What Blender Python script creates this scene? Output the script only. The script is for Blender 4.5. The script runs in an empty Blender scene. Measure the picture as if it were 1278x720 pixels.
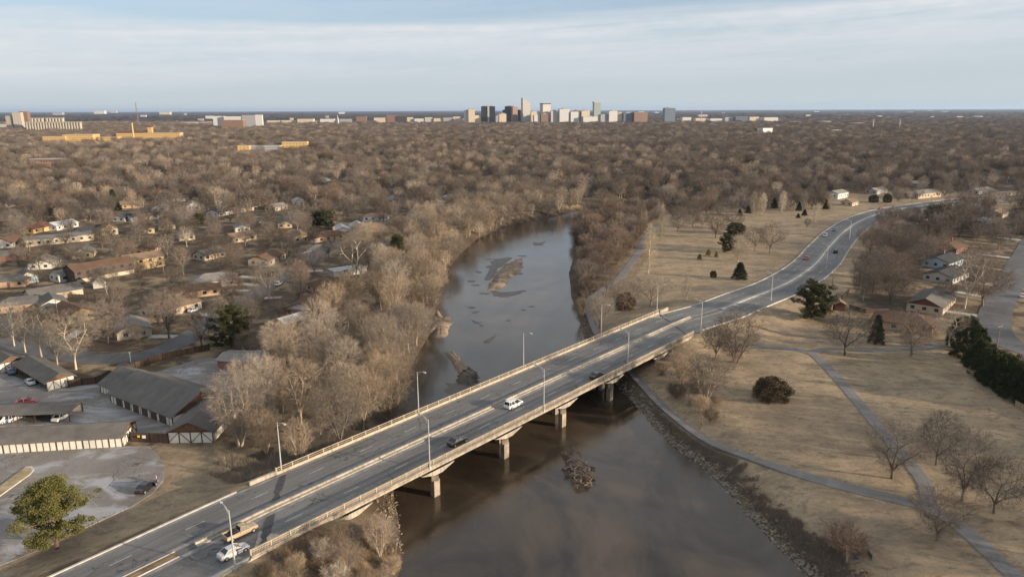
import bpy, math, random
import numpy as np
from mathutils import Vector, Matrix

# ------------------------------------------------------------------ camera, sky, sun, exposure
scene = bpy.context.scene
COL = scene.collection
CAM_H = 68.0
FPX = 887.0                      # focal length in photograph pixels (1278 wide)
PITCH = math.atan((360 - 137.0) / FPX)
ROLL = 4.0 / 1278.0
cam_d = bpy.data.cameras.new('camera')
cam_d.sensor_width = 36.0
cam_d.lens = 36.0 * FPX / 1278.0
cam_d.clip_start = 1.0
cam_d.clip_end = 120000.0
cam = bpy.data.objects.new('camera', cam_d)
COL.objects.link(cam)
_f = Vector((0, math.cos(PITCH), -math.sin(PITCH)))
_u0 = Vector((0, math.sin(PITCH), math.cos(PITCH)))
_r0 = Vector((1, 0, 0))
_r = (_r0 * math.cos(ROLL) - _u0 * math.sin(ROLL)).normalized()
_u = (_u0 * math.cos(ROLL) + _r0 * math.sin(ROLL)).normalized()
cam.matrix_world = Matrix(((_r.x, _u.x, -_f.x, 0), (_r.y, _u.y, -_f.y, 0), (_r.z, _u.z, -_f.z, CAM_H), (0, 0, 0, 1)))
scene.camera = cam

SUN_EL = 11.5
SUN_AZ = 109.0                   # clockwise from +Y (view direction)
SUN_STRENGTH = 5.0
SKY_STRENGTH = 0.10
EXPOSURE = 0.73
HAZE_DENSITY = 2.6e-5
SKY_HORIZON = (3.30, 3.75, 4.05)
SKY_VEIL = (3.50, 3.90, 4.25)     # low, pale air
SKY_HIGH = (2.9, 3.15, 3.5)        # unseen cloud overhead, added to brighten the ground
SKY_CLOUD = (4.55, 4.70, 4.85)    # streaks
sd = Vector((math.sin(math.radians(SUN_AZ)) * math.cos(math.radians(SUN_EL)),
             math.cos(math.radians(SUN_AZ)) * math.cos(math.radians(SUN_EL)), math.sin(math.radians(SUN_EL))))
sun_d = bpy.data.lights.new('sun', 'SUN')
sun_d.energy = SUN_STRENGTH
sun_d.angle = math.radians(1.2)
sun_d.color = (1.0, 0.81, 0.60)
sun = bpy.data.objects.new('sun', sun_d)
COL.objects.link(sun)
sun.rotation_euler = sd.to_track_quat('Z', 'Y').to_euler()
sun.location = (0, 0, 200)

scene.view_settings.view_transform = 'Standard'
scene.view_settings.look = 'None'
scene.view_settings.exposure = EXPOSURE
scene.view_settings.gamma = 1.0
scene.view_settings.use_curve_mapping = False
scene.cycles.max_bounces = 5
scene.cycles.diffuse_bounces = 2
scene.cycles.glossy_bounces = 3
scene.cycles.transparent_max_bounces = 6
scene.cycles.volume_bounces = 0
scene.cycles.use_denoising = True


class NT:
    """small helper for node trees"""
    def __init__(s, tree):
        s.t = tree
        s.n = tree.nodes
        s.l = tree.links

    def new(s, typ, inp=None, **kw):
        n = s.n.new(typ)
        for k, v in kw.items():
            setattr(n, k, v)
        for k, v in (inp or {}).items():
            s.put(n.inputs[k], v)
        return n

    def put(s, sock, v):
        if hasattr(v, 'is_output') or isinstance(v, bpy.types.NodeSocket):
            s.l.new(v, sock)
        else:
            if sock.type == 'RGBA' and len(v) == 3:
                v = (*v, 1)
            sock.default_value = v

    def math(s, op, a, b=0.0, c=None, clamp=False):
        n = s.n.new('ShaderNodeMath')
        n.operation = op
        n.use_clamp = clamp
        s.put(n.inputs[0], a)
        s.put(n.inputs[1], b)
        if c is not None:
            s.put(n.inputs[2], c)
        return n.outputs[0]

    def mix(s, f, a, b, blend='MIX'):
        n = s.n.new('ShaderNodeMix')
        n.data_type = 'RGBA'
        n.blend_type = blend
        s.put(n.inputs[0], f)
        s.put(n.inputs[6], a)
        s.put(n.inputs[7], b)
        return n.outputs[2]

    def ramp(s, f, stops):
        n = s.n.new('ShaderNodeValToRGB')
        el = n.color_ramp.elements
        while len(el) < len(stops):
            el.new(0.5)
        for e, (p, c) in zip(el, stops):
            e.position = p
            e.color = (c, c, c, 1) if isinstance(c, (int, float)) else (*c, 1)
        s.put(n.inputs[0], f)
        return n.outputs[0]

    def noise(s, vec, scale, detail=3.0, rough=0.55, dist=0.0):
        n = s.n.new('ShaderNodeTexNoise')
        if vec is not None:
            s.put(n.inputs['Vector'], vec)
        s.put(n.inputs['Scale'], scale)
        n.inputs['Detail'].default_value = detail
        n.inputs['Roughness'].default_value = rough
        n.inputs['Distortion'].default_value = dist
        return n.outputs[0]

    def mapping(s, vec, scale=(1, 1, 1), loc=(0, 0, 0), rot=(0, 0, 0)):
        n = s.n.new('ShaderNodeMapping')
        s.put(n.inputs['Vector'], vec)
        n.inputs['Scale'].default_value = scale
        n.inputs['Location'].default_value = loc
        n.inputs['Rotation'].default_value = rot
        return n.outputs[0]


world = bpy.data.worlds.new('World')
scene.world = world
world.use_nodes = True
_w = NT(world.node_tree)
_w.n.clear()
sky = _w.new('ShaderNodeTexSky')
sky.sky_type = 'NISHITA'
sky.sun_disc = False
sky.sun_elevation = math.radians(SUN_EL)
sky.sun_rotation = math.radians(SUN_AZ)
sky.air_density = 1.0
sky.dust_density = 0.6
sky.ozone_density = 1.6
_tc = _w.new('ShaderNodeTexCoord')
_sep = _w.new('ShaderNodeSeparateXYZ', {0: _tc.outputs['Generated']})
_el = _w.math('MAXIMUM', _sep.outputs[2], 0.0)
_az = _w.math('ARCTAN2', _sep.outputs[0], _sep.outputs[1])
_cv = _w.new('ShaderNodeCombineXYZ', {0: _az, 1: _w.math('SUBTRACT', _el, _w.math('MULTIPLY', _az, 0.035)), 2: 0.0})
# a long bank of thin cloud low in the sky, streaked, rising a little to the right, with bluer gaps above and below
_s1 = _w.noise(_w.mapping(_cv.outputs[0], (1.1, 17.0, 1), (3.1, 0.35, 0)), 1.0, 5.0, 0.52, 0.5)
_s2 = _w.noise(_w.mapping(_cv.outputs[0], (3.2, 60.0, 1), (7.7, 1.3, 0)), 1.0, 5.0, 0.58, 0.4)
_s3 = _w.noise(_w.mapping(_cv.outputs[0], (26.0, 70.0, 1), (1.7, 4.3, 0)), 1.0, 4.0, 0.6, 0.3)
_bk = _w.ramp(_w.math('ADD', _cv.outputs[0].node.inputs[1].links[0].from_socket, _w.math('MULTIPLY', _w.math('SUBTRACT', _s1, 0.5), 0.075)), [(0.030, 0.12), (0.075, 0.75), (0.112, 1.0), (0.128, 0.18), (0.165, 0.40), (0.23, 1.0), (0.36, 0.6)])  # upper stops: cloud band added above the frame to lighten the far water
_st = _w.ramp(_w.math('ADD', _w.math('MULTIPLY', _s2, 0.72), _w.math('MULTIPLY', _s3, 0.28)), [(0.34, 0.38), (0.58, 1.0)])
_cf = _w.math('MULTIPLY', _bk, _st)
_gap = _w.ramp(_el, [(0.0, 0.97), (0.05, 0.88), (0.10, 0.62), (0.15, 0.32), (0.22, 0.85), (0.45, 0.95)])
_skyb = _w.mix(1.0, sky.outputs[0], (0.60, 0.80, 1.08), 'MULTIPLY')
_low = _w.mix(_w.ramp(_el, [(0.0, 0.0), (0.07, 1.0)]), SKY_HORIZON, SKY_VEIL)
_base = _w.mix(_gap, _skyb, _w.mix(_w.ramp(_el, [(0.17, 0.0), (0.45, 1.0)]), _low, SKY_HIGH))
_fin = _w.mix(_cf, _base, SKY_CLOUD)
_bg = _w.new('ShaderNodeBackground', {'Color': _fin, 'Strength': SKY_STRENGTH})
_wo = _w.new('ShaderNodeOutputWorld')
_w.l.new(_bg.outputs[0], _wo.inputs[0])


# ------------------------------------------------------------------ helpers
def pix_dir(px, py):
    return _r * (px - 639.0) + _u * (360.0 - py) + _f * FPX


def at(px, py, z=0.0):
    """where the line of sight through a pixel of the photograph meets the level z"""
    d = pix_dir(px, py)
    t = (z - CAM_H) / d.z
    return Vector((d.x * t, d.y * t, z))


_R = np.array(_r); _U = np.array(_u); _F = np.array(_f)


def proj(P):
    P = np.atleast_2d(np.asarray(P, float))
    v = P - np.array([0, 0, CAM_H])
    w = v @ _F
    return np.stack([639 + FPX * (v @ _R) / w, 360 - FPX * (v @ _U) / w, w], 1)


def poly_sd(poly, x, y):
    """signed distance to a polygon, negative inside"""
    x = np.asarray(x, float); y = np.asarray(y, float)
    d2 = np.full(x.shape, 1e18)
    ins = np.zeros(x.shape, bool)
    n = len(poly)
    for i in range(n):
        ax, ay = poly[i][0], poly[i][1]
        bx, by = poly[(i + 1) % n][0], poly[(i + 1) % n][1]
        ex, ey = bx - ax, by - ay
        t = np.clip(((x - ax) * ex + (y - ay) * ey) / (ex * ex + ey * ey + 1e-9), 0, 1)
        d2 = np.minimum(d2, (x - ax - t * ex) ** 2 + (y - ay - t * ey) ** 2)
        c = ((ay > y) != (by > y))
        with np.errstate(divide='ignore', invalid='ignore'):
            xi = (bx - ax) * (y - ay) / (by - ay + 1e-12) + ax
        ins ^= c & (x < xi)
    d = np.sqrt(d2)
    return np.where(ins, -d, d)


def line_d(path, x, y):
    """distance to a polyline and its interpolated z"""
    x = np.asarray(x, float); y = np.asarray(y, float)
    best = np.full(x.shape, 1e18); zz = np.zeros(x.shape)
    for a, b in zip(path[:-1], path[1:]):
        ex, ey = b[0] - a[0], b[1] - a[1]
        t = np.clip(((x - a[0]) * ex + (y - a[1]) * ey) / (ex * ex + ey * ey + 1e-9), 0, 1)
        d2 = (x - a[0] - t * ex) ** 2 + (y - a[1] - t * ey) ** 2
        m = d2 < best
        best = np.where(m, d2, best)
        zz = np.where(m, a[2] + t * (b[2] - a[2]), zz)
    return np.sqrt(best), zz


def smooth_path(pts, step=4.0):
    """Catmull-Rom through points, resampled"""
    P = [np.array(p, float) for p in pts]
    P = [2 * P[0] - P[1]] + P + [2 * P[-1] - P[-2]]
    out = []
    for i in range(1, len(P) - 2):
        p0, p1, p2, p3 = P[i - 1:i + 3]
        n = max(2, int(np.linalg.norm((p2 - p1)[:2]) / step))
        for k in range(n):
            t = k / n
            out.append(0.5 * ((2 * p1) + (-p0 + p2) * t + (2 * p0 - 5 * p1 + 4 * p2 - p3) * t * t + (-p0 + 3 * p1 - 3 * p2 + p3) * t ** 3))
    out.append(P[-2])
    return np.array(out)


class MB:
    """collects faces, then links them as ONE mesh object"""
    def __init__(s):
        s.v = []; s.f = []; s.m = []; s.uv = []

    def add(s, verts, faces, mi=0, uvs=None):
        o = len(s.v)
        s.v.extend([tuple(p) for p in verts])
        for k, f in enumerate(faces):
            s.f.append(tuple(i + o for i in f))
            s.m.append(mi)
            s.uv.append([uvs[i] for i in f] if uvs is not None else None)
        return s

    def box(s, c, size, rz=0.0, mi=0):
        hx, hy, hz = size[0] / 2, size[1] / 2, size[2] / 2
        co, si = math.cos(rz), math.sin(rz)
        vs = []
        for dz in (-hz, hz):
            for dx, dy in ((-hx, -hy), (hx, -hy), (hx, hy), (-hx, hy)):
                vs.append((c[0] + dx * co - dy * si, c[1] + dx * si + dy * co, c[2] + dz))
        return s.add(vs, [(3, 2, 1, 0), (4, 5, 6, 7), (0, 1, 5, 4), (1, 2, 6, 5), (2, 3, 7, 6), (3, 0, 4, 7)], mi)

    def prism(s, poly, z0, z1, mi=0):
        n = len(poly)
        vs = [(p[0], p[1], z0) for p in poly] + [(p[0], p[1], z1) for p in poly]
        fs = [tuple(range(n))[::-1], tuple(range(n, 2 * n))]
        fs += [(i, (i + 1) % n, n + (i + 1) % n, n + i) for i in range(n)]
        return s.add(vs, fs, mi)

    def bar(s, a, b, w, h=None, mi=0):
        """a square-section bar from a to b"""
        a = Vector(a); b = Vector(b); h = h or w
        d = (b - a).normalized()
        x = d.cross(Vector((0, 0, 1)))
        x = x.normalized() if x.length > 1e-4 else Vector((1, 0, 0))
        y = x.cross(d).normalized()
        vs = []
        for p in (a, b):
            for i, j in ((-1, -1), (1, -1), (1, 1), (-1, 1)):
                vs.append(p + x * (i * w / 2) + y * (j * h / 2))
        return s.add(vs, [(0, 1, 2, 3), (7, 6, 5, 4), (0, 4, 5, 1), (1, 5, 6, 2), (2, 6, 7, 3), (3, 7, 4, 0)], mi)

    def tube(s, pts, radii, n=6, mi=0, cap=True):
        pts = [Vector(p) for p in pts]
        rings = []
        for i, p in enumerate(pts):
            d = (pts[min(i + 1, len(pts) - 1)] - pts[max(i - 1, 0)])
            d = d.normalized() if d.length > 1e-6 else Vector((0, 0, 1))
            x = d.cross(Vector((0.31, 0.17, 0.94)))
            x = x.normalized() if x.length > 1e-3 else Vector((1, 0, 0))
            y = d.cross(x)
            rings.append([p + (x * math.cos(2 * math.pi * k / n) + y * math.sin(2 * math.pi * k / n)) * radii[i] for k in range(n)])
        vs = [v for r in rings for v in r]
        fs = []
        for i in range(len(pts) - 1):
            for k in range(n):
                fs.append((i * n + k, i * n + (k + 1) % n, (i + 1) * n + (k + 1) % n, (i + 1) * n + k))
        if cap:
            fs.append(tuple(range(n))[::-1])
            fs.append(tuple(range((len(pts) - 1) * n, len(pts) * n)))
        return s.add(vs, fs, mi)

    def sweep(s, path, prof, closed=False, mi=0, vscale=1.0):
        """cross-section [(offset to the left, dz)] carried along a level path"""
        P = np.asarray(path, float)
        T = np.gradient(P[:, :2], axis=0)
        T /= np.linalg.norm(T, axis=1)[:, None] + 1e-9
        N = np.stack([-T[:, 1], T[:, 0]], 1)
        S = np.concatenate([[0], np.cumsum(np.linalg.norm(np.diff(P[:, :2], axis=0), axis=1))])
        k = len(prof)
        vs, uv = [], []
        for i in range(len(P)):
            for off, dz in prof:
                vs.append((P[i, 0] + N[i, 0] * off, P[i, 1] + N[i, 1] * off, P[i, 2] + dz))
                uv.append((off, S[i] * vscale))
        fs = []
        for i in range(len(P) - 1):
            for j in range(k if closed else k - 1):
                j2 = (j + 1) % k
                fs.append((i * k + j2, i * k + j, (i + 1) * k + j, (i + 1) * k + j2))
        if closed:
            fs.append(tuple(range(k)))
            fs.append(tuple(range((len(P) - 1) * k, len(P) * k))[::-1])
        return s.add(vs, fs, mi, uv)

    def mesh(s, name, mats):
        me = bpy.data.meshes.new(name)
        me.from_pydata(s.v, [], s.f)
        for m in (mats if isinstance(mats, (list, tuple)) else [mats]):
            me.materials.append(m)
        if any(s.m):
            me.polygons.foreach_set('material_index', s.m)
        if any(u is not None for u in s.uv):
            ul = me.uv_layers.new(name='UVMap')
            flat = []
            for f, u in zip(s.f, s.uv):
                for i in range(len(f)):
                    flat.extend(u[i] if u is not None else (0, 0))
            ul.data.foreach_set('uv', flat)
        me.update()
        return me

    def build(s, name, mats, parent=None, loc=None, rz=0.0, smooth=False):
        me = s.mesh(name, mats)
        if smooth:
            me.polygons.foreach_set('use_smooth', [True] * len(me.polygons))
        o = bpy.data.objects.new(name, me)
        COL.objects.link(o)
        if parent is not None:
            o.parent = parent
        if loc is not None:
            o.location = loc
        o.rotation_euler = (0, 0, rz)
        return o


def tag(o, label=None, cat=None, group=None, kind=None):
    if label: o['label'] = label
    if cat: o['category'] = cat
    if group: o['group'] = group
    if kind: o['kind'] = kind
    return o


def empty(name, loc, rz=0.0, label=None, cat=None, group=None):
    o = bpy.data.objects.new(name, None)
    COL.objects.link(o)
    o.location = loc
    o.rotation_euler = (0, 0, rz)
    o.empty_display_size = 0.3
    return tag(o, label, cat, group)


def copy_tree(o, parent=None):
    c = o.copy()
    COL.objects.link(c)
    if parent is not None:
        c.parent = parent
    for ch in o.children:
        copy_tree(ch, c)
    return c


# ------------------------------------------------------------------ materials
MATS = {}


def mat(name, color, rough=0.85, var=0.25, scale=0.6, spec=0.3, metal=0.0, coords='Object', color2=None, bump=0.0, hue=0.0, stain=0.0):
    """plain weathered surface: colour with two octaves of blotches"""
    if name in MATS:
        return MATS[name]
    m = bpy.data.materials.new(name)
    m.use_nodes = True
    t = NT(m.node_tree)
    b = t.n['Principled BSDF']
    tc = t.new('ShaderNodeTexCoord')
    n1 = t.noise(tc.outputs[coords], scale, 4.0, 0.6)
    c2 = color2 or tuple(c * (1 - var * 1.6) for c in color)
    c1 = tuple(min(1, c * (1 + var * 0.7)) for c in color)
    f = t.ramp(n1, [(0.3, 0.0), (0.7, 1.0)])
    cc = t.mix(f, c2, c1)
    if stain:
        sn = t.noise(t.mapping(tc.outputs[coords], (1.6, 1.6, 0.16)), 1.0, 5.0, 0.65)
        cc = t.mix(t.math('MULTIPLY', t.ramp(sn, [(0.46, 0.0), (0.66, 1.0)]), stain), cc, tuple(c * 0.38 for c in color))
    if hue:
        oi = t.new('ShaderNodeObjectInfo')
        hv = t.new('ShaderNodeHueSaturation', {'Color': cc})
        t.put(hv.inputs['Value'], t.math('ADD', 1 - hue, t.math('MULTIPLY', oi.outputs['Random'], 2 * hue)))
        cc = hv.outputs[0]
    t.put(b.inputs['Base Color'], cc)
    b.inputs['Roughness'].default_value = rough
    b.inputs['Metallic'].default_value = metal
    b.inputs['Specular IOR Level'].default_value = spec
    if bump:
        bp = t.new('ShaderNodeBump', {'Strength': bump, 'Distance': 0.1, 'Height': t.noise(tc.outputs[coords], scale * 8, 3.0)})
        t.put(b.inputs['Normal'], bp.outputs[0])
    MATS[name] = m
    return m


def mat_asphalt(name, base=(0.105, 0.105, 0.110), cracks=True, streak=True, pale=0.0):
    m = bpy.data.materials.new(name)
    m.use_nodes = True
    t = NT(m.node_tree)
    b = t.n['Principled BSDF']
    uv = t.new('ShaderNodeUVMap').outputs[0]
    big = t.noise(t.mapping(uv, (0.10, 0.05, 1)), 1.0, 4.0, 0.6)
    fine = t.noise(uv, 1.8, 4.0, 0.65)
    col = t.mix(t.ramp(big, [(0.3, 0.0), (0.7, 1.0)]), tuple(c * 0.72 for c in base), tuple(c * 1.28 for c in base))
    col = t.mix(t.math('MULTIPLY', t.ramp(fine, [(0.42, 0.0), (0.7, 1.0)]), 0.35), col, tuple(c * 1.7 for c in base))
    if streak:
        st = t.noise(t.mapping(uv, (1.15, 0.018, 1)), 1.0, 5.0, 0.62)
        col = t.mix(t.math('MULTIPLY', t.ramp(st, [(0.44, 0.0), (0.62, 1.0)]), 0.32), col, tuple(c * 1.5 for c in base))
        st2 = t.noise(t.mapping(uv, (0.55, 0.03, 1), (4, 9, 0)), 1.0, 3.0, 0.6)
        col = t.mix(t.math('MULTIPLY', t.ramp(st2, [(0.48, 0.0), (0.62, 1.0)]), 0.5), col, tuple(c * 0.66 for c in base))
    if pale:
        pn = t.noise(t.mapping(uv, (0.09, 0.16, 1), (2, 5, 0)), 1.0, 6.0, 0.6, 0.8)
        col = t.mix(t.math('MULTIPLY', t.ramp(pn, [(0.49, 0.0), (0.63, 1.0)]), pale), col, (0.36, 0.36, 0.38))
    if cracks:
        dis = t.new('ShaderNodeTexNoise', {'Vector': uv, 'Scale': 0.35})
        dv = t.new('ShaderNodeVectorMath', {0: uv, 1: dis.outputs['Color']}, operation='ADD')
        dv2 = t.new('ShaderNodeVectorMath', {0: dv.outputs[0], 1: dis.outputs['Color']}, operation='ADD')
        for sc, th, am in (((0.13, 0.085, 1), 0.008, 0.6), ((0.34, 0.10, 1), 0.008, 0.4)):
            vo = t.new('ShaderNodeTexVoronoi', {'Vector': t.mapping(dv2.outputs[0], sc), 'Scale': 1.0}, feature='DISTANCE_TO_EDGE')
            k = t.ramp(vo.outputs['Distance'], [(th, 1.0), (th * 2.2, 0.0)])
            gate = t.ramp(t.noise(uv, 0.09, 2.0), [(0.46, 0.0), (0.56, 1.0)])
            col = t.mix(t.math('MULTIPLY', t.math('MULTIPLY', k, gate), am), col, (0.018, 0.018, 0.02))
    t.put(b.inputs['Base Color'], col)
    b.inputs['Roughness'].default_value = 0.75
    b.inputs['Specular IOR Level'].default_value = 0.35
    MATS[name] = m
    return m


CONC = mat('weathered_concrete', (0.39, 0.345, 0.285), 0.9, 0.22, 0.35, stain=0.7)
CONC_PALE = mat('pale_kerb_concrete', (0.50, 0.47, 0.42), 0.9, 0.22, 0.8)
CONC_DARK = mat('stained_concrete', (0.33, 0.28, 0.22), 0.9, 0.35, 0.4, stain=0.7)
ASPH = mat_asphalt('road_asphalt', (0.135, 0.132, 0.130))
ASPH_LOT = mat_asphalt('parking_lot_asphalt', (0.180, 0.165, 0.150), True, False, 0.9)
ASPH_ST = mat_asphalt('street_asphalt', (0.092, 0.091, 0.092), True, False, 0.15)
PATHM = mat_asphalt('path_asphalt', (0.150, 0.142, 0.136), False, False, 0.2)
WORN = mat('worn_white_paint', (0.50, 0.50, 0.48), 0.8, 0.3, 1.5)
METAL = mat('galvanised_metal', (0.50, 0.50, 0.50), 0.55, 0.12, 1.0, 0.5, 0.4)
DARKM = mat('dark_metal', (0.06, 0.06, 0.065), 0.6, 0.2, 2.0)

# ------------------------------------------------------------------ layout of road, river, terrain
WATER_Z = -4.0
DECK_Z = 3.0
A_L = [at(p, q, DECK_Z) for p, q in [(354, 590), (524, 517), (652, 461), (747, 420), (822, 392)]]
A_R = [at(p, q, DECK_Z) for p, q in [(293, 708), (534, 583), (677, 512), (783, 460), (873, 415)]]
BU = (A_L[-1] - A_L[0]); BU.z = 0; BU.normalize()          # along the bridge, to the right and away
BN = Vector((-BU.y, BU.x, 0))                              # to the left of it
_tl = [p.dot(BU) for p in A_L]; _tr = [p.dot(BU) for p in A_R]
_nl = sum(p.dot(BN) for p in A_L) / 5; _nr = sum(p.dot(BN) for p in A_R) / 5
BW = (_nl - _nr) / 2                                       # half width to the lamp lines
BC = (_nl + _nr) / 2


def bpt(t, off=0.0, z=DECK_Z):
    p = BU * t + BN * (BC + off)
    return Vector((p.x, p.y, z))


T0L = _tl[0] - 1.0; T1L = _tl[-1] + 0.5                    # left parapet
T0R = at(310, 693, DECK_Z).dot(BU); T1R = at(868, 419, DECK_Z).dot(BU)
TA = (T0L + T0R) / 2; TB = (T1L + T1R) / 2                 # bridge ends at the centre line
SKEW = (T0L - T0R) / (2 * BW)                              # along-bridge shift per metre of offset

_road_px = [(893, 389), (930, 374.5), (980, 354.5), (1016, 331), (1036, 307), (1055, 288), (1078, 274), (1110, 263.5), (1150, 257), (1195, 251.5), (1240, 247)]
_road = [bpt(TA - 130, 0, 0.6), bpt(TA - 90, 0, 0.8), bpt(TA - 45, 0, 1.6), bpt(TA, 0, DECK_Z)]
_road += [bpt(TA + (TB - TA) * k / 6, 0, DECK_Z) for k in range(1, 7)]
_zr = [2.2, 1.5, 0.9, 0.5, 0.4, 0.4, 0.4, 0.4, 0.4, 0.4, 0.4]
_road += [at(p, q, z) for (p, q), z in zip(_road_px, _zr)]
ROAD = smooth_path(_road, 4.0)
ROAD[:, 2] = np.minimum(ROAD[:, 2], DECK_Z)
ROAD_W = BW - 0.55                                         # half width between the kerbs
_rs = np.concatenate([[0], np.cumsum(np.linalg.norm(np.diff(ROAD[:, :2], axis=0), axis=1))])
_rt = ROAD[:, 0] * BU.x + ROAD[:, 1] * BU.y
ON_BRIDGE = (_rt > TA - 2) & (_rt < TB + 2) & (np.arange(len(ROAD)) < 120) & (np.abs(ROAD[:, 0] * BN.x + ROAD[:, 1] * BN.y - BC) < 3)
_ib = np.where(ON_BRIDGE)[0]
RD_A = ROAD[:_ib[0] + 1]; RD_B = ROAD[_ib[-1]:]

_rv = [(470, 800), (492, 740), (505, 700), (500, 650), (492, 610), (492, 560), (497, 520), (503, 488), (512, 462), (530, 430), (545, 404), (548, 385), (546, 368),
       (556, 345), (572, 320), (598, 297), (640, 281), (690, 270.5), (722, 263), (760, 256), (820, 249), (880, 244),
       (882, 247), (830, 254), (775, 263), (745, 272), (722, 280), (714, 292), (718, 312), (709, 340), (712, 370), (722, 400), (730, 428), (752, 462), (786, 500),
       (802, 515), (812, 530), (838, 556), (872, 580), (902, 608), (930, 640), (968, 682), (1012, 722), (1060, 770), (1100, 830)]
RIVER = [tuple(at(p, q, WATER_Z))[:2] for p, q in _rv]


def Wp(pts, z=0.0):
    return [tuple(at(p, q, z))[:2] for p, q in pts]


PARK = Wp([(735, 405), (742, 370), (770, 345), (795, 300), (815, 268), (880, 250), (960, 252), (1060, 240), (1200, 236), (1278, 245), (1278, 262), (1120, 300), (1080, 330), (1060, 372), (1090, 425), (1200, 440),
           (1225, 470), (1278, 510), (1500, 600), (1500, 820), (1100, 820), (1000, 715), (930, 640), (860, 560), (800, 480), (770, 440)])


LOT_PX = [(-120, 575), (0, 566), (150, 557), (186, 557), (197, 566), (206, 583), (204, 600), (190, 616), (165, 632), (130, 648), (95, 664), (55, 684), (0, 706), (-120, 760)]
YARD_PX = [(-90, 466), (0, 464), (30, 474), (84, 484), (150, 474), (205, 462), (250, 447), (330, 448), (340, 470), (300, 500), (262, 540), (200, 553), (160, 545), (0, 560), (-110, 566)]
LOT_W, YARD_W = Wp(LOT_PX), Wp(YARD_PX)


def g0(x, y):
    return np.clip((x + 50) / 40, 0, 1) * 0.25 * np.sin(x * 0.031 + 1.3) * np.cos(y * 0.027)


def ground_h(x, y):
    x = np.asarray(x, float); y = np.asarray(y, float)
    d = poly_sd(RIVER, x, y)
    base = g0(x, y) * np.clip(1 - (y - 500) / 400, 0, 1)
    W = 15.0
    q = np.clip(d / W, 0, 1)
    prof = WATER_Z - 0.25 + (4.25 + base) * (1 - (1 - q) ** 1.9)
    h = np.where(d < 0, WATER_Z - 0.25 - np.clip(-d * 0.25, 0, 1.2), np.where(d < W, prof, base))
    for seg, ew in ((RD_A, 8.0), (RD_B, 16.0)):
        dr, zr = line_d(seg, x, y)
        k = np.clip((dr - ROAD_W - 1.8) / ew, 0, 1)
        k = k * k * (3 - 2 * k)
        hh = (zr - 0.14) * (1 - k) + h * k
        h = np.where(dr < ROAD_W + 1.8 + ew, np.where(d > -2, np.where(hh > h, hh, np.where(dr < ROAD_W + 3, hh, h)), h), h)
    for lp in (LOT_W, YARD_W):
        h = np.where(poly_sd(lp, x, y) < 0.8, np.minimum(h, 0.0), h)
    return h


def gh(x, y):
    return float(ground_h(np.array([x]), np.array([y]))[0])


def gat(px, py, dz=0.0):
    """the ground point seen at a pixel of the photograph"""
    z = 0.0
    for _ in range(5):
        p = at(px, py, z + dz)
        z = gh(p.x, p.y)
    return Vector((p.x, p.y, z))


def axis(lo, hi, step, far):
    a = list(np.arange(lo, hi + 1e-6, step))
    s = step; x = hi; up = []
    while x < far:
        s *= 1.18; x += s; up.append(x)
    s = step; x = lo; dn = []
    while x > -far:
        s *= 1.18; x -= s; dn.append(x)
    return np.array(dn[::-1] + a + up)


gx = axis(-220, 350, 2.2, 48000); gy = axis(80, 520, 2.2, 48000)
gy = gy[gy > -9000]
GX, GY = np.meshgrid(gx, gy)
GZ = ground_h(GX, GY)
nx, ny = len(gx), len(gy)
me = bpy.data.meshes.new('ground')
V = np.stack([GX.ravel(), GY.ravel(), GZ.ravel()], 1)
idx = np.arange(nx * ny).reshape(ny, nx)
Fq = np.stack([idx[:-1, :-1].ravel(), idx[:-1, 1:].ravel(), idx[1:, 1:].ravel(), idx[1:, :-1].ravel()], 1)
me.vertices.add(len(V)); me.vertices.foreach_set('co', V.astype(np.float32).ravel())
me.loops.add(Fq.size); me.loops.foreach_set('vertex_index', Fq.astype(np.int32).ravel())
me.polygons.add(len(Fq)); me.polygons.foreach_set('loop_start', np.arange(0, Fq.size, 4, dtype=np.int32))
me.update(calc_edges=True)
me.polygons.foreach_set('use_smooth', [True] * len(Fq))
DRV = poly_sd(RIVER, GX, GY).ravel()
CORNER = Wp([(188, 556), (262, 556), (300, 590), (340, 606), (200, 668), (60, 724), (-120, 800), (-120, 765), (0, 706), (95, 664), (165, 632), (204, 600), (206, 583)])
PK = np.maximum(np.clip(0.5 - poly_sd(PARK, GX, GY).ravel() / 6, 0, 1), np.clip(0.5 - poly_sd(CORNER, GX, GY).ravel() / 2, 0, 1))
for nm, arr in (('bank', np.clip(1 - DRV / 9.0, 0, 1)), ('park', PK)):
    a = me.attributes.new(nm, 'FLOAT', 'POINT'); a.data.foreach_set('value', arr.astype(np.float32))


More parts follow.
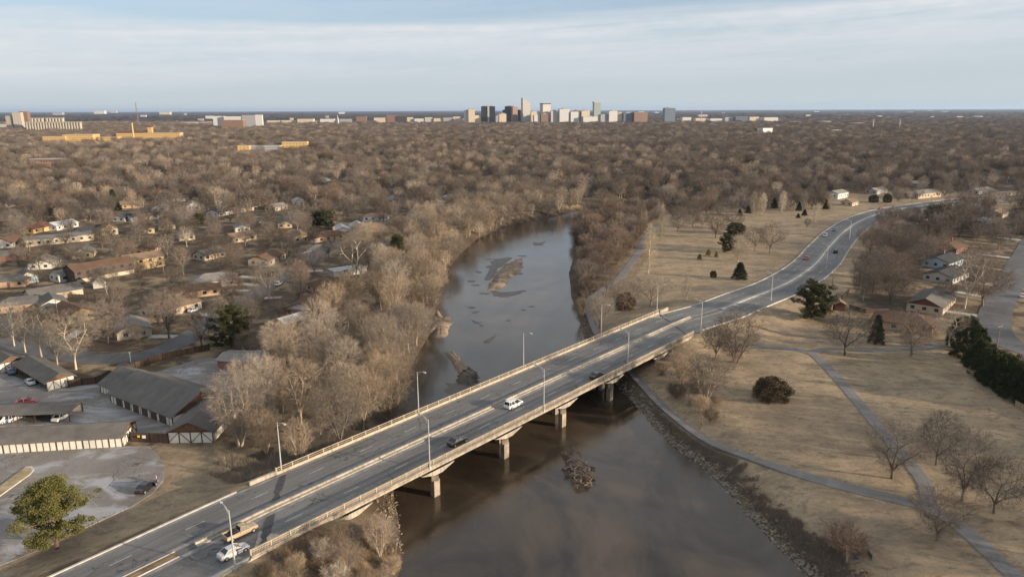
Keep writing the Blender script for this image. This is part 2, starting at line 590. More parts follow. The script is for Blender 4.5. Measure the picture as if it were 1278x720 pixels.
def mat_ground():
    m = bpy.data.materials.new('winter_ground')
    m.use_nodes = True
    t = NT(m.node_tree); b = t.n['Principled BSDF']
    pos = t.new('ShaderNodeNewGeometry').outputs['Position']
    park = t.new('ShaderNodeAttribute', attribute_name='park').outputs['Fac']
    bank = t.new('ShaderNodeAttribute', attribute_name='bank').outputs['Fac']
    big = t.noise(pos, 0.022, 5.0, 0.6, 0.4)
    mid = t.noise(pos, 0.14, 5.0, 0.65, 0.3)
    fine = t.noise(pos, 1.3, 5.0, 0.7)
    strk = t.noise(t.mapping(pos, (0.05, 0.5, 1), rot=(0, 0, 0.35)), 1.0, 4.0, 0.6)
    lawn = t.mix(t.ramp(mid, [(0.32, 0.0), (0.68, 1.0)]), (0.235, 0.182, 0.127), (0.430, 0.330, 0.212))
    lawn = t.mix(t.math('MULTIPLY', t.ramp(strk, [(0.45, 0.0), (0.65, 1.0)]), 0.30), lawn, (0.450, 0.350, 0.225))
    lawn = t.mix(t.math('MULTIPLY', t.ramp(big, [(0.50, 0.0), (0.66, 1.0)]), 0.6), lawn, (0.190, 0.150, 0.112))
    clump = t.noise(t.mapping(pos, (0.35, 0.6, 1), rot=(0, 0, 0.2)), 1.0, 5.0, 0.7, 0.6)
    lawn = t.mix(t.math('MULTIPLY', t.ramp(clump, [(0.50, 0.0), (0.66, 1.0)]), 0.7), lawn, (0.150, 0.116, 0.086))
    litter = t.mix(t.ramp(mid, [(0.30, 0.0), (0.70, 1.0)]), (0.075, 0.058, 0.043), (0.165, 0.125, 0.086))
    litter = t.mix(t.math('MULTIPLY', t.ramp(t.math('ADD', t.math('MULTIPLY', big, 0.5), t.math('MULTIPLY', mid, 0.5)), [(0.49, 0.0), (0.56, 1.0)]), 0.85), litter, (0.330, 0.250, 0.160))
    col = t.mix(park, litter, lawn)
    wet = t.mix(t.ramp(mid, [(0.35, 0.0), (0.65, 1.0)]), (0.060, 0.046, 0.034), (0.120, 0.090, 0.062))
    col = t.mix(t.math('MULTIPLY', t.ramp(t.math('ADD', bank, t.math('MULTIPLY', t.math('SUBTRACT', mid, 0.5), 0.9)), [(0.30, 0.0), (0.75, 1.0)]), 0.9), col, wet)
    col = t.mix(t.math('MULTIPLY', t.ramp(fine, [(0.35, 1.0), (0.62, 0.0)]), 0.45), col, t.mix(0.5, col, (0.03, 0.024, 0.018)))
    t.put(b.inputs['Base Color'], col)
    b.inputs['Roughness'].default_value = 0.95
    b.inputs['Specular IOR Level'].default_value = 0.1
    bp = t.new('ShaderNodeBump', {'Strength': 0.45, 'Distance': 0.25, 'Height': t.math('ADD', t.math('MULTIPLY', fine, 0.6), mid)})
    t.put(b.inputs['Normal'], bp.outputs[0])
    return m


me.materials.append(mat_ground())
ground = bpy.data.objects.new('ground', me)
COL.objects.link(ground)
tag(ground, kind='structure')


# the river: one sheet under the banks
def mat_water():
    m = bpy.data.materials.new('muddy_river_water')
    m.use_nodes = True
    t = NT(m.node_tree); b = t.n['Principled BSDF']
    pos = t.new('ShaderNodeNewGeometry').outputs['Position']
    shoal = t.noise(t.mapping(pos, (0.030, 0.018, 1)), 1.0, 6.0, 0.6, 1.2)
    shoal2 = t.noise(t.mapping(pos, (0.10, 0.06, 1), (9, 4, 0)), 1.0, 5.0, 0.62, 0.6)
    col = t.mix(t.ramp(shoal, [(0.40, 0.0), (0.60, 1.0)]), (0.012, 0.009, 0.006), (0.074, 0.054, 0.036))
    col = t.mix(t.math('MULTIPLY', t.ramp(shoal2, [(0.50, 0.0), (0.70, 1.0)]), 0.35), col, (0.090, 0.070, 0.050))
    t.put(b.inputs['Base Color'], col)
    b.inputs['IOR'].default_value = 1.5
    rf = t.ramp(t.noise(t.mapping(pos, (0.02, 0.012, 1), (3, 1, 0)), 1.0, 3.0), [(0.35, 0.05), (0.7, 0.16)])
    t.put(b.inputs['Roughness'], rf)
    rip = t.noise(t.mapping(pos, (0.7, 2.2, 1), rot=(0, 0, 0.25)), 1.0, 4.0, 0.6)
    gate = t.ramp(t.noise(pos, 0.02, 2.0), [(0.4, 0.15), (0.6, 1.0)])
    bp = t.new('ShaderNodeBump', {'Strength': t.math('MULTIPLY', gate, 0.35), 'Distance': 0.10, 'Height': rip})
    t.put(b.inputs['Normal'], bp.outputs[0])
    return m


rx = [p[0] for p in RIVER]; ry = [p[1] for p in RIVER]
wm = MB()
_rc = [p for p in RIVER]
x0, x1, y0, y1 = min(rx) - 6, max(rx) + 6, min(ry) - 20, max(ry) + 6
wm.add([(x0, y0, WATER_Z), (x1, y0, WATER_Z), (x1, y1, WATER_Z), (x0, y1, WATER_Z)], [(0, 1, 2, 3)])
tag(wm.build('river', mat_water()), kind='structure')


# ------------------------------------------------------------------ road
def offset_rows(path, a, b, za, zb):
    return [(a, za), (b, zb)]


rs = MB()
rs.sweep(ROAD, [(ROAD_W, 0.0), (ROAD_W * 0.5, 0.05), (0, 0.08), (-ROAD_W * 0.5, 0.05), (-ROAD_W, 0.0)])
tag(rs.build('road', ASPH), kind='structure')

GUTTER = mat('pale_gutter', (0.25, 0.245, 0.24), 0.9, 0.25, 0.7)
kb = MB()
for sgn in (1, -1):
    for seg in (RD_A, RD_B):
        pr = [(sgn * (ROAD_W + 0.02), -0.3), (sgn * (ROAD_W + 0.02), 0.16), (sgn * (ROAD_W + 0.42), 0.16), (sgn * (ROAD_W + 0.42), -0.3)]
        kb.sweep(seg, pr[::-1] if sgn > 0 else pr, True, 0)
tag(kb.build('kerb', CONC_PALE), kind='structure')
gt = MB()
for sgn in (1, -1):
    a, b2 = ROAD_W - 0.65, ROAD_W
    gt.sweep(ROAD, [(b2, 0.006), (a, 0.010)] if sgn > 0 else [(-a, 0.010), (-b2, 0.006)])
    gt.sweep(ROAD, [(1.75, 0.069), (0.85, 0.078)] if sgn > 0 else [(-0.85, 0.078), (-1.75, 0.069)])
tag(gt.build('gutter', GUTTER), kind='structure')


def seg_len(i0, i1):
    return _rs[i1] - _rs[i0]


mk = MB()
for lane in (1, -1):
    off = lane * (ROAD_W + 1.3) / 2
    s = 4.0
    while s < _rs[-1] - 6:
        pts = []
        for q in np.linspace(s, s + 3.2, 4):
            pts.append([np.interp(q, _rs, ROAD[:, k]) for k in range(3)])
        mk.sweep(np.array(pts), [(off + 0.075, 0.062), (off - 0.075, 0.062)])
        s += 11.5
tag(mk.build('lane_marking', WORN), kind='structure')

# centre: concrete kerbed median on the bridge and beyond, grown over with grass to the lower left
dirt = mat('median_dirt', (0.22, 0.155, 0.092), 0.95, 0.35, 0.5)
md = MB()
iA = int(np.argmin(np.abs(_rt[:60] - (TA - 14))))
md.sweep(ROAD[:iA + 1], [(-0.95, 0.0), (-0.95, 0.2), (-0.75, 0.2), (-0.75, 0.0)][::-1][::-1], True, 0)
md.sweep(ROAD[:iA + 1], [(0.75, 0.0), (0.75, 0.2), (0.95, 0.2), (0.95, 0.0)], True, 0)
md.sweep(ROAD[:iA + 1], [(0.75, 0.14), (0, 0.2), (-0.75, 0.14)], False, 1)
iB = int(_ib[-1]) + 6
md.sweep(ROAD[iB:], [(-0.6, 0.0), (-0.5, 0.2), (0.5, 0.2), (0.6, 0.0)], True, 0)
tag(md.build('median_strip', [CONC_PALE, dirt]), kind='structure')

# ------------------------------------------------------------------ bridge
bridge = empty('road_bridge', bpt(TA, 0, DECK_Z), 0, 'long low concrete road bridge with tan railings crossing the brown river', 'bridge')
bridge_inv = Matrix.Translation(-Vector(bridge.location))


def bpart(mb, name, mats, parent=None):
    """parts are modelled in place and moved to the bridge's own origin"""
    off = bridge.location if parent is None or parent is bridge else Vector((0, 0, 0))
    mb.v = [(p[0] - bridge.location.x, p[1] - bridge.location.y, p[2] - bridge.location.z) for p in mb.v]
    return mb.build(name, mats, parent or bridge)


def ends(off):
    """skewed ends of the bridge at an offset from the centre line"""
    return TA + SKEW * off, TB + SKEW * off


# pier positions (near face, from the photograph)
PIER_T = [at(p, q, 0.6).dot(BU) + SKEW * (BW - 1.2) for p, q in [(436, 643), (543, 590), (632, 546), (704, 509), (765, 479), (822, 449)]]


def pier_gap(t, off):
    return min(abs(t - (pt + SKEW * off)) for pt in PIER_T)


sl = MB()
a0, a1 = ends(BW + 0.3); b0, b1 = ends(-BW - 0.3)
dp = [bpt(a0, BW + 0.3), bpt(b0, -BW - 0.3), bpt(b1, -BW - 0.3), bpt(a1, BW + 0.3)]
sl.prism([(p.x, p.y) for p in dp], DECK_Z - 0.48, DECK_Z - 0.03)
bpart(sl, 'deck', CONC)
for gi, off in enumerate((BW - 1.7, BW * 0.42, 0.0, -BW * 0.42, -BW + 1.7)):
    g = MB()
    e0, e1 = ends(off)
    n = int((e1 - e0) / 0.6)
    vs = []
    for k in range(n + 1):
        t = e0 + (e1 - e0) * k / n
        dd = pier_gap(t, off)
        depth = 1.0 + 1.0 * max(0, 1 - dd / 4.0)
        for o2 in (off + 0.28, off - 0.28):
            vs.append(bpt(t, o2, DECK_Z - 0.48)); vs.append(bpt(t, o2, DECK_Z - 0.48 - depth + 0.3))
    fs = []
    for k in range(n):
        a = k * 4; c = a + 4
        fs += [(a, c, c + 1, a + 1), (a + 2, a + 3, c + 3, c + 2), (a + 1, c + 1, c + 3, a + 3)]
    fs += [(0, 1, 3, 2), (n * 4, n * 4 + 2, n * 4 + 3, n * 4 + 1)]
    g.add(vs, fs)
    bpart(g, 'girder', CONC)
for pt in PIER_T:
    p = MB()
    tz = DECK_Z - 0.62 - 1.8
    for off in (BW - 1.0, BW * 0.34, -BW * 0.34, -BW + 1.0):
        c = bpt(pt + SKEW * off, off, 0)
        zb = min(gh(c.x, c.y), WATER_Z) - 1.5
        if gh(c.x, c.y) > WATER_Z:
            zb = gh(c.x, c.y) - 1
        p.box((c.x, c.y, (tz - 1.1 + zb) / 2), (1.5, 1.1, tz - 1.1 - zb), math.atan2(BU.y, BU.x))
    ca = bpt(pt + SKEW * (BW - 0.3), BW - 0.3, tz - 0.55); cb = bpt(pt - SKEW * (BW - 0.3), -BW + 0.3, tz - 0.55)
    p.bar(ca, cb, 1.35, 1.1)
    bpart(p, 'pier', CONC_DARK)
    for sg in (1, -1):       # tapering bracket under the edge of the deck
        of = sg * (BW - 0.2); tq = pt + SKEW * of
        k_ = MB(); vs = []
        for dt_, dz in ((-4.2, 0.02), (-1.0, 1.0), (1.0, 1.0), (4.2, 0.02)):
            for o2 in (of + 0.35, of - 1.1):
                vs += [bpt(tq + dt_, o2, DECK_Z - 0.47), bpt(tq + dt_, o2, DECK_Z - 0.48 - dz)]
        fs = [(0, 1, 3, 2), (12, 14, 15, 13)]
        for q_ in range(3):
            a_ = q_ * 4; c_ = a_ + 4
            fs += [(a_, c_, c_ + 1, a_ + 1), (a_ + 2, a_ + 3, c_ + 3, c_ + 2), (a_ + 1, c_ + 1, c_ + 3, a_ + 3)]
        k_.add(vs, fs)
        bpart(k_, 'pier_bracket', CONC)
for tt in (0, 1):
    a = MB()
    e = [ends(BW)[tt], ends(-BW)[tt]]
    pa, pb = bpt(e[0], BW, 1.0), bpt(e[1], -BW, 1.0)
    a.bar(Vector((pa.x, pa.y, 0.9)), Vector((pb.x, pb.y, 0.9)), 1.2, 2.9)
    sgn = -1 if tt == 0 else 1
    for off in (BW + 0.05, -BW - 0.05):
        q0 = bpt(ends(off)[tt], off, 1.6); q1 = bpt(ends(off)[tt] + sgn * 5.5, off * 1.012, 1.6)
        a.bar(q0, q1, 0.5, 4.2 if off > 0 else 2.4)
    bpart(a, 'abutment', CONC)
mdn = MB()
q0, q1 = TA - 12, TB + 10
mdn_path = np.array([tuple(bpt(q0 + (q1 - q0) * k / 60, 0, DECK_Z)) for k in range(61)])
mdn_path[:, 2] = [np.interp(p[0] * BU.x + p[1] * BU.y, _rt[:_ib[-1] + 8], ROAD[:_ib[-1] + 8, 2]) for p in mdn_path]
mdn.sweep(mdn_path, [(-0.85, 0.02), (-0.82, 0.26), (-0.22, 0.28), (-0.16, 0.56), (0.16, 0.56), (0.22, 0.28), (0.82, 0.26), (0.85, 0.02)][::-1], True)
bpart(mdn, 'median_barrier', CONC)

RAILM = mat('tan_rail_concrete', (0.46, 0.385, 0.285), 0.85, 0.2, 0.6, stain=0.45)
PANEL = mat('weathered_steel_panel', (0.25, 0.215, 0.175), 0.6, 0.2, 1.0, 0.4)
for sgn, (t0, t1) in ((1, (T0L - 0.2, T1L + 0.2)), (-1, (T0R, T1R))):
    path = np.array([tuple(bpt(t0 + (t1 - t0) * k / 40, sgn * (BW - 0.05), DECK_Z)) for k in range(41)])
    pb_ = MB()
    ph = 0.46 if sgn > 0 else 0.22
    pb_.sweep(path, [(-0.22, -0.03), (-0.18, ph), (0.18, ph), (0.22, -0.03)][::-1], True)
    wall = bpart(pb_, 'railing', RAILM if sgn > 0 else CONC_DARK)
    tr = MB()
    rw = 0.09 if sgn > 0 else 0.14
    tr.sweep(path, [(-rw, 1.16), (-rw, 1.28), (rw, 1.28), (rw, 1.16)][::-1], True)
    tr.sweep(path, [(-0.045, 0.78), (-0.045, 0.86), (0.045, 0.86), (0.045, 0.78)][::-1], True)
    bpart(tr, 'top_rail', RAILM, wall)
    if sgn < 0:
        pn = MB()
        n = int((t1 - t0) / 0.26)
        for k in range(n):
            c = bpt(t0 + (t1 - t0) * (k + 0.5) / n, sgn * (BW - 0.05), DECK_Z + 0.80)
            pn.box(c - Vector((0, 0, 0.11)), (0.13, 0.05, 0.92), math.atan2(BU.y, BU.x))
        bpart(pn, 'baluster_panel', PANEL, wall)
    n = int((t1 - t0) / 3.35)
    pm = MB()
    pm.box((0, 0, 0.87), (0.20, 0.26, 0.86), math.atan2(BU.y, BU.x))
    pm.box((0, 0, 1.32), (0.24, 0.30, 0.06), math.atan2(BU.y, BU.x))
    pme = pm.mesh('post', [RAILM])
    for k in range(n + 1):
        c = bpt(t0 + (t1 - t0) * k / n, sgn * (BW - 0.05), DECK_Z)
        o = bpy.data.objects.new('post', pme)
        COL.objects.link(o)
        o.parent = wall
        o.location = c - Vector(bridge.location)
# expansion joints and the dark patches at the ends of the bridge
jm = mat('joint_sealant', (0.070, 0.070, 0.074), 0.8, 0.2, 1.0)
for tt, wdt in ((0, 0.95), (1, 0.5)):
    for o0, o1 in ((ROAD_W - 0.7, 1.8), (-1.8, -ROAD_W + 0.7)):
        j = MB()
        rngj = random.Random(5 + tt)
        L, Rr = [], []
        for k in range(9):
            off = o0 + (o1 - o0) * k / 8
            tc_ = ends(off)[tt] + (1.5 if tt == 0 else -1.0)
            zt = DECK_Z + 0.103 - 0.09 * (off / ROAD_W) ** 2
            w_ = wdt * (0.35 + 0.65 * rngj.random())
            L.append(bpt(tc_ - w_, off, zt)); Rr.append(bpt(tc_ + w_, off, zt))
        vs = L + Rr
        j.add(vs, [(k, k + 9, k + 10, k + 1) for k in range(8)])
        bpart(j, 'expansion_joint', jm)

# ------------------------------------------------------------------ footpaths, lots, streets
LANDMARKS = []


def strip(px, width, name, m, lift=0.10, step=3.0, ground=True):
    pts = []
    for p, q in px:
        g = gat(p, q)
        pts.append((g.x, g.y, g.z))
    P = smooth_path(pts, step)
    P[:, 2] = ground_h(P[:, 0], P[:, 1])
    k = np.ones(5) / 5
    zz = np.convolve(np.pad(P[:, 2], 2, mode='edge'), k, 'valid')
    P[:, 2] = np.maximum(zz, P[:, 2]) + lift
    h = width / 2
    mb = MB()
    mb.sweep(P, [(h, -0.6), (h, 0.0), (0, 0.02), (-h, 0.0), (-h, -0.6)])
    rw = np.random.default_rng(len(P))
    wob = np.repeat(np.convolve(rw.normal(size=len(P) + 2), [0.3, 0.4, 0.3], 'valid'), 5) * 0.13
    mb.v = [(x + w_, y - w_ * 0.6, z) for (x, y, z), w_ in zip(mb.v, wob + rw.normal(size=len(mb.v)) * 0.03)]
    o = mb.build(name, m)
    tag(o, kind='structure')
    return P


PATHS = []
PATHS.append((strip([(735, 388), (741, 404), (752, 424), (775, 450), (795, 470), (814, 490), (838, 514), (880, 546), (930, 567), (1000, 592), (1080, 614), (1150, 631), (1195, 655), (1232, 688), (1265, 718), (1300, 752)], 3.0, 'footpath', PATHM), 1.8))
PATHS.append((strip([(735, 388), (738, 374), (758, 358), (780, 339), (796, 315), (806, 296), (822, 280), (860, 270)], 3.0, 'footpath', PATHM), 1.8))
PATHS.append((strip([(905, 432), (935, 432), (975, 434), (1010, 440), (1030, 456), (1060, 489), (1103, 540), (1138, 582), (1155, 606), (1160, 633)], 2.7, 'footpath', PATHM), 1.8))
PATHS.append((strip([(1008, 440), (1040, 436), (1090, 437), (1150, 434), (1190, 430)], 2.7, 'footpath', PATHM, 0.14), 1.8))
ST = []
ST.append((strip([(-60, 385), (0, 402), (55, 425), (100, 446), (150, 447), (195, 440), (232, 423), (262, 403), (300, 378), (345, 351), (385, 327), (402, 314), (420, 300)], 8.5, 'street', ASPH_ST, 0.08), 5))
ST.append((strip([(1330, 262), (1300, 285), (1278, 320), (1262, 350), (1246, 382), (1240, 404), (1252, 424), (1290, 440), (1350, 452)], 9.5, 'street', ASPH_ST, 0.08), 5.5))
ST.append((strip([(90, 447), (40, 438), (0, 428), (-60, 415)], 6.0, 'street', ASPH_ST, 0.09), 4))
ST.append((strip([(1195, 251.5), (1240, 247), (1330, 240)], 9, 'street', ASPH_ST, 0.2), 5))


def sheet(px, name, m, lift=0.1, z=None):
    w = [at(p, q, 0.0) for p, q in px]
    mb = MB()
    zt = (max(gh(v.x, v.y) for v in w) if z is None else z) + lift
    n = len(w)
    uv = [(v.x, v.y) for v in w]
    mb.add([(v.x, v.y, zt) for v in w] + [(v.x, v.y, zt - 1.2) for v in w],
           [tuple(range(n))] + [(i, i + n, (i + 1) % n + n, (i + 1) % n) for i in range(n)], 0, uv + uv)
    o = mb.build(name, m)
    tag(o, kind='structure')
    return [(v.x, v.y) for v in w], zt


LOT1, LOTZ = sheet(LOT_PX, 'parking_lot', ASPH_LOT, 0.09, 0.0)
LOT2, LOTZ2 = sheet(YARD_PX, 'courtyard', ASPH_LOT, 0.08, 0.0)

# ------------------------------------------------------------------ bare trees
def twig_mat(name, c, spread=0.45):
    m = bpy.data.materials.new(name)
    m.use_nodes = True
    t = NT(m.node_tree); b = t.n['Principled BSDF']
    oi = t.new('ShaderNodeObjectInfo')
    tc = t.new('ShaderNodeTexCoord')
    n = t.noise(tc.outputs['Object'], 0.55, 3.0)
    col = t.mix(t.ramp(n, [(0.3, 0.0), (0.7, 1.0)]), tuple(v * 0.78 for v in c), tuple(min(1, v * 1.2) for v in c))
    hv = t.new('ShaderNodeHueSaturation', {'Color': col})
    t.put(hv.inputs['Value'], t.math('ADD', 1 - spread, t.math('MULTIPLY', oi.outputs['Random'], 2 * spread)))
    t.put(hv.inputs['Saturation'], t.math('ADD', 0.68, t.math('MULTIPLY', t.math('FRACT', t.math('MULTIPLY', oi.outputs['Random'], 7.31)), 0.38)))
    t.put(b.inputs['Base Color'], hv.outputs[0])
    b.inputs['Roughness'].default_value = 0.9
    b.inputs['Specular IOR Level'].default_value = 0.1
    return m


TW = {
    'tan': (twig_mat('tan_bark', (0.36, 0.29, 0.21)), twig_mat('tan_twigs', (0.285, 0.222, 0.158))),
    'brown': (twig_mat('brown_bark', (0.17, 0.138, 0.108)), twig_mat('brown_twigs', (0.140, 0.114, 0.092))),
    'grey': (twig_mat('grey_bark', (0.27, 0.225, 0.18)), twig_mat('grey_twigs', (0.185, 0.150, 0.118))),
    'red': (twig_mat('reddish_bark', (0.17, 0.13, 0.10)), twig_mat('reddish_twigs', (0.168, 0.122, 0.092))),
    'white': (twig_mat('white_bark', (0.44, 0.375, 0.29)), twig_mat('pale_twigs', (0.28, 0.225, 0.165))),
    'pale': (twig_mat('pale_bark', (0.44, 0.38, 0.29)), twig_mat('straw_twigs', (0.40, 0.33, 0.235))),
    'dark': (twig_mat('dark_bark', (0.09, 0.07, 0.055)), twig_mat('dark_twigs', (0.130, 0.098, 0.075))),
}


def crown_points(rng, n, H, Rr, base, shape):
    """tips of the crown, most of them near an uneven outline"""
    k = 7
    lob = rng.normal(size=(k, 3)); lob /= np.linalg.norm(lob, axis=1)[:, None]
    amp = rng.uniform(-0.42, 0.30, k)
    d = rng.normal(size=(n * 3, 3)); d /= np.linalg.norm(d, axis=1)[:, None]
    rr = rng.uniform(0.22, 1.0, n * 3) ** 0.42
    mod = 1 + (np.exp(6 * (d @ lob.T - 1)) * amp).sum(1)
    p = d * (rr * mod)[:, None]
    zc = (H + base) / 2; hz = (H - base) / 2
    x, y, z = p[:, 0] * Rr, p[:, 1] * Rr, zc + p[:, 2] * hz
    u = (z - base) / (H - base)
    if shape == 'vase':
        f = 0.35 + 0.75 * np.clip(u, 0, 1) ** 0.7
    elif shape == 'column':
        f = 0.75 + 0.25 * np.sin(np.clip(u, 0, 1) * 3.1)
    elif shape == 'shrub':
        f = 0.55 + 0.5 * np.clip(u, 0, 1)
    else:
        f = np.ones_like(u)
    x, y = x * f, y * f
    q = np.stack([x, y, z], 1)
    q = q[(q[:, 2] > base * 0.75)]
    return q[:n]


def tree_mesh(seed, H, Rr, base, shape='round', tips=260, per=9, tlen=1.1, tw=0.035, trunk_r=0.28, stems=1, limb_boost=1.0, sides=6):
    """returns (trunk MB, crown MB): limbs reach by repeated splitting for every tip, twigs fan out from the tips"""
    rng = np.random.default_rng(seed)
    pts = crown_points(rng, tips, H, Rr, base, shape)
    T, Cw = MB(), MB()
    tipd = []

    def curve(a, b, bend):
        m = (a + b) / 2 + bend
        return [a, (a + m) / 2 + bend * 0.25, m, (m + b) / 2 + bend * 0.25, b] if np.linalg.norm(b - a) > 2.0 else [a, m, b]

    rk = trunk_r / math.sqrt(len(pts) / stems) * limb_boost

    def grow(idx, pos, r0, lvl, dirn):
        n = len(idx)
        P = pts[idx]
        if n <= 2 or lvl > 6:
            for i in idx:
                e = pts[i]
                L = np.linalg.norm(e - pos)
                bend = np.array([0, 0, 0.08 * L]) + rng.normal(size=3) * 0.04 * L
                cv = curve(pos, e, bend)
                rr = np.linspace(max(0.016, min(r0, rk) * 0.8), 0.010, len(cv))
                Cw.tube(cv, rr, 3, 0, False)
                tipd.append((pos, e, cv[len(cv) // 2], (e - pos) / (L + 1e-6)))
            return
        k = min(n, int(rng.integers(2, 5)) if lvl else int(rng.integers(3, 6)))
        c = P[rng.choice(n, k, replace=False)]
        for _ in range(3):
            lab = np.argmin(((P[:, None] - c[None]) ** 2).sum(2), 1)
            for j in range(k):
                if (lab == j).any():
                    c[j] = P[lab == j].mean(0)
        for j in range(k):
            sub = idx[lab == j]
            if not len(sub):
                continue
            ce = pts[sub].mean(0)
            fr = rng.uniform(0.42, 0.62)
            nd = pos + (ce - pos) * fr
            L = np.linalg.norm(nd - pos)
            bend = dirn * L * 0.12 + rng.normal(size=3) * 0.03 * L + np.array([0, 0, -0.03 * L])
            r1 = rk * math.sqrt(len(sub))
            ra = min(r0 * 0.92, r1 * 1.15)
            cv = curve(pos, nd, bend)
            tgt = T if r1 > 0.045 else Cw
            tgt.tube(cv, np.linspace(ra, r1 * 0.92, len(cv)), sides if r1 > 0.1 else (5 if tgt is T else 3), 0, False)
            dd = (cv[-1] - cv[-2]); dd = dd / (np.linalg.norm(dd) + 1e-6)
            grow(sub, nd, r1 * 0.92, lvl + 1, dd)

    if stems == 1:
        fk = base * rng.uniform(0.75, 1.0) if base > 1 else 0.8
        top = np.array([rng.normal() * 0.12, rng.normal() * 0.12, max(1.2, fk)])
        T.tube([np.array([0, 0, -0.5]), np.array([0, 0, 0.25]), top * np.array([0.4, 0.4, 0.55]), top],
               [trunk_r * 1.5, trunk_r * 1.15, trunk_r, trunk_r * 0.92], 8, 0, False)
        grow(np.arange(len(pts)), top, trunk_r * 0.92, 0, np.array([0, 0, 1.0]))
    else:
        ang = np.arctan2(pts[:, 1], pts[:, 0]) + rng.uniform(0, 6)
        lab = ((ang % (2 * np.pi)) / (2 * np.pi) * stems).astype(int) % stems
        for j in range(stems):
            sub = np.where(lab == j)[0]
            if len(sub) < 2:
                continue
            c = pts[sub].mean(0)
            b0 = np.array([c[0] * 0.10, c[1] * 0.10, -0.3])
            b1 = np.array([c[0] * 0.35, c[1] * 0.35, max(0.4, base * 0.8 + 0.3)])
            T.tube([b0, (b0 + b1) / 2 + np.array([0, 0, 0.15]), b1], [trunk_r * 1.2, trunk_r, trunk_r * 0.9], 5, 0, False)
            grow(sub, b1, trunk_r * 0.9, 1, np.array([0, 0, 1.0]))
    # twigs: thin tapering blades
    vs, fs = [], []
    for p0, e, pm, d in tipd:
        for _ in range(int(per * 1.75)):
            dv = d * rng.uniform(0.7, 1.3) + rng.normal(size=3) * 0.40 + np.array([0, 0, 0.16])
            dv /= np.linalg.norm(dv) + 1e-6
            L = tlen * rng.uniform(0.5, 1.25)
            q_ = rng.uniform(0.12, 1.0)
            st = (1 - q_) ** 2 * p0 + 2 * q_ * (1 - q_) * (2 * pm - 0.5 * (p0 + e)) + q_ * q_ * e
            sd_ = np.cross(dv, rng.normal(size=3)); sd_ /= np.linalg.norm(sd_) + 1e-6
            w = tw * rng.uniform(0.7, 1.3)
            mid = st + dv * L * 0.5
            o = len(vs)
            vs += [st - sd_ * w / 2, st + sd_ * w / 2, st + dv * L + rng.normal(size=3) * 0.08 * L]
            fs.append((o, o + 1, o + 2))
            for _k in range(2):
                d2 = dv + rng.normal(size=3) * 0.6; d2 /= np.linalg.norm(d2)
                s2 = np.cross(d2, rng.normal(size=3)); s2 /= np.linalg.norm(s2) + 1e-6
                b2 = st + dv * L * rng.uniform(0.3, 0.8)
                o = len(vs)
                vs += [b2 - s2 * w * 0.4, b2 + s2 * w * 0.4, b2 + d2 * L * rng.uniform(0.35, 0.65)]
                fs.append((o, o + 1, o + 2))
    Cw.add(vs, fs)
    return T, Cw


# kinds: shape data of unit prototypes (height, crown radius)
KINDS = {
    # name: (H, R, base, shape, tips, per, tlen, tw, trunk_r, stems, tone, words)
    'elm_a': (12.5, 6.0, 2.4, 'round', 620, 4, 1.15, 0.024, 0.22, 1, 'brown', 'broad round-crowned'),
    'elm_b': (12.0, 5.6, 2.0, 'vase', 560, 4, 1.15, 0.024, 0.21, 1, 'brown', 'spreading vase-shaped'),
    'elm_c': (11.0, 5.6, 2.0, 'round', 600, 4, 1.1, 0.024, 0.20, 1, 'grey', 'grey-brown rounded'),
    'wood_a': (15.5, 5.6, 2.4, 'vase', 640, 5, 1.3, 0.026, 0.22, 1, 'tan', 'tall tan'),
    'wood_b': (14.0, 5.0, 1.8, 'round', 640, 5, 1.25, 0.026, 0.20, 1, 'tan', 'pale tan upright'),
    'wood_c': (13.0, 4.6, 1.4, 'vase', 600, 5, 1.3, 0.026, 0.12, 4, 'tan', 'pale tan many-stemmed'),
    'red_a': (9.0, 4.2, 1.0, 'vase', 520, 5, 1.05, 0.024, 0.11, 3, 'red', 'reddish many-stemmed'),
    'red_b': (8.5, 3.8, 1.4, 'round', 480, 5, 1.0, 0.024, 0.15, 1, 'red', 'reddish round'),
    'sycamore': (16.0, 6.2, 3.2, 'vase', 400, 4, 1.3, 0.026, 0.22, 1, 'white', 'white-limbed'),
    'poplar': (14.0, 2.3, 1.2, 'column', 480, 5, 0.9, 0.025, 0.15, 1, 'pale', 'slender pale'),
    'shrub': (3.6, 2.4, 0.3, 'shrub', 300, 5, 0.8, 0.022, 0.04, 7, 'tan', 'low bushy tan'),
    'shrub_red': (3.4, 2.5, 0.3, 'shrub', 300, 5, 0.8, 0.022, 0.04, 7, 'red', 'low bushy reddish'),
}
PROTO = {}
for i, (k, a) in enumerate(KINDS.items()):
    T, Cw = tree_mesh(100 + i * 7, a[0], a[1], a[2], a[3], a[4], a[5], a[6], a[7], a[8], a[9], 1.2)
    PROTO[k] = (T.mesh('trunk', [TW[a[10]][0]]), Cw.mesh('crown', [TW[a[10]][1]]), a[0], a[1])
    for me_ in PROTO[k][:2]:
        me_.polygons.foreach_set('use_smooth', [True] * len(me_.polygons))

TREES = []        # (x, y, z, kind, scale, scale_xy, rot, zone)
rngT = random.Random(11)


def add_tree(x, y, kind, hgt, zone, wid=None, manual=False):
    H = PROTO[kind][2]
    s = hgt / H
    sx = s if wid is None else wid / (2 * PROTO[kind][3])
    TREES.append((x, y, gh(x, y), kind, s, sx, rngT.uniform(0, 6.28), zone, manual))


def tree_px(px, py, kind, h_px, zone, w_px=None):
    g = gat(px, py)
    d = proj([(g.x, g.y, g.z)])[0, 2]
    m = d / FPX
    dep = math.atan2(CAM_H, math.hypot(g.x, g.y))
    add_tree(g.x, g.y, kind, h_px * m / math.cos(dep) * 0.97, zone, None if w_px is None else w_px * m, True)


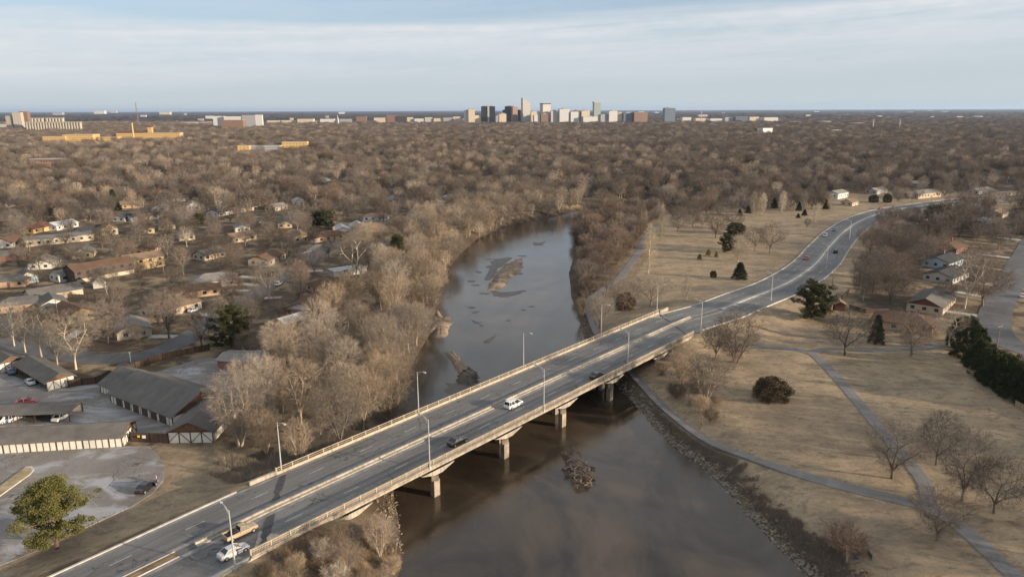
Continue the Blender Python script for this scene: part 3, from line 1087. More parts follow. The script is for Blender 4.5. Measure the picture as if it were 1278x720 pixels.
# single trees of the park and the streets, from the photograph: (px, py of the foot, height, width in photograph pixels)
for a in [
    (1113, 597, 'elm_b', 68, 'lawn inside the footpath bend', 92),
    (1168, 580, 'elm_a', 66, 'lawn below the dark hedge', 56),
    (1200, 625, 'elm_b', 90, 'lawn right of the footpath crossing', 84),
    (1240, 640, 'elm_a', 70, 'lawn right of the footpath crossing', 78),
    (1169, 674, 'elm_b', 62, 'lawn beside the lower footpath', 84),
    (1054, 443, 'elm_a', 60, 'lawn beside the footpath fork', 62),
    (1137, 444, 'elm_b', 58, 'lawn before the brown hip-roofed house', 66),
    (1184, 432, 'sycamore', 50, 'lawn left of the hedge', 50),
    (918, 452, 'red_a', 62, 'slope at the right bridge end', 66),
    (893, 448, 'elm_c', 44, 'slope at the right bridge end', 44),
    (880, 500, 'wood_c', 56, 'bank below the right bridge end', 62),
    (852, 482, 'wood_c', 52, 'bank below the right bridge end', 44),
    (812, 383, 'elm_c', 42, 'slope left of the right bridge end', 56),
    (779, 387, 'red_a', 36, 'slope between path and road', 44),
    (757, 366, 'elm_b', 36, 'slope beside the river path', 34),
    (748, 410, 'elm_c', 46, 'slope beside the river path', 38),
    (770, 330, 'red_b', 24, 'slope beside the river path', 26),
    (809, 341, 'poplar', 66, 'open park beside the river path', 16),
    (826, 301, 'poplar', 42, 'open park beside the river path', 14),
    (846, 290, 'elm_a', 26, 'far edge of the park', 27),
    (864, 285, 'elm_a', 23, 'far edge of the park', 22),
    (876, 284, 'elm_a', 20, 'far edge of the park', 20),
    (857, 374, 'poplar', 32, 'open park above the road', 12),
    (893, 297, 'elm_b', 34, 'middle of the open park', 34),
    (897, 268, 'poplar', 17, 'far edge of the park', 10),
    (921, 327, 'poplar', 38, 'park before the small dark spruce', 17),
    (942, 313, 'elm_a', 32, 'middle of the open park', 30),
    (961, 316, 'elm_a', 40, 'middle of the open park', 38),
    (916, 286, 'elm_c', 22, 'middle of the open park', 30),
    (940, 270, 'poplar', 32, 'far edge of the park', 11),
    (951, 269, 'poplar', 30, 'far edge of the park', 10),
    (976, 265, 'poplar', 28, 'far edge of the park', 9),
    (1003, 263, 'poplar', 26, 'far edge of the park', 9),
    (1018, 278, 'poplar', 26, 'open park inside the road bend', 9),
    (1007, 285, 'elm_b', 13, 'open park inside the road bend', 10),
    (1035, 262, 'poplar', 22, 'open park inside the road bend', 7),
    (1077, 308, 'elm_c', 24, 'outer side of the road bend', 22),
    (18, 432, 'sycamore', 56, 'verge behind the carports', 44),
    (32, 440, 'sycamore', 60, 'verge behind the carports', 46),
    (52, 446, 'sycamore', 68, 'verge behind the carports', 58),
    (72, 455, 'sycamore', 50, 'verge behind the carports', 40),
    (95, 461, 'sycamore', 74, 'verge behind the carports', 66),
    (135, 428, 'red_b', 54, 'lawn left of the grey gabled house', 58),
    (172, 432, 'elm_b', 30, 'lawn before the grey gabled house', 24),
    (211, 422, 'elm_b', 62, 'yard along the curving street', 60),
    (252, 432, 'elm_b', 46, 'inside verge of the curving street', 52),
    (274, 404, 'elm_c', 34, 'inside verge of the curving street', 30),
    (238, 384, 'elm_b', 36, 'yard along the curving street', 34),
    (291, 378, 'red_b', 40, 'yard along the curving street', 36),
    (336, 372, 'elm_c', 50, 'verge of the side street', 48),
    (392, 344, 'elm_b', 40, 'verge of the side street', 40),
    (375, 346, 'elm_c', 34, 'verge of the side street', 28),
    (445, 352, 'sycamore', 64, 'back yards near the west bank', 60),
    (300, 556, 'wood_c', 92, 'west bank beside the courtyard building', 84),
    (425, 566, 'elm_c', 92, 'west bank close to the bridge', 78),
    (1226, 382, 'red_b', 58, 'yard along the right-hand street', 62),
    (1204, 385, 'sycamore', 74, 'yard along the right-hand street', 52),
    (1110, 380, 'elm_a', 56, 'yards behind the right-hand houses', 64),
    (1178, 378, 'elm_c', 30, 'yards behind the right-hand houses', 30),
    (1215, 345, 'elm_a', 42, 'yard along the right-hand street', 42),
    (1246, 312, 'elm_c', 30, 'yard along the right-hand street', 34),
]:
    tree_px(*a)

# woods and gardens: sampled over the ground, inside regions drawn on the photograph
BUILD_FOOT = []    # (x, y, radius) of buildings, filled before sampling
VIEWS = []         # (px0, py0, px1, py1, depth, share of trees kept out): house fronts that stay visible


def px_in(poly, p):
    return poly_sd(poly, p[:, 0], p[:, 1]) < 0


REG = [
    # name, polygon of tree feet in photograph pixels, spacing m, [(kind, weight)], (hmin, hmax), zone words
    ('west', [(272, 570), (285, 510), (330, 470), (345, 425), (395, 390), (430, 340), (470, 300), (525, 288), (572, 300), (560, 340), (545, 372), (540, 405), (515, 445), (500, 490), (492, 530), (450, 556), (380, 578), (330, 588)],
     6.2, [('wood_a', 4), ('wood_b', 4), ('wood_c', 4), ('elm_c', 2), ('shrub', 2)], (9, 17), 'west bank wood'),
    ('near', [(330, 735), (352, 700), (420, 668), (470, 648), (500, 655), (510, 690), (505, 740), (480, 790), (380, 800)], 3.6,
     [('wood_c', 4), ('wood_b', 1), ('shrub', 3), ('elm_c', 2)], (4.5, 7.6), 'thicket below the bridge'),
    ('westbank2', [(525, 288), (600, 292), (640, 278), (722, 260), (730, 250), (600, 262), (520, 278)], 6.0,
     [('wood_a', 3), ('wood_b', 3), ('elm_c', 2)], (9, 15), 'far bank at the river bend'),
    ('east', [(716, 285), (745, 272), (800, 262), (835, 270), (806, 285), (790, 312), (765, 325), (735, 352), (726, 352), (722, 330), (724, 310)], 5.4,
     [('red_a', 5), ('red_b', 3), ('elm_c', 1), ('wood_c', 2)], (6, 11), 'east bank thicket'),
    ('east2', [(716, 345), (740, 350), (744, 385), (738, 420), (730, 418), (722, 390)], 5.0,
     [('red_a', 4), ('shrub_red', 4), ('wood_c', 2)], (4, 9), 'east bank thicket'),
    ('edge', [(830, 272), (880, 252), (1030, 252), (1030, 262), (935, 266), (900, 262), (870, 275), (840, 282)], 7.5,
     [('elm_a', 4), ('elm_c', 2), ('dark', 0), ('red_b', 2)], (8, 13), 'wood edging the park'),
    ('rightyards', [(1075, 330), (1085, 300), (1110, 280), (1200, 262), (1240, 262), (1225, 300), (1190, 300), (1160, 340), (1120, 372), (1080, 378), (1068, 372)], 6.8,
     [('elm_a', 4), ('elm_b', 2), ('elm_c', 3), ('red_b', 2)], (7, 12), 'yards beyond the road'),
    ('rightfar', [(1200, 262), (1330, 262), (1330, 240), (1100, 244), (1110, 252)], 9.5,
     [('elm_a', 4), ('elm_b', 2), ('elm_c', 3), ('sycamore', 1)], (8, 13), 'streets at the far right'),
    ('slope', [(800, 462), (850, 450), (872, 480), (900, 512), (885, 528), (850, 505), (825, 485)], 3.4,
     [('shrub', 4), ('shrub_red', 4), ('wood_c', 2)], (3, 6), 'bank below the right bridge end'),
    ('yards', [(-60, 430), (-60, 300), (520, 262), (520, 288), (470, 300), (430, 340), (395, 388), (340, 425), (270, 420), (150, 440), (110, 420), (0, 396)], 12.5,
     [('elm_a', 4), ('elm_b', 3), ('elm_c', 4), ('red_b', 2), ('sycamore', 1)], (8, 13), 'gardens on the left'),
    ('courtside', [(262, 447), (335, 440), (335, 465), (300, 450)], 7.0, [('elm_c', 3), ('red_b', 2)], (6, 10), 'courtyard edge by the brown building'),
]


def clear_of(x, y, rad, r=0.0):
    if line_d(ROAD, np.array([x]), np.array([y]))[0][0] < ROAD_W + 4 + r * 0.35:
        return False
    for P, w in PATHS:
        if line_d(P, np.array([x]), np.array([y]))[0][0] < w + 0.8:
            return False
    for P, w in ST:
        if line_d(P, np.array([x]), np.array([y]))[0][0] < w + 1.2:
            return False
    for bx, by, br in BUILD_FOOT:
        if (bx - x) ** 2 + (by - y) ** 2 < (br + rad) ** 2:
            return False
    return True


_rv_ = random.Random(77)


def blocks_view(x, y, z, h, r):
    p = proj([(x, y, z), (x, y, z + h)])
    w = r * FPX / p[0, 2]
    for a, b, c, d, dep, keep in VIEWS:
        if p[0, 2] < dep and p[0, 0] + w * 0.45 > a and p[0, 0] - w * 0.45 < c and p[1, 1] + (p[0, 1] - p[1, 1]) * 0.35 < d and p[0, 1] > b + 3:
            return _rv_.random() < keep
    return False


def thin_bucket(cell):
    return {}


def fill_regions():
    rg = random.Random(5)
    bucket = {}

    def near(x, y, s):
        cx, cy = int(x // 8), int(y // 8)
        n = int(s // 8) + 1
        for i in range(cx - n, cx + n + 1):
            for j in range(cy - n, cy + n + 1):
                for q in bucket.get((i, j), ()):
                    if (q[0] - x) ** 2 + (q[1] - y) ** 2 < s * s:
                        return True
        return False

    for t in TREES:
        bucket.setdefault((int(t[0] // 8), int(t[1] // 8)), []).append((t[0], t[1]))
    for name, poly, sp, ks, (h0, h1), zone in REG:
        W = [at(p, q, 0) for p, q in poly]
        xs = [v.x for v in W]; ys = [v.y for v in W]
        area = (max(xs) - min(xs)) * (max(ys) - min(ys))
        tries = int(area / (sp * sp) * 5)
        X = np.array([rg.uniform(min(xs), max(xs)) for _ in range(tries)])
        Y = np.array([rg.uniform(min(ys), max(ys)) for _ in range(tries)])
        ok = (poly_sd([(v.x, v.y) for v in W], X, Y) < 0) & (poly_sd(RIVER, X, Y) > 1.0)
        kinds = [k for k, w in ks for _ in range(w)]
        for x, y in zip(X[ok], Y[ok]):
            if near(x, y, sp):
                continue
            k = rg.choice(kinds)
            if 'shrub' in k:
                h = rg.uniform(2.4, 4.2)
            else:
                h = rg.uniform(h0, h1)
            r = PROTO[k][3] * h / PROTO[k][2]
            if not clear_of(x, y, 1.0 + r * 0.25, r):
                continue
            z = gh(x, y)
            if blocks_view(x, y, z, h, r):
                continue
            bucket.setdefault((int(x // 8), int(y // 8)), []).append((x, y))
            add_tree(x, y, k, h, zone, None)
    # the wooded city beyond, out to the towers
    pts = []
    y = 330.0
    while y < 3900:
        sp = 8.6 if y < 1200 else (10.5 if y < 2200 else 14.0)
        n = int((2 * 0.80 * y + 160) / sp)
        for _ in range(n):
            pts.append(((rg.random() - 0.5) * (2 * 0.80 * y + 160), y + rg.uniform(-sp, sp) * 0.55, sp))
        y += sp
    P = np.array(pts)
    px = proj(np.stack([P[:, 0], P[:, 1], np.zeros(len(P))], 1))
    blk = np.zeros(len(P), bool)
    for name, poly, *_ in REG:
        blk |= px_in(poly, px)
    parkpx = [(700, 420), (742, 372), (795, 296), (815, 266), (880, 252), (960, 254), (1060, 243), (1190, 240), (1290, 238), (1290, 275), (1120, 300), (1060, 372), (1090, 450), (1278, 700), (600, 720), (500, 700), (545, 372), (556, 345), (572, 320)]
    blk |= px_in(parkpx, px)
    blk |= poly_sd(RIVER, P[:, 0], P[:, 1]) < 2.5
    blk |= (px[:, 1] > 300)
    blk |= line_d(ROAD, P[:, 0], P[:, 1])[0] < ROAD_W + 6
    # gaps: streets, lots and clearings of the city
    cl = np.sin(P[:, 0] * 0.021 + 0.8 * np.sin(P[:, 1] * 0.006)) * np.sin(P[:, 1] * 0.013 + 1.7) + 0.45 * np.sin(P[:, 0] * 0.057 + P[:, 1] * 0.031)
    rr = np.array([rg.random() for _ in P])
    blk |= (cl > 0.72) & (rr < 0.72)
    out = []
    for (x, y, sp), b in zip(P, blk):
        if b or near(x, y, 6.0):
            continue
        bad = False
        for bx, by, br in BUILD_FOOT:
            if abs(bx - x) < br + 3 and (bx - x) ** 2 + (by - y) ** 2 < (br + 2.5) ** 2:
                bad = True
                break
        if bad:
            continue
        big = math.sin(x * 0.009 + 1.0) + math.sin(y * 0.0075 + x * 0.003)
        k = rg.choice(['elm_a', 'elm_a', 'elm_b', 'elm_c', 'elm_c', 'red_b', 'wood_b', 'elm_a'] + (['wood_a', 'wood_b'] if big > 0.4 or rg.random() < 0.3 else []) + (['sycamore', 'wood_a'] if rg.random() < 0.6 else []))
        h = rg.choice([rg.uniform(5.5, 9), rg.uniform(8, 12.5), rg.uniform(9, 13), rg.uniform(12, 16.5)]) * (1.1 if sp > 10 else 1.0)
        if blocks_view(x, y, 0.0, h, PROTO[k][3] * h / PROTO[k][2]):
            continue
        wid = 2 * PROTO[k][3] * h / PROTO[k][2] * (1.05 if sp < 10 else (1.25 if sp < 12 else 1.65))
        out.append((x, y, 0.0, k, h / PROTO[k][2], wid / (2 * PROTO[k][3]), rg.uniform(0, 6.28), 'wooded city', False))
    rs_ = random.Random(9)  # unseen trees added beyond the view to throw shade over the park
    casters = [(rs_.uniform(112, 200), rs_.uniform(112, 165), rs_.uniform(10, 15)) for _ in range(46)] + [(rs_.uniform(86, 165), rs_.uniform(52, 98), rs_.uniform(9, 14)) for _ in range(40)] + [(rs_.uniform(190, 250), rs_.uniform(150, 215), rs_.uniform(10, 14)) for _ in range(24)]
    for x, y, h in casters:
        p_ = proj([(x, y, h * 0.5)])[0]
        if p_[0] > 1278 + 8 * FPX / p_[2] or p_[1] > 800:
            out.append((x, y, 0.0, rg.choice(['elm_a', 'elm_c', 'wood_a']), h / 12.5, h / 12.5, rg.uniform(0, 6.28), 'wooded city', False))
    return out

# ------------------------------------------------------------------ buildings
def roof_mat(name, c):
    m = bpy.data.materials.new(name)
    m.use_nodes = True
    t = NT(m.node_tree); b = t.n['Principled BSDF']
    tc = t.new('ShaderNodeTexCoord').outputs['Object']
    n1 = t.noise(tc, 0.35, 4.0, 0.6); n2 = t.noise(t.mapping(tc, (4, 4, 9)), 1.0, 3.0, 0.7)
    col = t.mix(t.ramp(n1, [(0.3, 0.0), (0.7, 1.0)]), tuple(v * 0.75 for v in c), tuple(v * 1.2 for v in c))
    col = t.mix(t.math('MULTIPLY', t.ramp(n2, [(0.4, 1.0), (0.65, 0.0)]), 0.4), col, tuple(v * 0.55 for v in c))
    t.put(b.inputs['Base Color'], col)
    b.inputs['Roughness'].default_value = 0.92
    b.inputs['Specular IOR Level'].default_value = 0.15
    MATS[name] = m
    return m


def brick_mat(name, c):
    m = bpy.data.materials.new(name)
    m.use_nodes = True
    t = NT(m.node_tree); b = t.n['Principled BSDF']
    tc = t.new('ShaderNodeTexCoord').outputs['Object']
    sp = t.new('ShaderNodeSeparateXYZ', {0: tc})
    cv = t.new('ShaderNodeCombineXYZ', {0: t.math('ADD', sp.outputs[0], sp.outputs[1]), 1: sp.outputs[2], 2: 0.0})
    br = t.new('ShaderNodeTexBrick', {'Vector': cv.outputs[0], 'Color1': tuple(v * 0.8 for v in c), 'Color2': tuple(min(1, v * 1.2) for v in c), 'Mortar': tuple(v * 0.5 + 0.15 for v in c), 'Scale': 2.2})
    t.put(b.inputs['Base Color'], br.outputs[0])
    b.inputs['Roughness'].default_value = 0.9
    MATS[name] = m
    return m


def siding_mat(name, c):
    m = bpy.data.materials.new(name)
    m.use_nodes = True
    t = NT(m.node_tree); b = t.n['Principled BSDF']
    tc = t.new('ShaderNodeTexCoord').outputs['Object']
    sp = t.new('ShaderNodeSeparateXYZ', {0: tc})
    k = t.math('FRACT', t.math('MULTIPLY', sp.outputs[2], 4.5))
    n1 = t.noise(tc, 0.8, 4.0)
    col = t.mix(t.ramp(n1, [(0.3, 0.0), (0.7, 1.0)]), tuple(v * 0.82 for v in c), c)
    col = t.mix(t.ramp(k, [(0.0, 0.45), (0.12, 0.0)]), col, tuple(v * 0.5 for v in c))
    t.put(b.inputs['Base Color'], col)
    b.inputs['Roughness'].default_value = 0.75
    MATS[name] = m
    return m


WH = siding_mat('white_siding', (0.62, 0.60, 0.56))
CR = siding_mat('cream_siding', (0.50, 0.43, 0.32))
TANS = siding_mat('tan_siding', (0.42, 0.34, 0.24))
YEL = siding_mat('yellow_siding', (0.52, 0.37, 0.18))
BLU = siding_mat('pale_blue_siding', (0.36, 0.46, 0.54))
GRY = siding_mat('grey_siding', (0.40, 0.39, 0.37))
DBR = siding_mat('dark_brown_siding', (0.075, 0.052, 0.040))
BRK = brick_mat('red_brick', (0.20, 0.090, 0.062))
BRT = brick_mat('tan_brick', (0.44, 0.30, 0.19))
BRO = brick_mat('orange_brick', (0.50, 0.27, 0.12))
REDS = siding_mat('barn_red_siding', (0.13, 0.04, 0.032))
R_GRY = roof_mat('grey_shingle', (0.150, 0.140, 0.130))
R_LGR = roof_mat('pale_grey_shingle', (0.250, 0.235, 0.215))
R_BRN = roof_mat('brown_shingle', (0.145, 0.090, 0.062))
R_TAN = roof_mat('tan_shingle', (0.225, 0.160, 0.112))
R_DRK = roof_mat('charcoal_shingle', (0.060, 0.060, 0.064))
R_RED = roof_mat('dull_red_roofing', (0.17, 0.085, 0.062))
R_WHT = roof_mat('white_roofing', (0.48, 0.48, 0.48))
TRIM = mat('white_trim', (0.46, 0.45, 0.43), 0.7, 0.08, 2.0)
FASC = mat('brown_fascia', (0.16, 0.085, 0.05), 0.8, 0.2, 1.0)
PANE = mat('dark_window_glass', (0.03, 0.035, 0.045), 0.12, 0.1, 1.0, 0.6)
DOORM = mat('painted_door', (0.20, 0.10, 0.07), 0.6, 0.1, 2.0)


def pdist(p):
    return proj([tuple(p)])[0, 2]


def yaw_px(a, b):
    A = at(*a, 0); B = at(*b, 0)
    return math.atan2(B.y - A.y, B.x - A.x)


def window_part(parent, lx, ly, lz, w, h, ang, detail, fm=TRIM):
    """a window on a wall whose outward normal is at local angle ang"""
    n = Vector((math.cos(ang), math.sin(ang), 0))
    f = MB()
    if detail:
        t = 0.07
        f.box((0, 0, h / 2 + t / 2), (0.1, w + 2 * t, t)); f.box((0, 0, -h / 2 - t / 2), (0.1, w + 2 * t, t))
        f.box((0, w / 2 + t / 2, 0), (0.1, t, h)); f.box((0, -w / 2 - t / 2, 0), (0.1, t, h))
        f.box((0, 0, 0), (0.08, 0.06, h))
        o = f.build('window', fm, parent, (lx + n.x * 0.05, ly + n.y * 0.05, lz), ang)
        MB().box((0, 0, 0), (0.04, w, h)).build('pane', PANE, o, (-0.01, 0, 0))
    else:
        f.box((0, 0, 0), (0.06, w, h))
        o = f.build('window', PANE, parent, (lx + n.x * 0.03, ly + n.y * 0.03, lz), ang)
    return o


def roof_gable(L, W, z, rise, ov=0.45, th=0.18):
    m = MB()
    s = rise / (W / 2)
    hl, hw = L / 2 + ov, W / 2 + ov
    e = z - ov * s
    for sg in (1, -1):
        vs = []
        for dz in (0.0, th):
            vs += [(-hl, sg * hw, e + dz), (hl, sg * hw, e + dz), (hl, 0, z + rise + dz), (-hl, 0, z + rise + dz)]
        m.add(vs, [(0, 1, 2, 3), (4, 5, 6, 7), (0, 1, 5, 4), (1, 2, 6, 5), (3, 0, 4, 7)])
    return m


def roof_hip(L, W, z, rise, ov=0.5, th=0.15):
    m = MB()
    hl, hw = L / 2 + ov, W / 2 + ov
    r = max(0.0, hl - hw * 0.95)
    e = z - 0.15
    vs = [(-hl, -hw, e), (hl, -hw, e), (hl, hw, e), (-hl, hw, e)]
    vs += [(-hl, -hw, e + th), (hl, -hw, e + th), (hl, hw, e + th), (-hl, hw, e + th), (-r, 0, z + rise), (r, 0, z + rise)]
    m.add(vs, [(0, 3, 2, 1), (0, 1, 5, 4), (1, 2, 6, 5), (2, 3, 7, 6), (3, 0, 4, 7), (4, 5, 9, 8), (5, 6, 9), (6, 7, 8, 9), (7, 4, 8)])
    return m


def house(px, py, L, W, ridge, wh=2.6, rise=1.9, kind='gable', wall=WH, roof=R_GRY, gable=None, chimney=None, label='', name='house', cat='house',
          group='houses among the bare trees', view=True, win=True, garage=False, storeys=1, z=None, wins=None):
    g = gat(px, py) if z is None else at(px, py, z)
    yaw = yaw_px(*ridge) if isinstance(ridge, tuple) else math.radians(ridge)
    d = pdist(g)
    det = d < 240
    o = empty(name, (g.x, g.y, g.z), yaw, label, cat, group)
    wb = MB()
    hl, hw = L / 2, W / 2
    wb.prism([(-hl, -hw), (hl, -hw), (hl, hw), (-hl, hw)], -0.8, wh)
    if kind == 'gable':
        for sg in (1, -1):
            wb.add([(sg * hl, -hw, wh), (sg * hl, hw, wh), (sg * hl, 0, wh + rise), (sg * (hl - 0.12), -hw, wh), (sg * (hl - 0.12), hw, wh), (sg * (hl - 0.12), 0, wh + rise)],
                   [(0, 1, 2), (5, 4, 3), (0, 2, 5, 3), (1, 4, 5, 2)], 1)
    wb.build('wall', [wall, gable or wall], o)
    if kind == 'gable':
        ro = roof_gable(L, W, wh, rise).build('roof', roof, o)
    elif kind == 'hip':
        ro = roof_hip(L, W, wh, rise).build('roof', roof, o)
    else:
        m = MB(); m.box((0, 0, wh + 0.12), (L + 0.8, W + 0.8, 0.3)); ro = m.build('roof', roof, o)
    if chimney:
        cm = chimney if not isinstance(chimney, bool) else BRK
        c = MB(); c.box((0, 0, 0.9), (0.9, 0.7, 2.6)); c.box((0, 0, 2.25), (1.05, 0.85, 0.14))
        c.build('chimney', cm, ro, (L * 0.22, W * 0.12, wh + rise * 0.55))
    # openings on the sides that face the camera
    tocam = Vector((-g.x, -g.y, 0)).normalized()
    if win:
        first = True
        for ang, half, span in ((0, hl, W), (math.pi / 2, hw, L), (math.pi, hl, W), (-math.pi / 2, hw, L)):
            wn = Vector((math.cos(ang + yaw), math.sin(ang + yaw), 0))
            if wn.dot(tocam) < 0.12:
                continue
            n = wins if (wins and span == L) else max(1, int(span / 3.6))
            tx, ty = -math.sin(ang), math.cos(ang)
            for st in range(storeys):
                for k in range(n):
                    q = (k + 0.5) / n * span - span / 2
                    lx, ly = math.cos(ang) * half + tx * q, math.sin(ang) * half + ty * q
                    zz = wh * (st + 0.56) / storeys
                    if first and k == n // 2 and st == 0 and span == L:
                        dm = MB(); dm.box((0, 0, 1.03), (0.08, 0.98, 2.06))
                        dm.build('door', DOORM, o, (lx + math.cos(ang) * 0.04, ly + math.sin(ang) * 0.04, 0.02), ang)
                        first = False
                        continue
                    if garage and k == 0 and st == 0 and span == L:
                        dm = MB(); dm.box((0, 0, 1.08), (0.08, 2.9, 2.15))
                        dm.build('garage_door', TRIM, o, (lx + math.cos(ang) * 0.04, ly + math.sin(ang) * 0.04, 0.02), ang)
                        continue
                    window_part(o, lx, ly, zz, 1.25, 1.1, ang, det)
    if 'pale lower wall' in label:
        lb = MB(); lb.box((0, -hw - 0.05, 1.1), (L * 0.96, 0.08, 1.5))
        lb.build('lower_wall', CR, o)
    BUILD_FOOT.append((g.x, g.y, math.hypot(L, W) / 2 * 0.92))
    if view:
        c = [(g.x + sx * hl * math.cos(yaw) - sy * hw * math.sin(yaw), g.y + sx * hl * math.sin(yaw) + sy * hw * math.cos(yaw), zz) for sx in (-1, 1) for sy in (-1, 1) for zz in (g.z, g.z + wh + rise)]
        p = proj(c)
        VIEWS.append((p[:, 0].min() + 1, p[:, 1].min() + 1, p[:, 0].max() - 1, p[:, 1].max() - 2, p[:, 2].min(), (0.94 if d < 335 else 0.7) if 'glimpsed' not in label else 0.45))
    LANDMARKS.append((label, g.x, g.y))
    return o


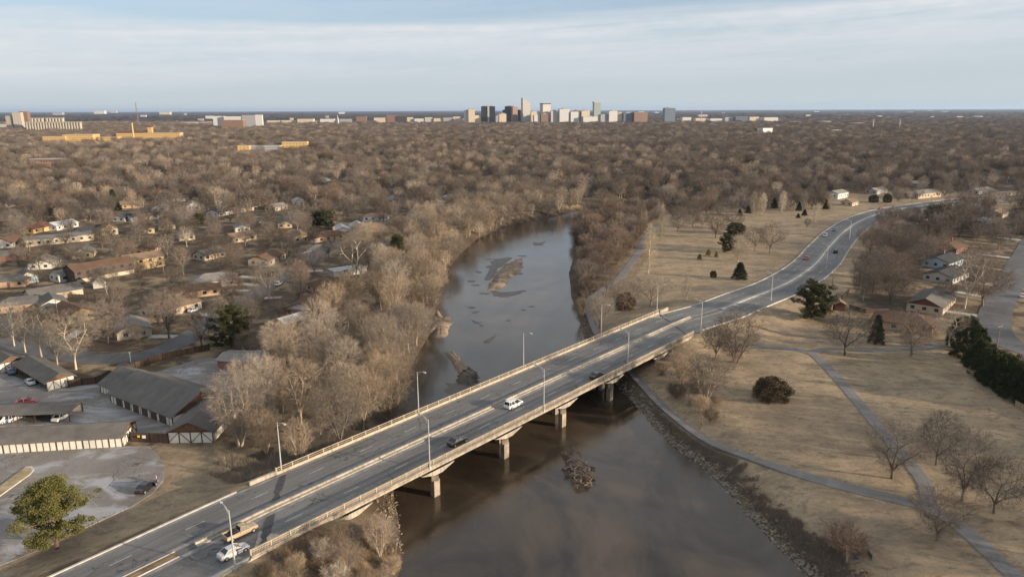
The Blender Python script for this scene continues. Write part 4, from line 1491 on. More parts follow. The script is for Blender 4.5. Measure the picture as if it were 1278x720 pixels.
GL = 'houses in the streets on the left'
GRr = 'houses in the row on the right'
GF = 'houses showing among the far trees'
Hs = [
    # ---- left-hand streets
    dict(px=166, py=416, L=12, W=9.5, ridge=((170, 424), (158, 396)), roof=R_LGR, wall=CR, rise=1.9, label='grey-roofed gabled house with cream end wall on the lawn inside the street curve', garage=False),
    dict(px=92, py=396, L=15, W=9, ridge=((70, 380), (112, 396)), roof=R_BRN, wall=TANS, gable=YEL, label='brown-roofed house with sunlit orange gable behind the white-limbed trees', group=GL),
    dict(px=66, py=384, L=11, W=8, ridge=((72, 386), (60, 370)), roof=R_GRY, wall=GRY, gable=WH, label='grey house with white-edged gable next to the orange-gabled one', group=GL),
    dict(px=68, py=371, L=17, W=9, ridge=((45, 370), (92, 362)), roof=R_GRY, wall=CR, label='long low cream house with plain wall and grey roof', group=GL, wins=2),
    dict(px=26, py=385, L=15, W=10, ridge=((5, 380), (45, 376)), kind='hip', roof=R_GRY, wall=BRT, label='wide grey hip-roofed house at the left edge above the broad street', group=GL),
    dict(px=35, py=351, L=9, W=6.5, ridge=((36, 352), (28, 342)), roof=R_GRY, wall=BLU, gable=WH, rise=2.2, label='small pale blue house with tall white gable', group=GL),
    dict(px=10, py=356, L=15, W=9, ridge=((-10, 352), (24, 350)), roof=R_GRY, wall=BRT, kind='hip', label='low grey-roofed house beside the small pale blue one', group=GL),
    dict(px=83, py=349, L=9, W=8, ridge=((75, 346), (92, 343)), roof=R_LGR, wall=WH, wh=3.0, rise=1.4, label='boxy white house with flat grey roof beside the brown apartment house', group=GL),
    dict(px=126, py=346, L=24, W=10, ridge=((95, 348), (157, 337)), roof=R_BRN, wall=DBR, wh=5.4, rise=1.8, storeys=2, gable=DBR, label='long two-storey dark brown apartment house with pale lower wall', name='apartment_house', cat='apartment house', group=GL, wins=7),
    dict(px=178, py=334, L=16, W=9, ridge=((160, 336), (198, 330)), roof=R_TAN, wall=YEL, wh=4.8, storeys=2, label='bright yellow two-storey building seen through bare trees', name='apartment_house', cat='apartment house', group=GL),
    dict(px=124, py=358, L=5, W=4.5, ridge=((126, 360), (121, 352)), roof=R_GRY, wall=GRY, label='small grey garage with dark open door below the apartment house', name='garage', cat='garage', group=GL, win=False),
    dict(px=268, py=355, L=17, W=11, ridge=((245, 352), (292, 348)), kind='hip', roof=R_LGR, wall=WH, rise=2.3, label='pale hip-roofed house with white walls and carport', group=GL, garage=True),
    dict(px=242, py=368, L=18, W=9, ridge=((214, 366), (270, 360)), roof=R_BRN, wall=BRT, label='long red-brown roofed house just in front of the pale hip-roofed one', group=GL, kind='hip'),
    dict(px=214, py=389, L=17, W=10, ridge=((190, 386), (245, 372)), roof=R_TAN, wall=CR, label='cream house with tan roof half hidden by a spreading bare tree', group=GL, view=False),
    dict(px=195, py=401, L=5.0, W=3.2, ridge=((186, 402), (205, 400)), roof=R_TAN, wall=TANS, wh=2.2, rise=0.5, label='little wooden garden shed behind the grey gabled house', name='garden_shed', cat='shed', group=None, win=False),
    dict(px=334, py=327, L=17, W=10, ridge=((318, 330), (350, 316)), roof=R_BRN, wall=CR, gable=YEL, label='yellow-gabled house with brown and grey roof on the side street corner', group=GL),
    dict(px=375, py=300, L=12, W=9, ridge=((376, 302), (368, 293)), roof=R_TAN, wall=TANS, gable=YEL, label='small tan house with lit gable and dark car port on the far side street', group=GL),
    dict(px=408, py=299, L=23, W=10, ridge=((382, 300), (436, 293)), kind='hip', roof=R_BRN, wall=BRT, chimney=BRO, label='long brown-roofed house with an orange chimney', group=GL, garage=True),
    dict(px=427, py=291, L=13, W=9, ridge=((430, 292), (422, 282)), roof=R_WHT, wall=WH, label='house with a bright white roof behind the orange chimney', group=GL),
    dict(px=447, py=287, L=13, W=9, ridge=((450, 288), (442, 279)), roof=R_WHT, wall=GRY, label='second white-roofed house, nearer to the river wood', group=GL),
    dict(px=391, py=385, L=21, W=11, ridge=((375, 394), (412, 371)), roof=R_BRN, wall=BRK, gable=WH, label='brown-roofed brick house with a big white gable facing us', group=GL, rise=2.2),
    dict(px=418, py=360, L=19, W=10, ridge=((390, 362), (444, 353)), kind='hip', roof=R_BRN, wall=BRT, label='brown-roofed house at the edge of the river wood', group=GL),
    dict(px=434, py=342, L=15, W=6, ridge=((415, 343), (455, 337)), kind='flat', wh=2.6, roof=R_WHT, wall=GRY, label='white flat-roofed carport beyond the brown-roofed houses', name='carport', cat='carport', group=None, win=False),
    dict(px=364, py=407, L=10, W=6.5, ridge=((352, 408), (378, 400)), roof=R_WHT, wall=BRK, rise=1.2, label='low building with a dirty white metal roof in front of the white gable', group=GL),
    dict(px=302, py=288, L=12, W=8, ridge=((304, 290), (298, 281)), roof=R_LGR, wall=WH, gable=WH, label='white-gabled bungalow beyond the yellow-gabled corner house', group=GL),
    dict(px=241, py=262, L=12, W=9, ridge=((243, 263), (237, 255)), roof=R_LGR, wall=WH, wh=3.6, rise=2.6, label='tall white gable house alone among far bare trees', group=GF),
    dict(px=276, py=268, L=16, W=10, ridge=((264, 268), (290, 263)), roof=R_DRK, wall=WH, label='dark-roofed house with a white right gable', group=GF),
    dict(px=305, py=263, L=15, W=10, ridge=((292, 264), (318, 260)), roof=R_DRK, wall=TANS, label='dark-roofed tan house to the right of the dark roof with white gable', group=GF),
    dict(px=178, py=274, L=17, W=9, ridge=((164, 275), (192, 272)), roof=R_DRK, wall=BLU, label='blue-walled house under a charcoal roof', group=GF),
    dict(px=181, py=290, L=12, W=9, ridge=((183, 291), (176, 282)), roof=R_GRY, wall=TANS, label='tan gabled house below the blue-walled one', group=GF),
    dict(px=207, py=285, L=12, W=9, ridge=((209, 286), (200, 278)), roof=R_GRY, wall=CR, gable=YEL, rise=2.8, label='house with a bright yellow gable left of the green cedar', group=GF),
    dict(px=77, py=285, L=16, W=9, ridge=((64, 286), (90, 281)), roof=R_WHT, wall=WH, label='bright white house above the long cream flat-roofed one', group=GF),
    dict(px=46, py=289, L=14, W=9, ridge=((36, 290), (56, 286)), roof=R_RED, wall=YEL, label='red-roofed house with yellow wall at the left', group=GF),
    dict(px=74, py=302, L=31, W=13, ridge=((48, 303), (98, 298)), kind='flat', wh=3.2, roof=R_LGR, wall=CR, label='long flat-roofed cream building in front of the bright white house', name='flat_roofed_building', cat='building', group=GF, wins=8),
    dict(px=137, py=292, L=9, W=8, ridge=((139, 293), (132, 284)), roof=R_TAN, wall=CR, gable=YEL, wh=3.6, rise=2.4, label='small house with glowing peach gable beside a spreading tan tree', group=GF),
    dict(px=112, py=292, L=14, W=9, ridge=((98, 292), (122, 288)), roof=R_DRK, wall=CR, label='black-roofed house right of the long cream building', group=GF),
    dict(px=155, py=275, L=12, W=8, ridge=((148, 276), (164, 272)), roof=R_GRY, wall=GRY, label='grey house left of the blue-walled one', group=GF),
    dict(px=300, py=300, L=14, W=9, ridge=((286, 300), (312, 296)), roof=R_TAN, wall=TANS, label='tan-roofed low house beyond the yellow-gabled corner house', group=GF),
    dict(px=262, py=322, L=12, W=8, ridge=((252, 322), (272, 318)), roof=R_GRY, wall=CR, label='low cream house half hidden behind garden trees', group=GF),
    dict(px=232, py=298, L=12, W=8, ridge=((234, 299), (226, 290)), roof=R_LGR, wall=CR, label='small cream gable below the green cedar', group=GF),
    dict(px=345, py=262, L=13, W=9, ridge=((334, 262), (356, 258)), roof=R_LGR, wall=CR, label='pale-roofed house in the trees near the green cedars', group=GF),
    dict(px=372, py=255, L=12, W=8, ridge=((374, 256), (368, 249)), roof=R_WHT, wall=WH, label='white-roofed cottage far left of the river', group=GF),
    dict(px=402, py=228, L=15, W=10, ridge=((392, 228), (412, 225)), roof=R_LGR, wall=BLU, label='pale blue house deep in the far trees', group=GF),
    dict(px=558, py=251, L=13, W=8, ridge=((548, 252), (568, 248)), roof=R_WHT, wall=WH, label='white roof showing in the wood on the far bank', group=GF),
    # ---- behind the park and on the right
    dict(px=1044, py=247, L=18, W=10, ridge=((1030, 248), (1058, 243)), roof=R_LGR, wall=WH, gable=BLU, wh=4.2, label='pale two-storey house above the road bend', group=GF),
    dict(px=1060, py=256, L=12, W=8, ridge=((1052, 257), (1068, 253)), roof=R_TAN, wall=CR, label='low cream house right beside the road bend', group=GF),
    dict(px=1093, py=241, L=18, W=10, ridge=((1080, 242), (1106, 238)), roof=R_LGR, wall=GRY, label='pale grey house left of the big pale one across the road', group=GF),
    dict(px=1150, py=246, L=30, W=13, ridge=((1130, 247), (1170, 243)), roof=R_LGR, wall=TANS, wh=3.8, kind='hip', label='big pale house across the far end of the road', group=GF, wins=8),
    dict(px=1222, py=241, L=22, W=12, ridge=((1205, 242), (1238, 239)), roof=R_LGR, wall=GRY, label='grey house at the far end of the right-hand street', group=GF),
    dict(px=1251, py=244, L=20, W=6, ridge=((1240, 244), (1262, 243)), kind='flat', wh=2.4, roof=R_LGR, wall=TANS, label='long low tan wall-like building at the far right', group=GF, name='flat_roofed_building', cat='building'),
    dict(px=1222, py=282, L=17, W=10, ridge=((1207, 283), (1240, 272)), roof=R_WHT, wall=BLU, label='house with a frosty white roof in the right-hand row', group=GRr),
    dict(px=1243, py=270, L=17, W=10, ridge=((1232, 272), (1256, 263)), roof=R_TAN, wall=CR, label='tan-roofed house just beyond the frosty white roof', group=GRr),
    dict(px=1186, py=313, L=19, W=10, ridge=((1168, 316), (1206, 300)), roof=R_BRN, wall=BRK, kind='hip', label='maroon-brown hip-roofed house fifth in the right-hand row', group=GRr, chimney=True),
    dict(px=1176, py=331, L=17, W=11, ridge=((1160, 332), (1190, 321)), roof=R_DRK, wall=BLU, label='blue-grey house with a red brick chimney in the right-hand row', group=GRr, chimney=True, wh=2.9),
    dict(px=1180, py=348, L=18, W=11, ridge=((1162, 352), (1202, 336)), roof=R_DRK, wall=GRY, label='charcoal-roofed house between the blue-grey one and the red gable', group=GRr, chimney=True),
    dict(px=1162, py=382, L=22, W=11, ridge=((1147, 397), (1182, 366)), roof=R_GRY, wall=TANS, gable=REDS, label='long grey-roofed house with a dark red gable end', group=GRr, rise=2.4, garage=True),
    dict(px=1126, py=408, L=17, W=11, ridge=((1108, 402), (1152, 408)), roof=R_BRN, wall=BRT, kind='hip', rise=2.6, label='brown hip-roofed house nearest the park with a brick chimney', group=GRr, chimney=True),
    dict(px=1047, py=386, L=4.0, W=3.4, ridge=((1049, 389), (1044, 380)), roof=R_TAN, wall=REDS, gable=REDS, wh=2.3, rise=0.9, label='small red garden shed beside the big dark pine', name='garden_shed', cat='shed', group=None, win=False),
    dict(px=1140, py=290, L=11, W=8, ridge=((1132, 291), (1150, 287)), roof=R_DRK, wall=DBR, label='low dark house between the road and the right-hand row', group=GRr),
]
# many more low roofs glimpsed between the trees
rgH = random.Random(19)
_hp = [(h['px'], h['py']) for h in Hs]
_zones = [(4, 335, 225, 348, 34), (330, 520, 215, 292, 14), (1095, 1275, 214, 262, 10), (560, 1090, 195, 232, 12), (0, 560, 188, 226, 22)]
for x0, x1, y0, y1, n in _zones:
    got = 0; tries = 0
    while got < n and tries < 600:
        tries += 1
        px = rgH.uniform(x0, x1); py = rgH.uniform(y0, y1)
        sc_ = (py - 137) / 160
        if any(abs(px - a) < 30 * sc_ + 8 and abs(py - b) < 9 * sc_ + 4 for a, b in _hp):
            continue
        g = at(px, py, 0)
        if line_d(ROAD, np.array([g.x]), np.array([g.y]))[0][0] < 26 or poly_sd(RIVER, np.array([g.x]), np.array([g.y]))[0] < 24 or min(line_d(P_, np.array([g.x]), np.array([g.y]))[0][0] for P_, _w_ in ST) < 13 or poly_sd(PARK, np.array([g.x]), np.array([g.y]))[0] < 10:
            continue
        _hp.append((px, py)); got += 1
        rw_, rn_ = rgH.choice([(R_GRY, 'grey'), (R_BRN, 'brown'), (R_DRK, 'charcoal'), (R_TAN, 'tan'), (R_LGR, 'pale grey'), (R_GRY, 'grey')])
        ww_, wn_ = rgH.choice([(CR, 'cream'), (TANS, 'tan'), (GRY, 'grey'), (BRT, 'tan brick'), (BRK, 'red brick'), (WH, 'white'), (BLU, 'pale blue')])
        where = 'on the right' if px > 1090 else ('beyond the river bend' if px > 560 else ('far up on the left' if py < 226 else ('left of the river wood' if px > 330 else 'in the left gardens')))
        sd_ = rgH.random() < 0.5
        ax = (0.32 if px < 560 else -0.15) + (math.pi / 2 if sd_ else 0) + rgH.uniform(-0.08, 0.08)
        Hs.append(dict(px=px, py=py, L=rgH.uniform(12, 18), W=rgH.uniform(8, 10), ridge=math.degrees(ax), roof=rw_, wall=ww_, kind=rgH.choice(['gable', 'gable', 'hip']), rise=rgH.uniform(1.6, 2.3),
                       label=f'{rn_}-roofed house with {wn_} walls glimpsed {where}', group=GF if px > 330 or py < 226 else GL))
for h in Hs:
    h.setdefault('group', GL)
    house(**h)

# ---- the courtyard of half-timbered garages
STUC = mat('white_stucco_panel', (0.72, 0.68, 0.60), 0.8, 0.12, 0.8)
BATT = mat('dark_timber_batten', (0.085, 0.048, 0.030), 0.8, 0.2, 1.0)


def block(A, B, depth, wh, rise, label, roofm=R_GRY, wallm=STUC, battens=True, doors=0, bays=None, name='garage_building', cat='garage', back_off=0.0, cross=False, fronts=None):
    """gabled block; front wall from A to B, the rest lies to the left of A->B"""
    A = Vector((A[0], A[1], 0)); B = Vector((B[0], B[1], 0))
    u = (B - A); L = u.length; u.normalize(); n = Vector((-u.y, u.x, 0))
    c = (A + B) / 2 + n * depth / 2
    yaw = math.atan2(u.y, u.x)
    o = empty(name, (c.x, c.y, 0.0), yaw, label, cat)
    hl, hw = L / 2, depth / 2
    w = MB()
    w.prism([(-hl, -hw), (hl, -hw), (hl, hw), (-hl, hw)], -0.3, wh, 0)
    for sg in (1, -1):
        w.add([(sg * hl, -hw, wh), (sg * hl, hw, wh), (sg * hl, 0, wh + rise), (sg * (hl - 0.12), -hw, wh), (sg * (hl - 0.12), hw, wh), (sg * (hl - 0.12), 0, wh + rise)],
              [(0, 1, 2), (5, 4, 3), (0, 2, 5, 3), (1, 4, 5, 2)], 2)
    if battens:
        def batten(x0, y0, x1, y1, z0, z1):
            w.bar((x0, y0, z0), (x1, y1, z1), 0.16, 0.10, 1)
        n1 = int(L / 1.25)
        for k in range(n1 + 1):
            x = -hl + L * k / n1
            big = k % 4 == 0
            w.box((x, -hw - 0.04, wh / 2), (0.22 if big else 0.09, 0.08, wh), 0, 1)
        w.box((0, -hw - 0.045, wh - 0.1), (L, 0.09, 0.2), 0, 1)
        for sg in (1, -1):
            for k in range(5):
                y = -hw + depth * k / 4
                w.box((sg * (hl + 0.04), y, wh / 2), (0.08, 0.2, wh), 0, 1)
            for k in (0, 2):
                y0 = -hw + depth * k / 4
                w.bar((sg * (hl + 0.05), y0 + 0.1, 0.1), (sg * (hl + 0.05), y0 + depth / 4 - 0.1, wh - 0.2), 0.13, 0.09, 1)
                w.bar((sg * (hl + 0.05), y0 + depth / 2 - 0.1, 0.1), (sg * (hl + 0.05), y0 + depth / 4 + 0.1, wh - 0.2), 0.13, 0.09, 1)
            w.box((sg * (hl + 0.045), 0, wh - 0.1), (0.09, depth, 0.2), 0, 1)
    w.build('wall', [wallm, BATT, FASC], o)
    roof_gable(L, depth, wh, rise, 0.55).build('roof', roofm, o)
    for k in range(doors):
        x = -hl + L * (k + 1.0) / (doors + 1)
        dm = MB(); dm.box((x, -hw - 0.10, 1.05), (L / (doors + 1) * 0.62, 0.06, 2.1))
        dm.build('garage_door', DBR, o)
    BUILD_FOOT.append((c.x, c.y, max(L, depth) / 2))
    LANDMARKS.append((label, c.x, c.y))
    if 'brick' in label:
        p = proj([tuple(A), tuple(B), (A.x, A.y, wh + rise), (B.x, B.y, wh + rise)])
        VIEWS.append((p[:, 0].min(), p[:, 1].min(), p[:, 0].max(), p[:, 1].max(), p[:, 2].min(), 0.95))
    return o


def carport(A, B, depth, h, rise, label, n, gable_end=False):
    A = Vector((A[0], A[1], 0)); B = Vector((B[0], B[1], 0))
    u = (B - A); L = u.length; u.normalize(); nn = Vector((-u.y, u.x, 0))
    c = (A + B) / 2 + nn * depth / 2
    o = empty('carport', (c.x, c.y, 0.0), math.atan2(u.y, u.x), label, 'carport')
    hl, hw = L / 2, depth / 2
    r = roof_gable(L, depth, h, rise, 0.5)
    r.build('roof', R_GRY, o)
    for k in range(n):
        x = -hl + 0.2 + (L - 0.4) * k / (n - 1)
        for y in ((-hw + 0.15), (hw - 0.15)):
            pm = MB(); pm.box((x, y, h / 2 - 0.05), (0.16, 0.16, h + 0.1))
            pm.build('post', BATT, o)
    g = MB()
    for sg in (1, -1):
        g.add([(sg * hl, -hw, h), (sg * hl, hw, h), (sg * hl, 0, h + rise), (sg * (hl - 0.1), -hw, h), (sg * (hl - 0.1), hw, h), (sg * (hl - 0.1), 0, h + rise)],
              [(0, 1, 2), (5, 4, 3), (0, 2, 5, 3), (1, 4, 5, 2)])
    g.build('gable_board', FASC, o)
    w = MB()
    w.box((0, hw - 0.05, h / 2), (L - 0.4, 0.1, h), 0, 0)
    if gable_end:
        w.box((hl - 0.06, 0, h / 2), (0.1, depth - 0.1, h), 0, 0)
        for k in range(5):
            w.box((hl + 0.02, -hw + 0.1 + (depth - 0.2) * k / 4, h / 2), (0.08, 0.14, h), 0, 1)
        for k in range(4):
            y0 = -hw + 0.1 + (depth - 0.2) * k / 4; y1 = y0 + (depth - 0.2) / 4
            if k % 2: y0, y1 = y1, y0
            w.bar((hl + 0.03, y0, 0.1), (hl + 0.03, y1, h - 0.1), 0.12, 0.08, 1)
    w.build('back_wall', [STUC, BATT], o)
    BUILD_FOOT.append((c.x, c.y, max(L, depth) / 2))
    LANDMARKS.append((label, c.x, c.y))
    return o


block((-129.5, 129.9), (-81.4, 136.0), 7.5, 2.35, 1.5, 'long low garage row with white half-timbered panels along the front parking lot')
block((-96.4, 159.1), (-75.3, 145.6), 14.5, 2.5, 3.3, 'big grey-roofed garage building with dark doors across the courtyard', doors=6)
block((-102.5, 165.6), (-97.0, 162.1), 11.0, 2.4, 2.7, 'grey-roofed annexe at the far left end of the big garage building')
_o = block((-72.9, 153.5), (-72.6, 137.7), 9.4, 2.6, 2.2, 'half-timbered gabled wing with white front wall beside the tan grass corner')
carport((-130, 146.3), (-99.7, 148.3), 6.0, 2.3, 0.9, 'open carport with brown posts sheltering white cars behind the long garage row', 9)
carport((-133.1, 179.7), (-116.4, 166.3), 6.5, 2.3, 1.5, 'open carport with white half-timbered end wall by the dark fence', 6, True)
carport((-152.0, 190.0), (-137.4, 179.0), 6.5, 2.3, 1.5, 'open carport with half-timbered end at the left edge of the picture', 5, True)
_a, _b = at(272, 461, 0), at(330, 463, 0)
block(_a, _b, 8.0, 2.6, 0.7, 'long brown brick building with flat grey roof at the back of the courtyard', R_LGR, BRK, False, name='brick_building', cat='building')


def plank_mat(name, c):
    m = bpy.data.materials.new(name)
    m.use_nodes = True
    t = NT(m.node_tree); b = t.n['Principled BSDF']
    uv = t.new('ShaderNodeUVMap').outputs[0]
    sp = t.new('ShaderNodeSeparateXYZ', {0: uv})
    k = t.math('MULTIPLY', sp.outputs[1], 6.5)
    n1 = t.new('ShaderNodeTexWhiteNoise', {'W': t.math('FLOOR', k)}, noise_dimensions='1D').outputs[0]
    col = t.mix(n1, tuple(v * 0.6 for v in c), tuple(v * 1.25 for v in c))
    col = t.mix(t.ramp(t.math('FRACT', k), [(0.0, 1.0), (0.1, 0.0)]), col, tuple(v * 0.25 for v in c))
    t.put(b.inputs['Base Color'], col)
    b.inputs['Roughness'].default_value = 0.9
    return m


FENCE_D = plank_mat('dark_fence_boards', (0.085, 0.050, 0.034))
FENCE_T = plank_mat('tan_fence_boards', (0.30, 0.22, 0.15))


def fence(px, h, m, label, name='wooden_fence'):
    pts = [gat(p, q) for p, q in px]
    base = pts[0].copy()
    P = np.array([(p.x - base.x, p.y - base.y, p.z - base.z) for p in pts])
    P2 = []
    for a, b in zip(P[:-1], P[1:]):
        n = max(1, int(np.linalg.norm(b - a) / 3))
        for k in range(n):
            P2.append(a + (b - a) * k / n)
    P2.append(P[-1])
    o = empty(name, base, 0, label, 'fence')
    f = MB()
    f.sweep(np.array(P2), [(-0.04, -0.4), (-0.04, h), (0.04, h), (0.04, -0.4)][::-1], True)
    f.build('board_panel', m, o)
    ps = MB(); ps.box((0, 0, h / 2), (0.14, 0.14, h + 0.3)); pme = ps.mesh('post', [m])
    for q in P2[:60]:
        po = bpy.data.objects.new('post', pme); COL.objects.link(po); po.parent = o; po.location = q
    return o


fence([(86, 483), (120, 479), (150, 465)], 1.9, FENCE_D, 'dark brown board fence between the carport and the big garage building')
fence([(169, 461), (203, 449), (226, 444), (262, 437)], 1.9, FENCE_D, 'dark brown board fence along the curving street behind the courtyard')
gf = fence([(164, 551), (188, 552), (211, 553)], 2.2, FENCE_D, 'brown gate fence with a yellow and a white sign beside the parking lot')
SIGNY = mat('yellow_sign_face', (0.75, 0.50, 0.03), 0.6, 0.05, 1.0)
SIGNW = mat('white_sign_face', (0.75, 0.75, 0.74), 0.6, 0.05, 1.0)
_g0 = gat(164, 551)
for (p, q, m, w_) in ((174.5, 552, SIGNY, 0.55), (181, 552.5, SIGNW, 0.75)):
    g = gat(p, q) - _g0
    s_ = MB(); s_.box((g.x, g.y - 0.12, 1.45), (w_, 0.04, w_ * 0.9)); s_.build('sign_plate', m, gf)
fence([(1028, 397), (1043, 383), (1052, 372), (1060, 365)], 1.7, FENCE_T, 'tan board fence behind the small red shed')
fence([(1060, 385), (1080, 391), (1110, 390)], 1.5, FENCE_D, 'low dark fence along the back yards beside the red shed')
fence([(1266, 507), (1290, 520), (1330, 538)], 1.6, FENCE_T, 'pale board fence at the end of the dark hedge')
fence([(72, 371), (100, 372), (138, 373)], 1.5, FENCE_T, 'weathered fence round the dry back yard behind the long cream house')

# ------------------------------------------------------------------ the far city
def facade_mat(name, wall, win, fx=3.2, fz=3.6, wx=0.55, wz=0.5, rough=0.6):
    """a far facade: storeys and bays of windows"""
    m = bpy.data.materials.new(name)
    m.use_nodes = True
    t = NT(m.node_tree); b = t.n['Principled BSDF']
    tc = t.new('ShaderNodeTexCoord').outputs['Object']
    sp = t.new('ShaderNodeSeparateXYZ', {0: tc})
    h = t.math('ADD', sp.outputs[0], sp.outputs[1])
    fxn = t.math('FRACT', t.math('DIVIDE', h, fx)); fzn = t.math('FRACT', t.math('DIVIDE', sp.outputs[2], fz))
    k = t.math('MULTIPLY', t.math('LESS_THAN', fxn, wx), t.math('LESS_THAN', fzn, wz))
    t.put(b.inputs['Base Color'], t.mix(k, wall, win))
    b.inputs['Roughness'].default_value = rough
    MATS[name] = m
    return m


F_BLACK = facade_mat('black_glass_facade', (0.020, 0.022, 0.028), (0.035, 0.040, 0.050), 1.6, 3.6, 0.6, 0.7, 0.3)
F_DARK = facade_mat('dark_brown_facade', (0.055, 0.050, 0.050), (0.03, 0.03, 0.035))
F_BRICK = facade_mat('brown_brick_facade', (0.26, 0.15, 0.10), (0.08, 0.06, 0.055))
F_CREAM = facade_mat('cream_facade', (0.60, 0.50, 0.37), (0.22, 0.20, 0.18), 3.4, 3.6, 0.45, 0.4)
F_WHITE = facade_mat('white_facade', (0.66, 0.65, 0.62), (0.20, 0.21, 0.23), 3.6, 3.8, 0.55, 0.5)
F_GREY = facade_mat('grey_facade', (0.36, 0.36, 0.37), (0.16, 0.17, 0.19))
F_STEEL = facade_mat('pale_stone_facade', (0.52, 0.48, 0.43), (0.22, 0.22, 0.24), 2.6, 3.7, 0.5, 0.55)
F_GLASS = facade_mat('blue_glass_facade', (0.16, 0.20, 0.25), (0.09, 0.12, 0.16), 2.0, 3.6, 0.8, 0.7, 0.3)
F_GREEN = facade_mat('green_glass_facade', (0.36, 0.40, 0.34), (0.16, 0.24, 0.23), 2.4, 3.6, 0.7, 0.6, 0.35)
F_YEL = facade_mat('yellow_brick_facade', (0.58, 0.38, 0.15), (0.28, 0.18, 0.08), 5.5, 4.2, 0.4, 0.4)
F_ORNG = facade_mat('orange_brick_and_sunlit_facade', (0.48, 0.22, 0.09), (0.30, 0.15, 0.07), 4.0, 3.4, 0.4, 0.45)
F_CONC = facade_mat('elevator_concrete', (0.40, 0.36, 0.30), (0.34, 0.30, 0.25), 9.0, 30, 0.3, 1.0, 0.9)
GRAVEL = mat('flat_roof_gravel', (0.36, 0.35, 0.33), 0.9, 0.15, 0.1)


def far(px0, px1, ytop, dist, m, label, yaw=9, depth=0.9, name='office_tower', cat='tower', group='downtown towers', cap=None, base_z=0.0):
    """building whose front spans px0..px1 at a distance, its top seen at ytop"""
    pc = (px0 + px1) / 2
    d = pix_dir(pc, 150.0); k = dist / d.y
    x, y = d.x * k, dist
    width = (px1 - px0) * dist / FPX / 1.02
    dep = max(8.0, width * depth)
    ya = math.radians(yaw)
    w = width / (math.cos(ya) + depth * math.sin(abs(ya)))
    dep = w * depth
    dt = pix_dir(pc, ytop)
    H = CAM_H + dt.z / dt.y * (dist - dep * 0.5)
    o = empty(name, (x, y, base_z), ya, label, cat, group)
    b = MB(); b.box((0, 0, H / 2 - 1), (w, dep, H + 2)); b.build('wall', m, o)
    r = MB(); r.box((0, 0, H + 0.25), (w * 1.01, dep * 1.01, 0.5)); r.build('roof', GRAVEL if cap is None else cap, o)
    if name in ('office_tower', 'office_block') and w > 14:
        p_ = MB(); p_.box((w * 0.08, 0, H + 2.3), (w * 0.45, dep * 0.5, 4.0)); p_.box((-w * 0.3, dep * 0.1, H + 1.4), (w * 0.16, dep * 0.3, 2.2))
        p_.build('roof_plant', F_GREY, o)
    if group and 'school' in group:
        VIEWS.append((px0, ytop, px1, ytop + 8, dist - dep, 0.85))
    BUILD_FOOT.append((x, y, max(w, dep) / 2))
    return o, w, dep, H


DG = 'downtown towers'
far(579, 587, 138.5, 3300, F_WHITE, 'lower left half of the stepped white tower left of the black twin slab', group=DG)
o, w, dp_, H = far(584, 593, 136.8, 3280, F_CREAM, 'stepped cream-white tower left of the black twin slab', group=DG)
m_ = MB(); m_.box((0, 0, H + 3), (w * 0.5, dp_ * 0.5, 6)); m_.build('penthouse', F_WHITE, o)
o, w, dp_, H = far(600.5, 618, 133, 3300, F_BLACK, 'black twin-slab tower with a pale stair strip down its middle', 3, 0.35, group=DG)
m_ = MB(); m_.box((0.02 * w, -dp_ / 2 - 1.2, H / 2 + 1), (w * 0.13, 3.0, H + 4)); m_.build('stair_strip', F_STEEL, o)
far(630, 641, 133.2, 3400, F_DARK, 'dark brown office block left of the slant-topped tower', 4, 0.6, group=DG)
far(638, 646, 133.2, 3340, F_BRICK, 'brown brick tower joined to the dark block', 25, 0.7, group=DG)
far(627, 632, 138, 3420, F_DARK, 'low dark block at the foot of the brown towers', group=DG)
far(646, 650, 137.3, 3420, F_DARK, 'small dark tower between the brown and slanted ones', group=DG)
far(622, 632, 142.5, 3250, F_CREAM, 'low cream building in front of the dark block', group=DG)
# the tower with the slanting top
o, w, dp_, H = far(650.5, 662, 129, 3350, F_STEEL, 'tallest pale tower with a sharply slanting pointed top', 14, 0.8, group=DG)
dt = pix_dir(651.5, 122.6); Hp = CAM_H + dt.z / dt.y * 3350
m_ = MB()
hw_, hd_ = w / 2, dp_ / 2
m_.add([(-hw_, -hd_, H + .5), (hw_, -hd_, H + .5), (hw_, hd_, H + .5), (-hw_, hd_, H + .5), (-hw_, -hd_, Hp), (-hw_, hd_, Hp)], [(0, 1, 4), (3, 5, 2), (0, 4, 5, 3), (1, 2, 5, 4)])
m_.build('slanted_crown', F_STEEL, o)
o, w, dp_, H = far(674, 687, 130.2, 3350, F_STEEL, 'pale striped tower with a dark flat top band', 20, 0.9, group=DG)
m_ = MB(); m_.box((0, 0, H + 1.5), (w * 1.03, dp_ * 1.03, 4.5)); m_.build('top_band', F_DARK, o)
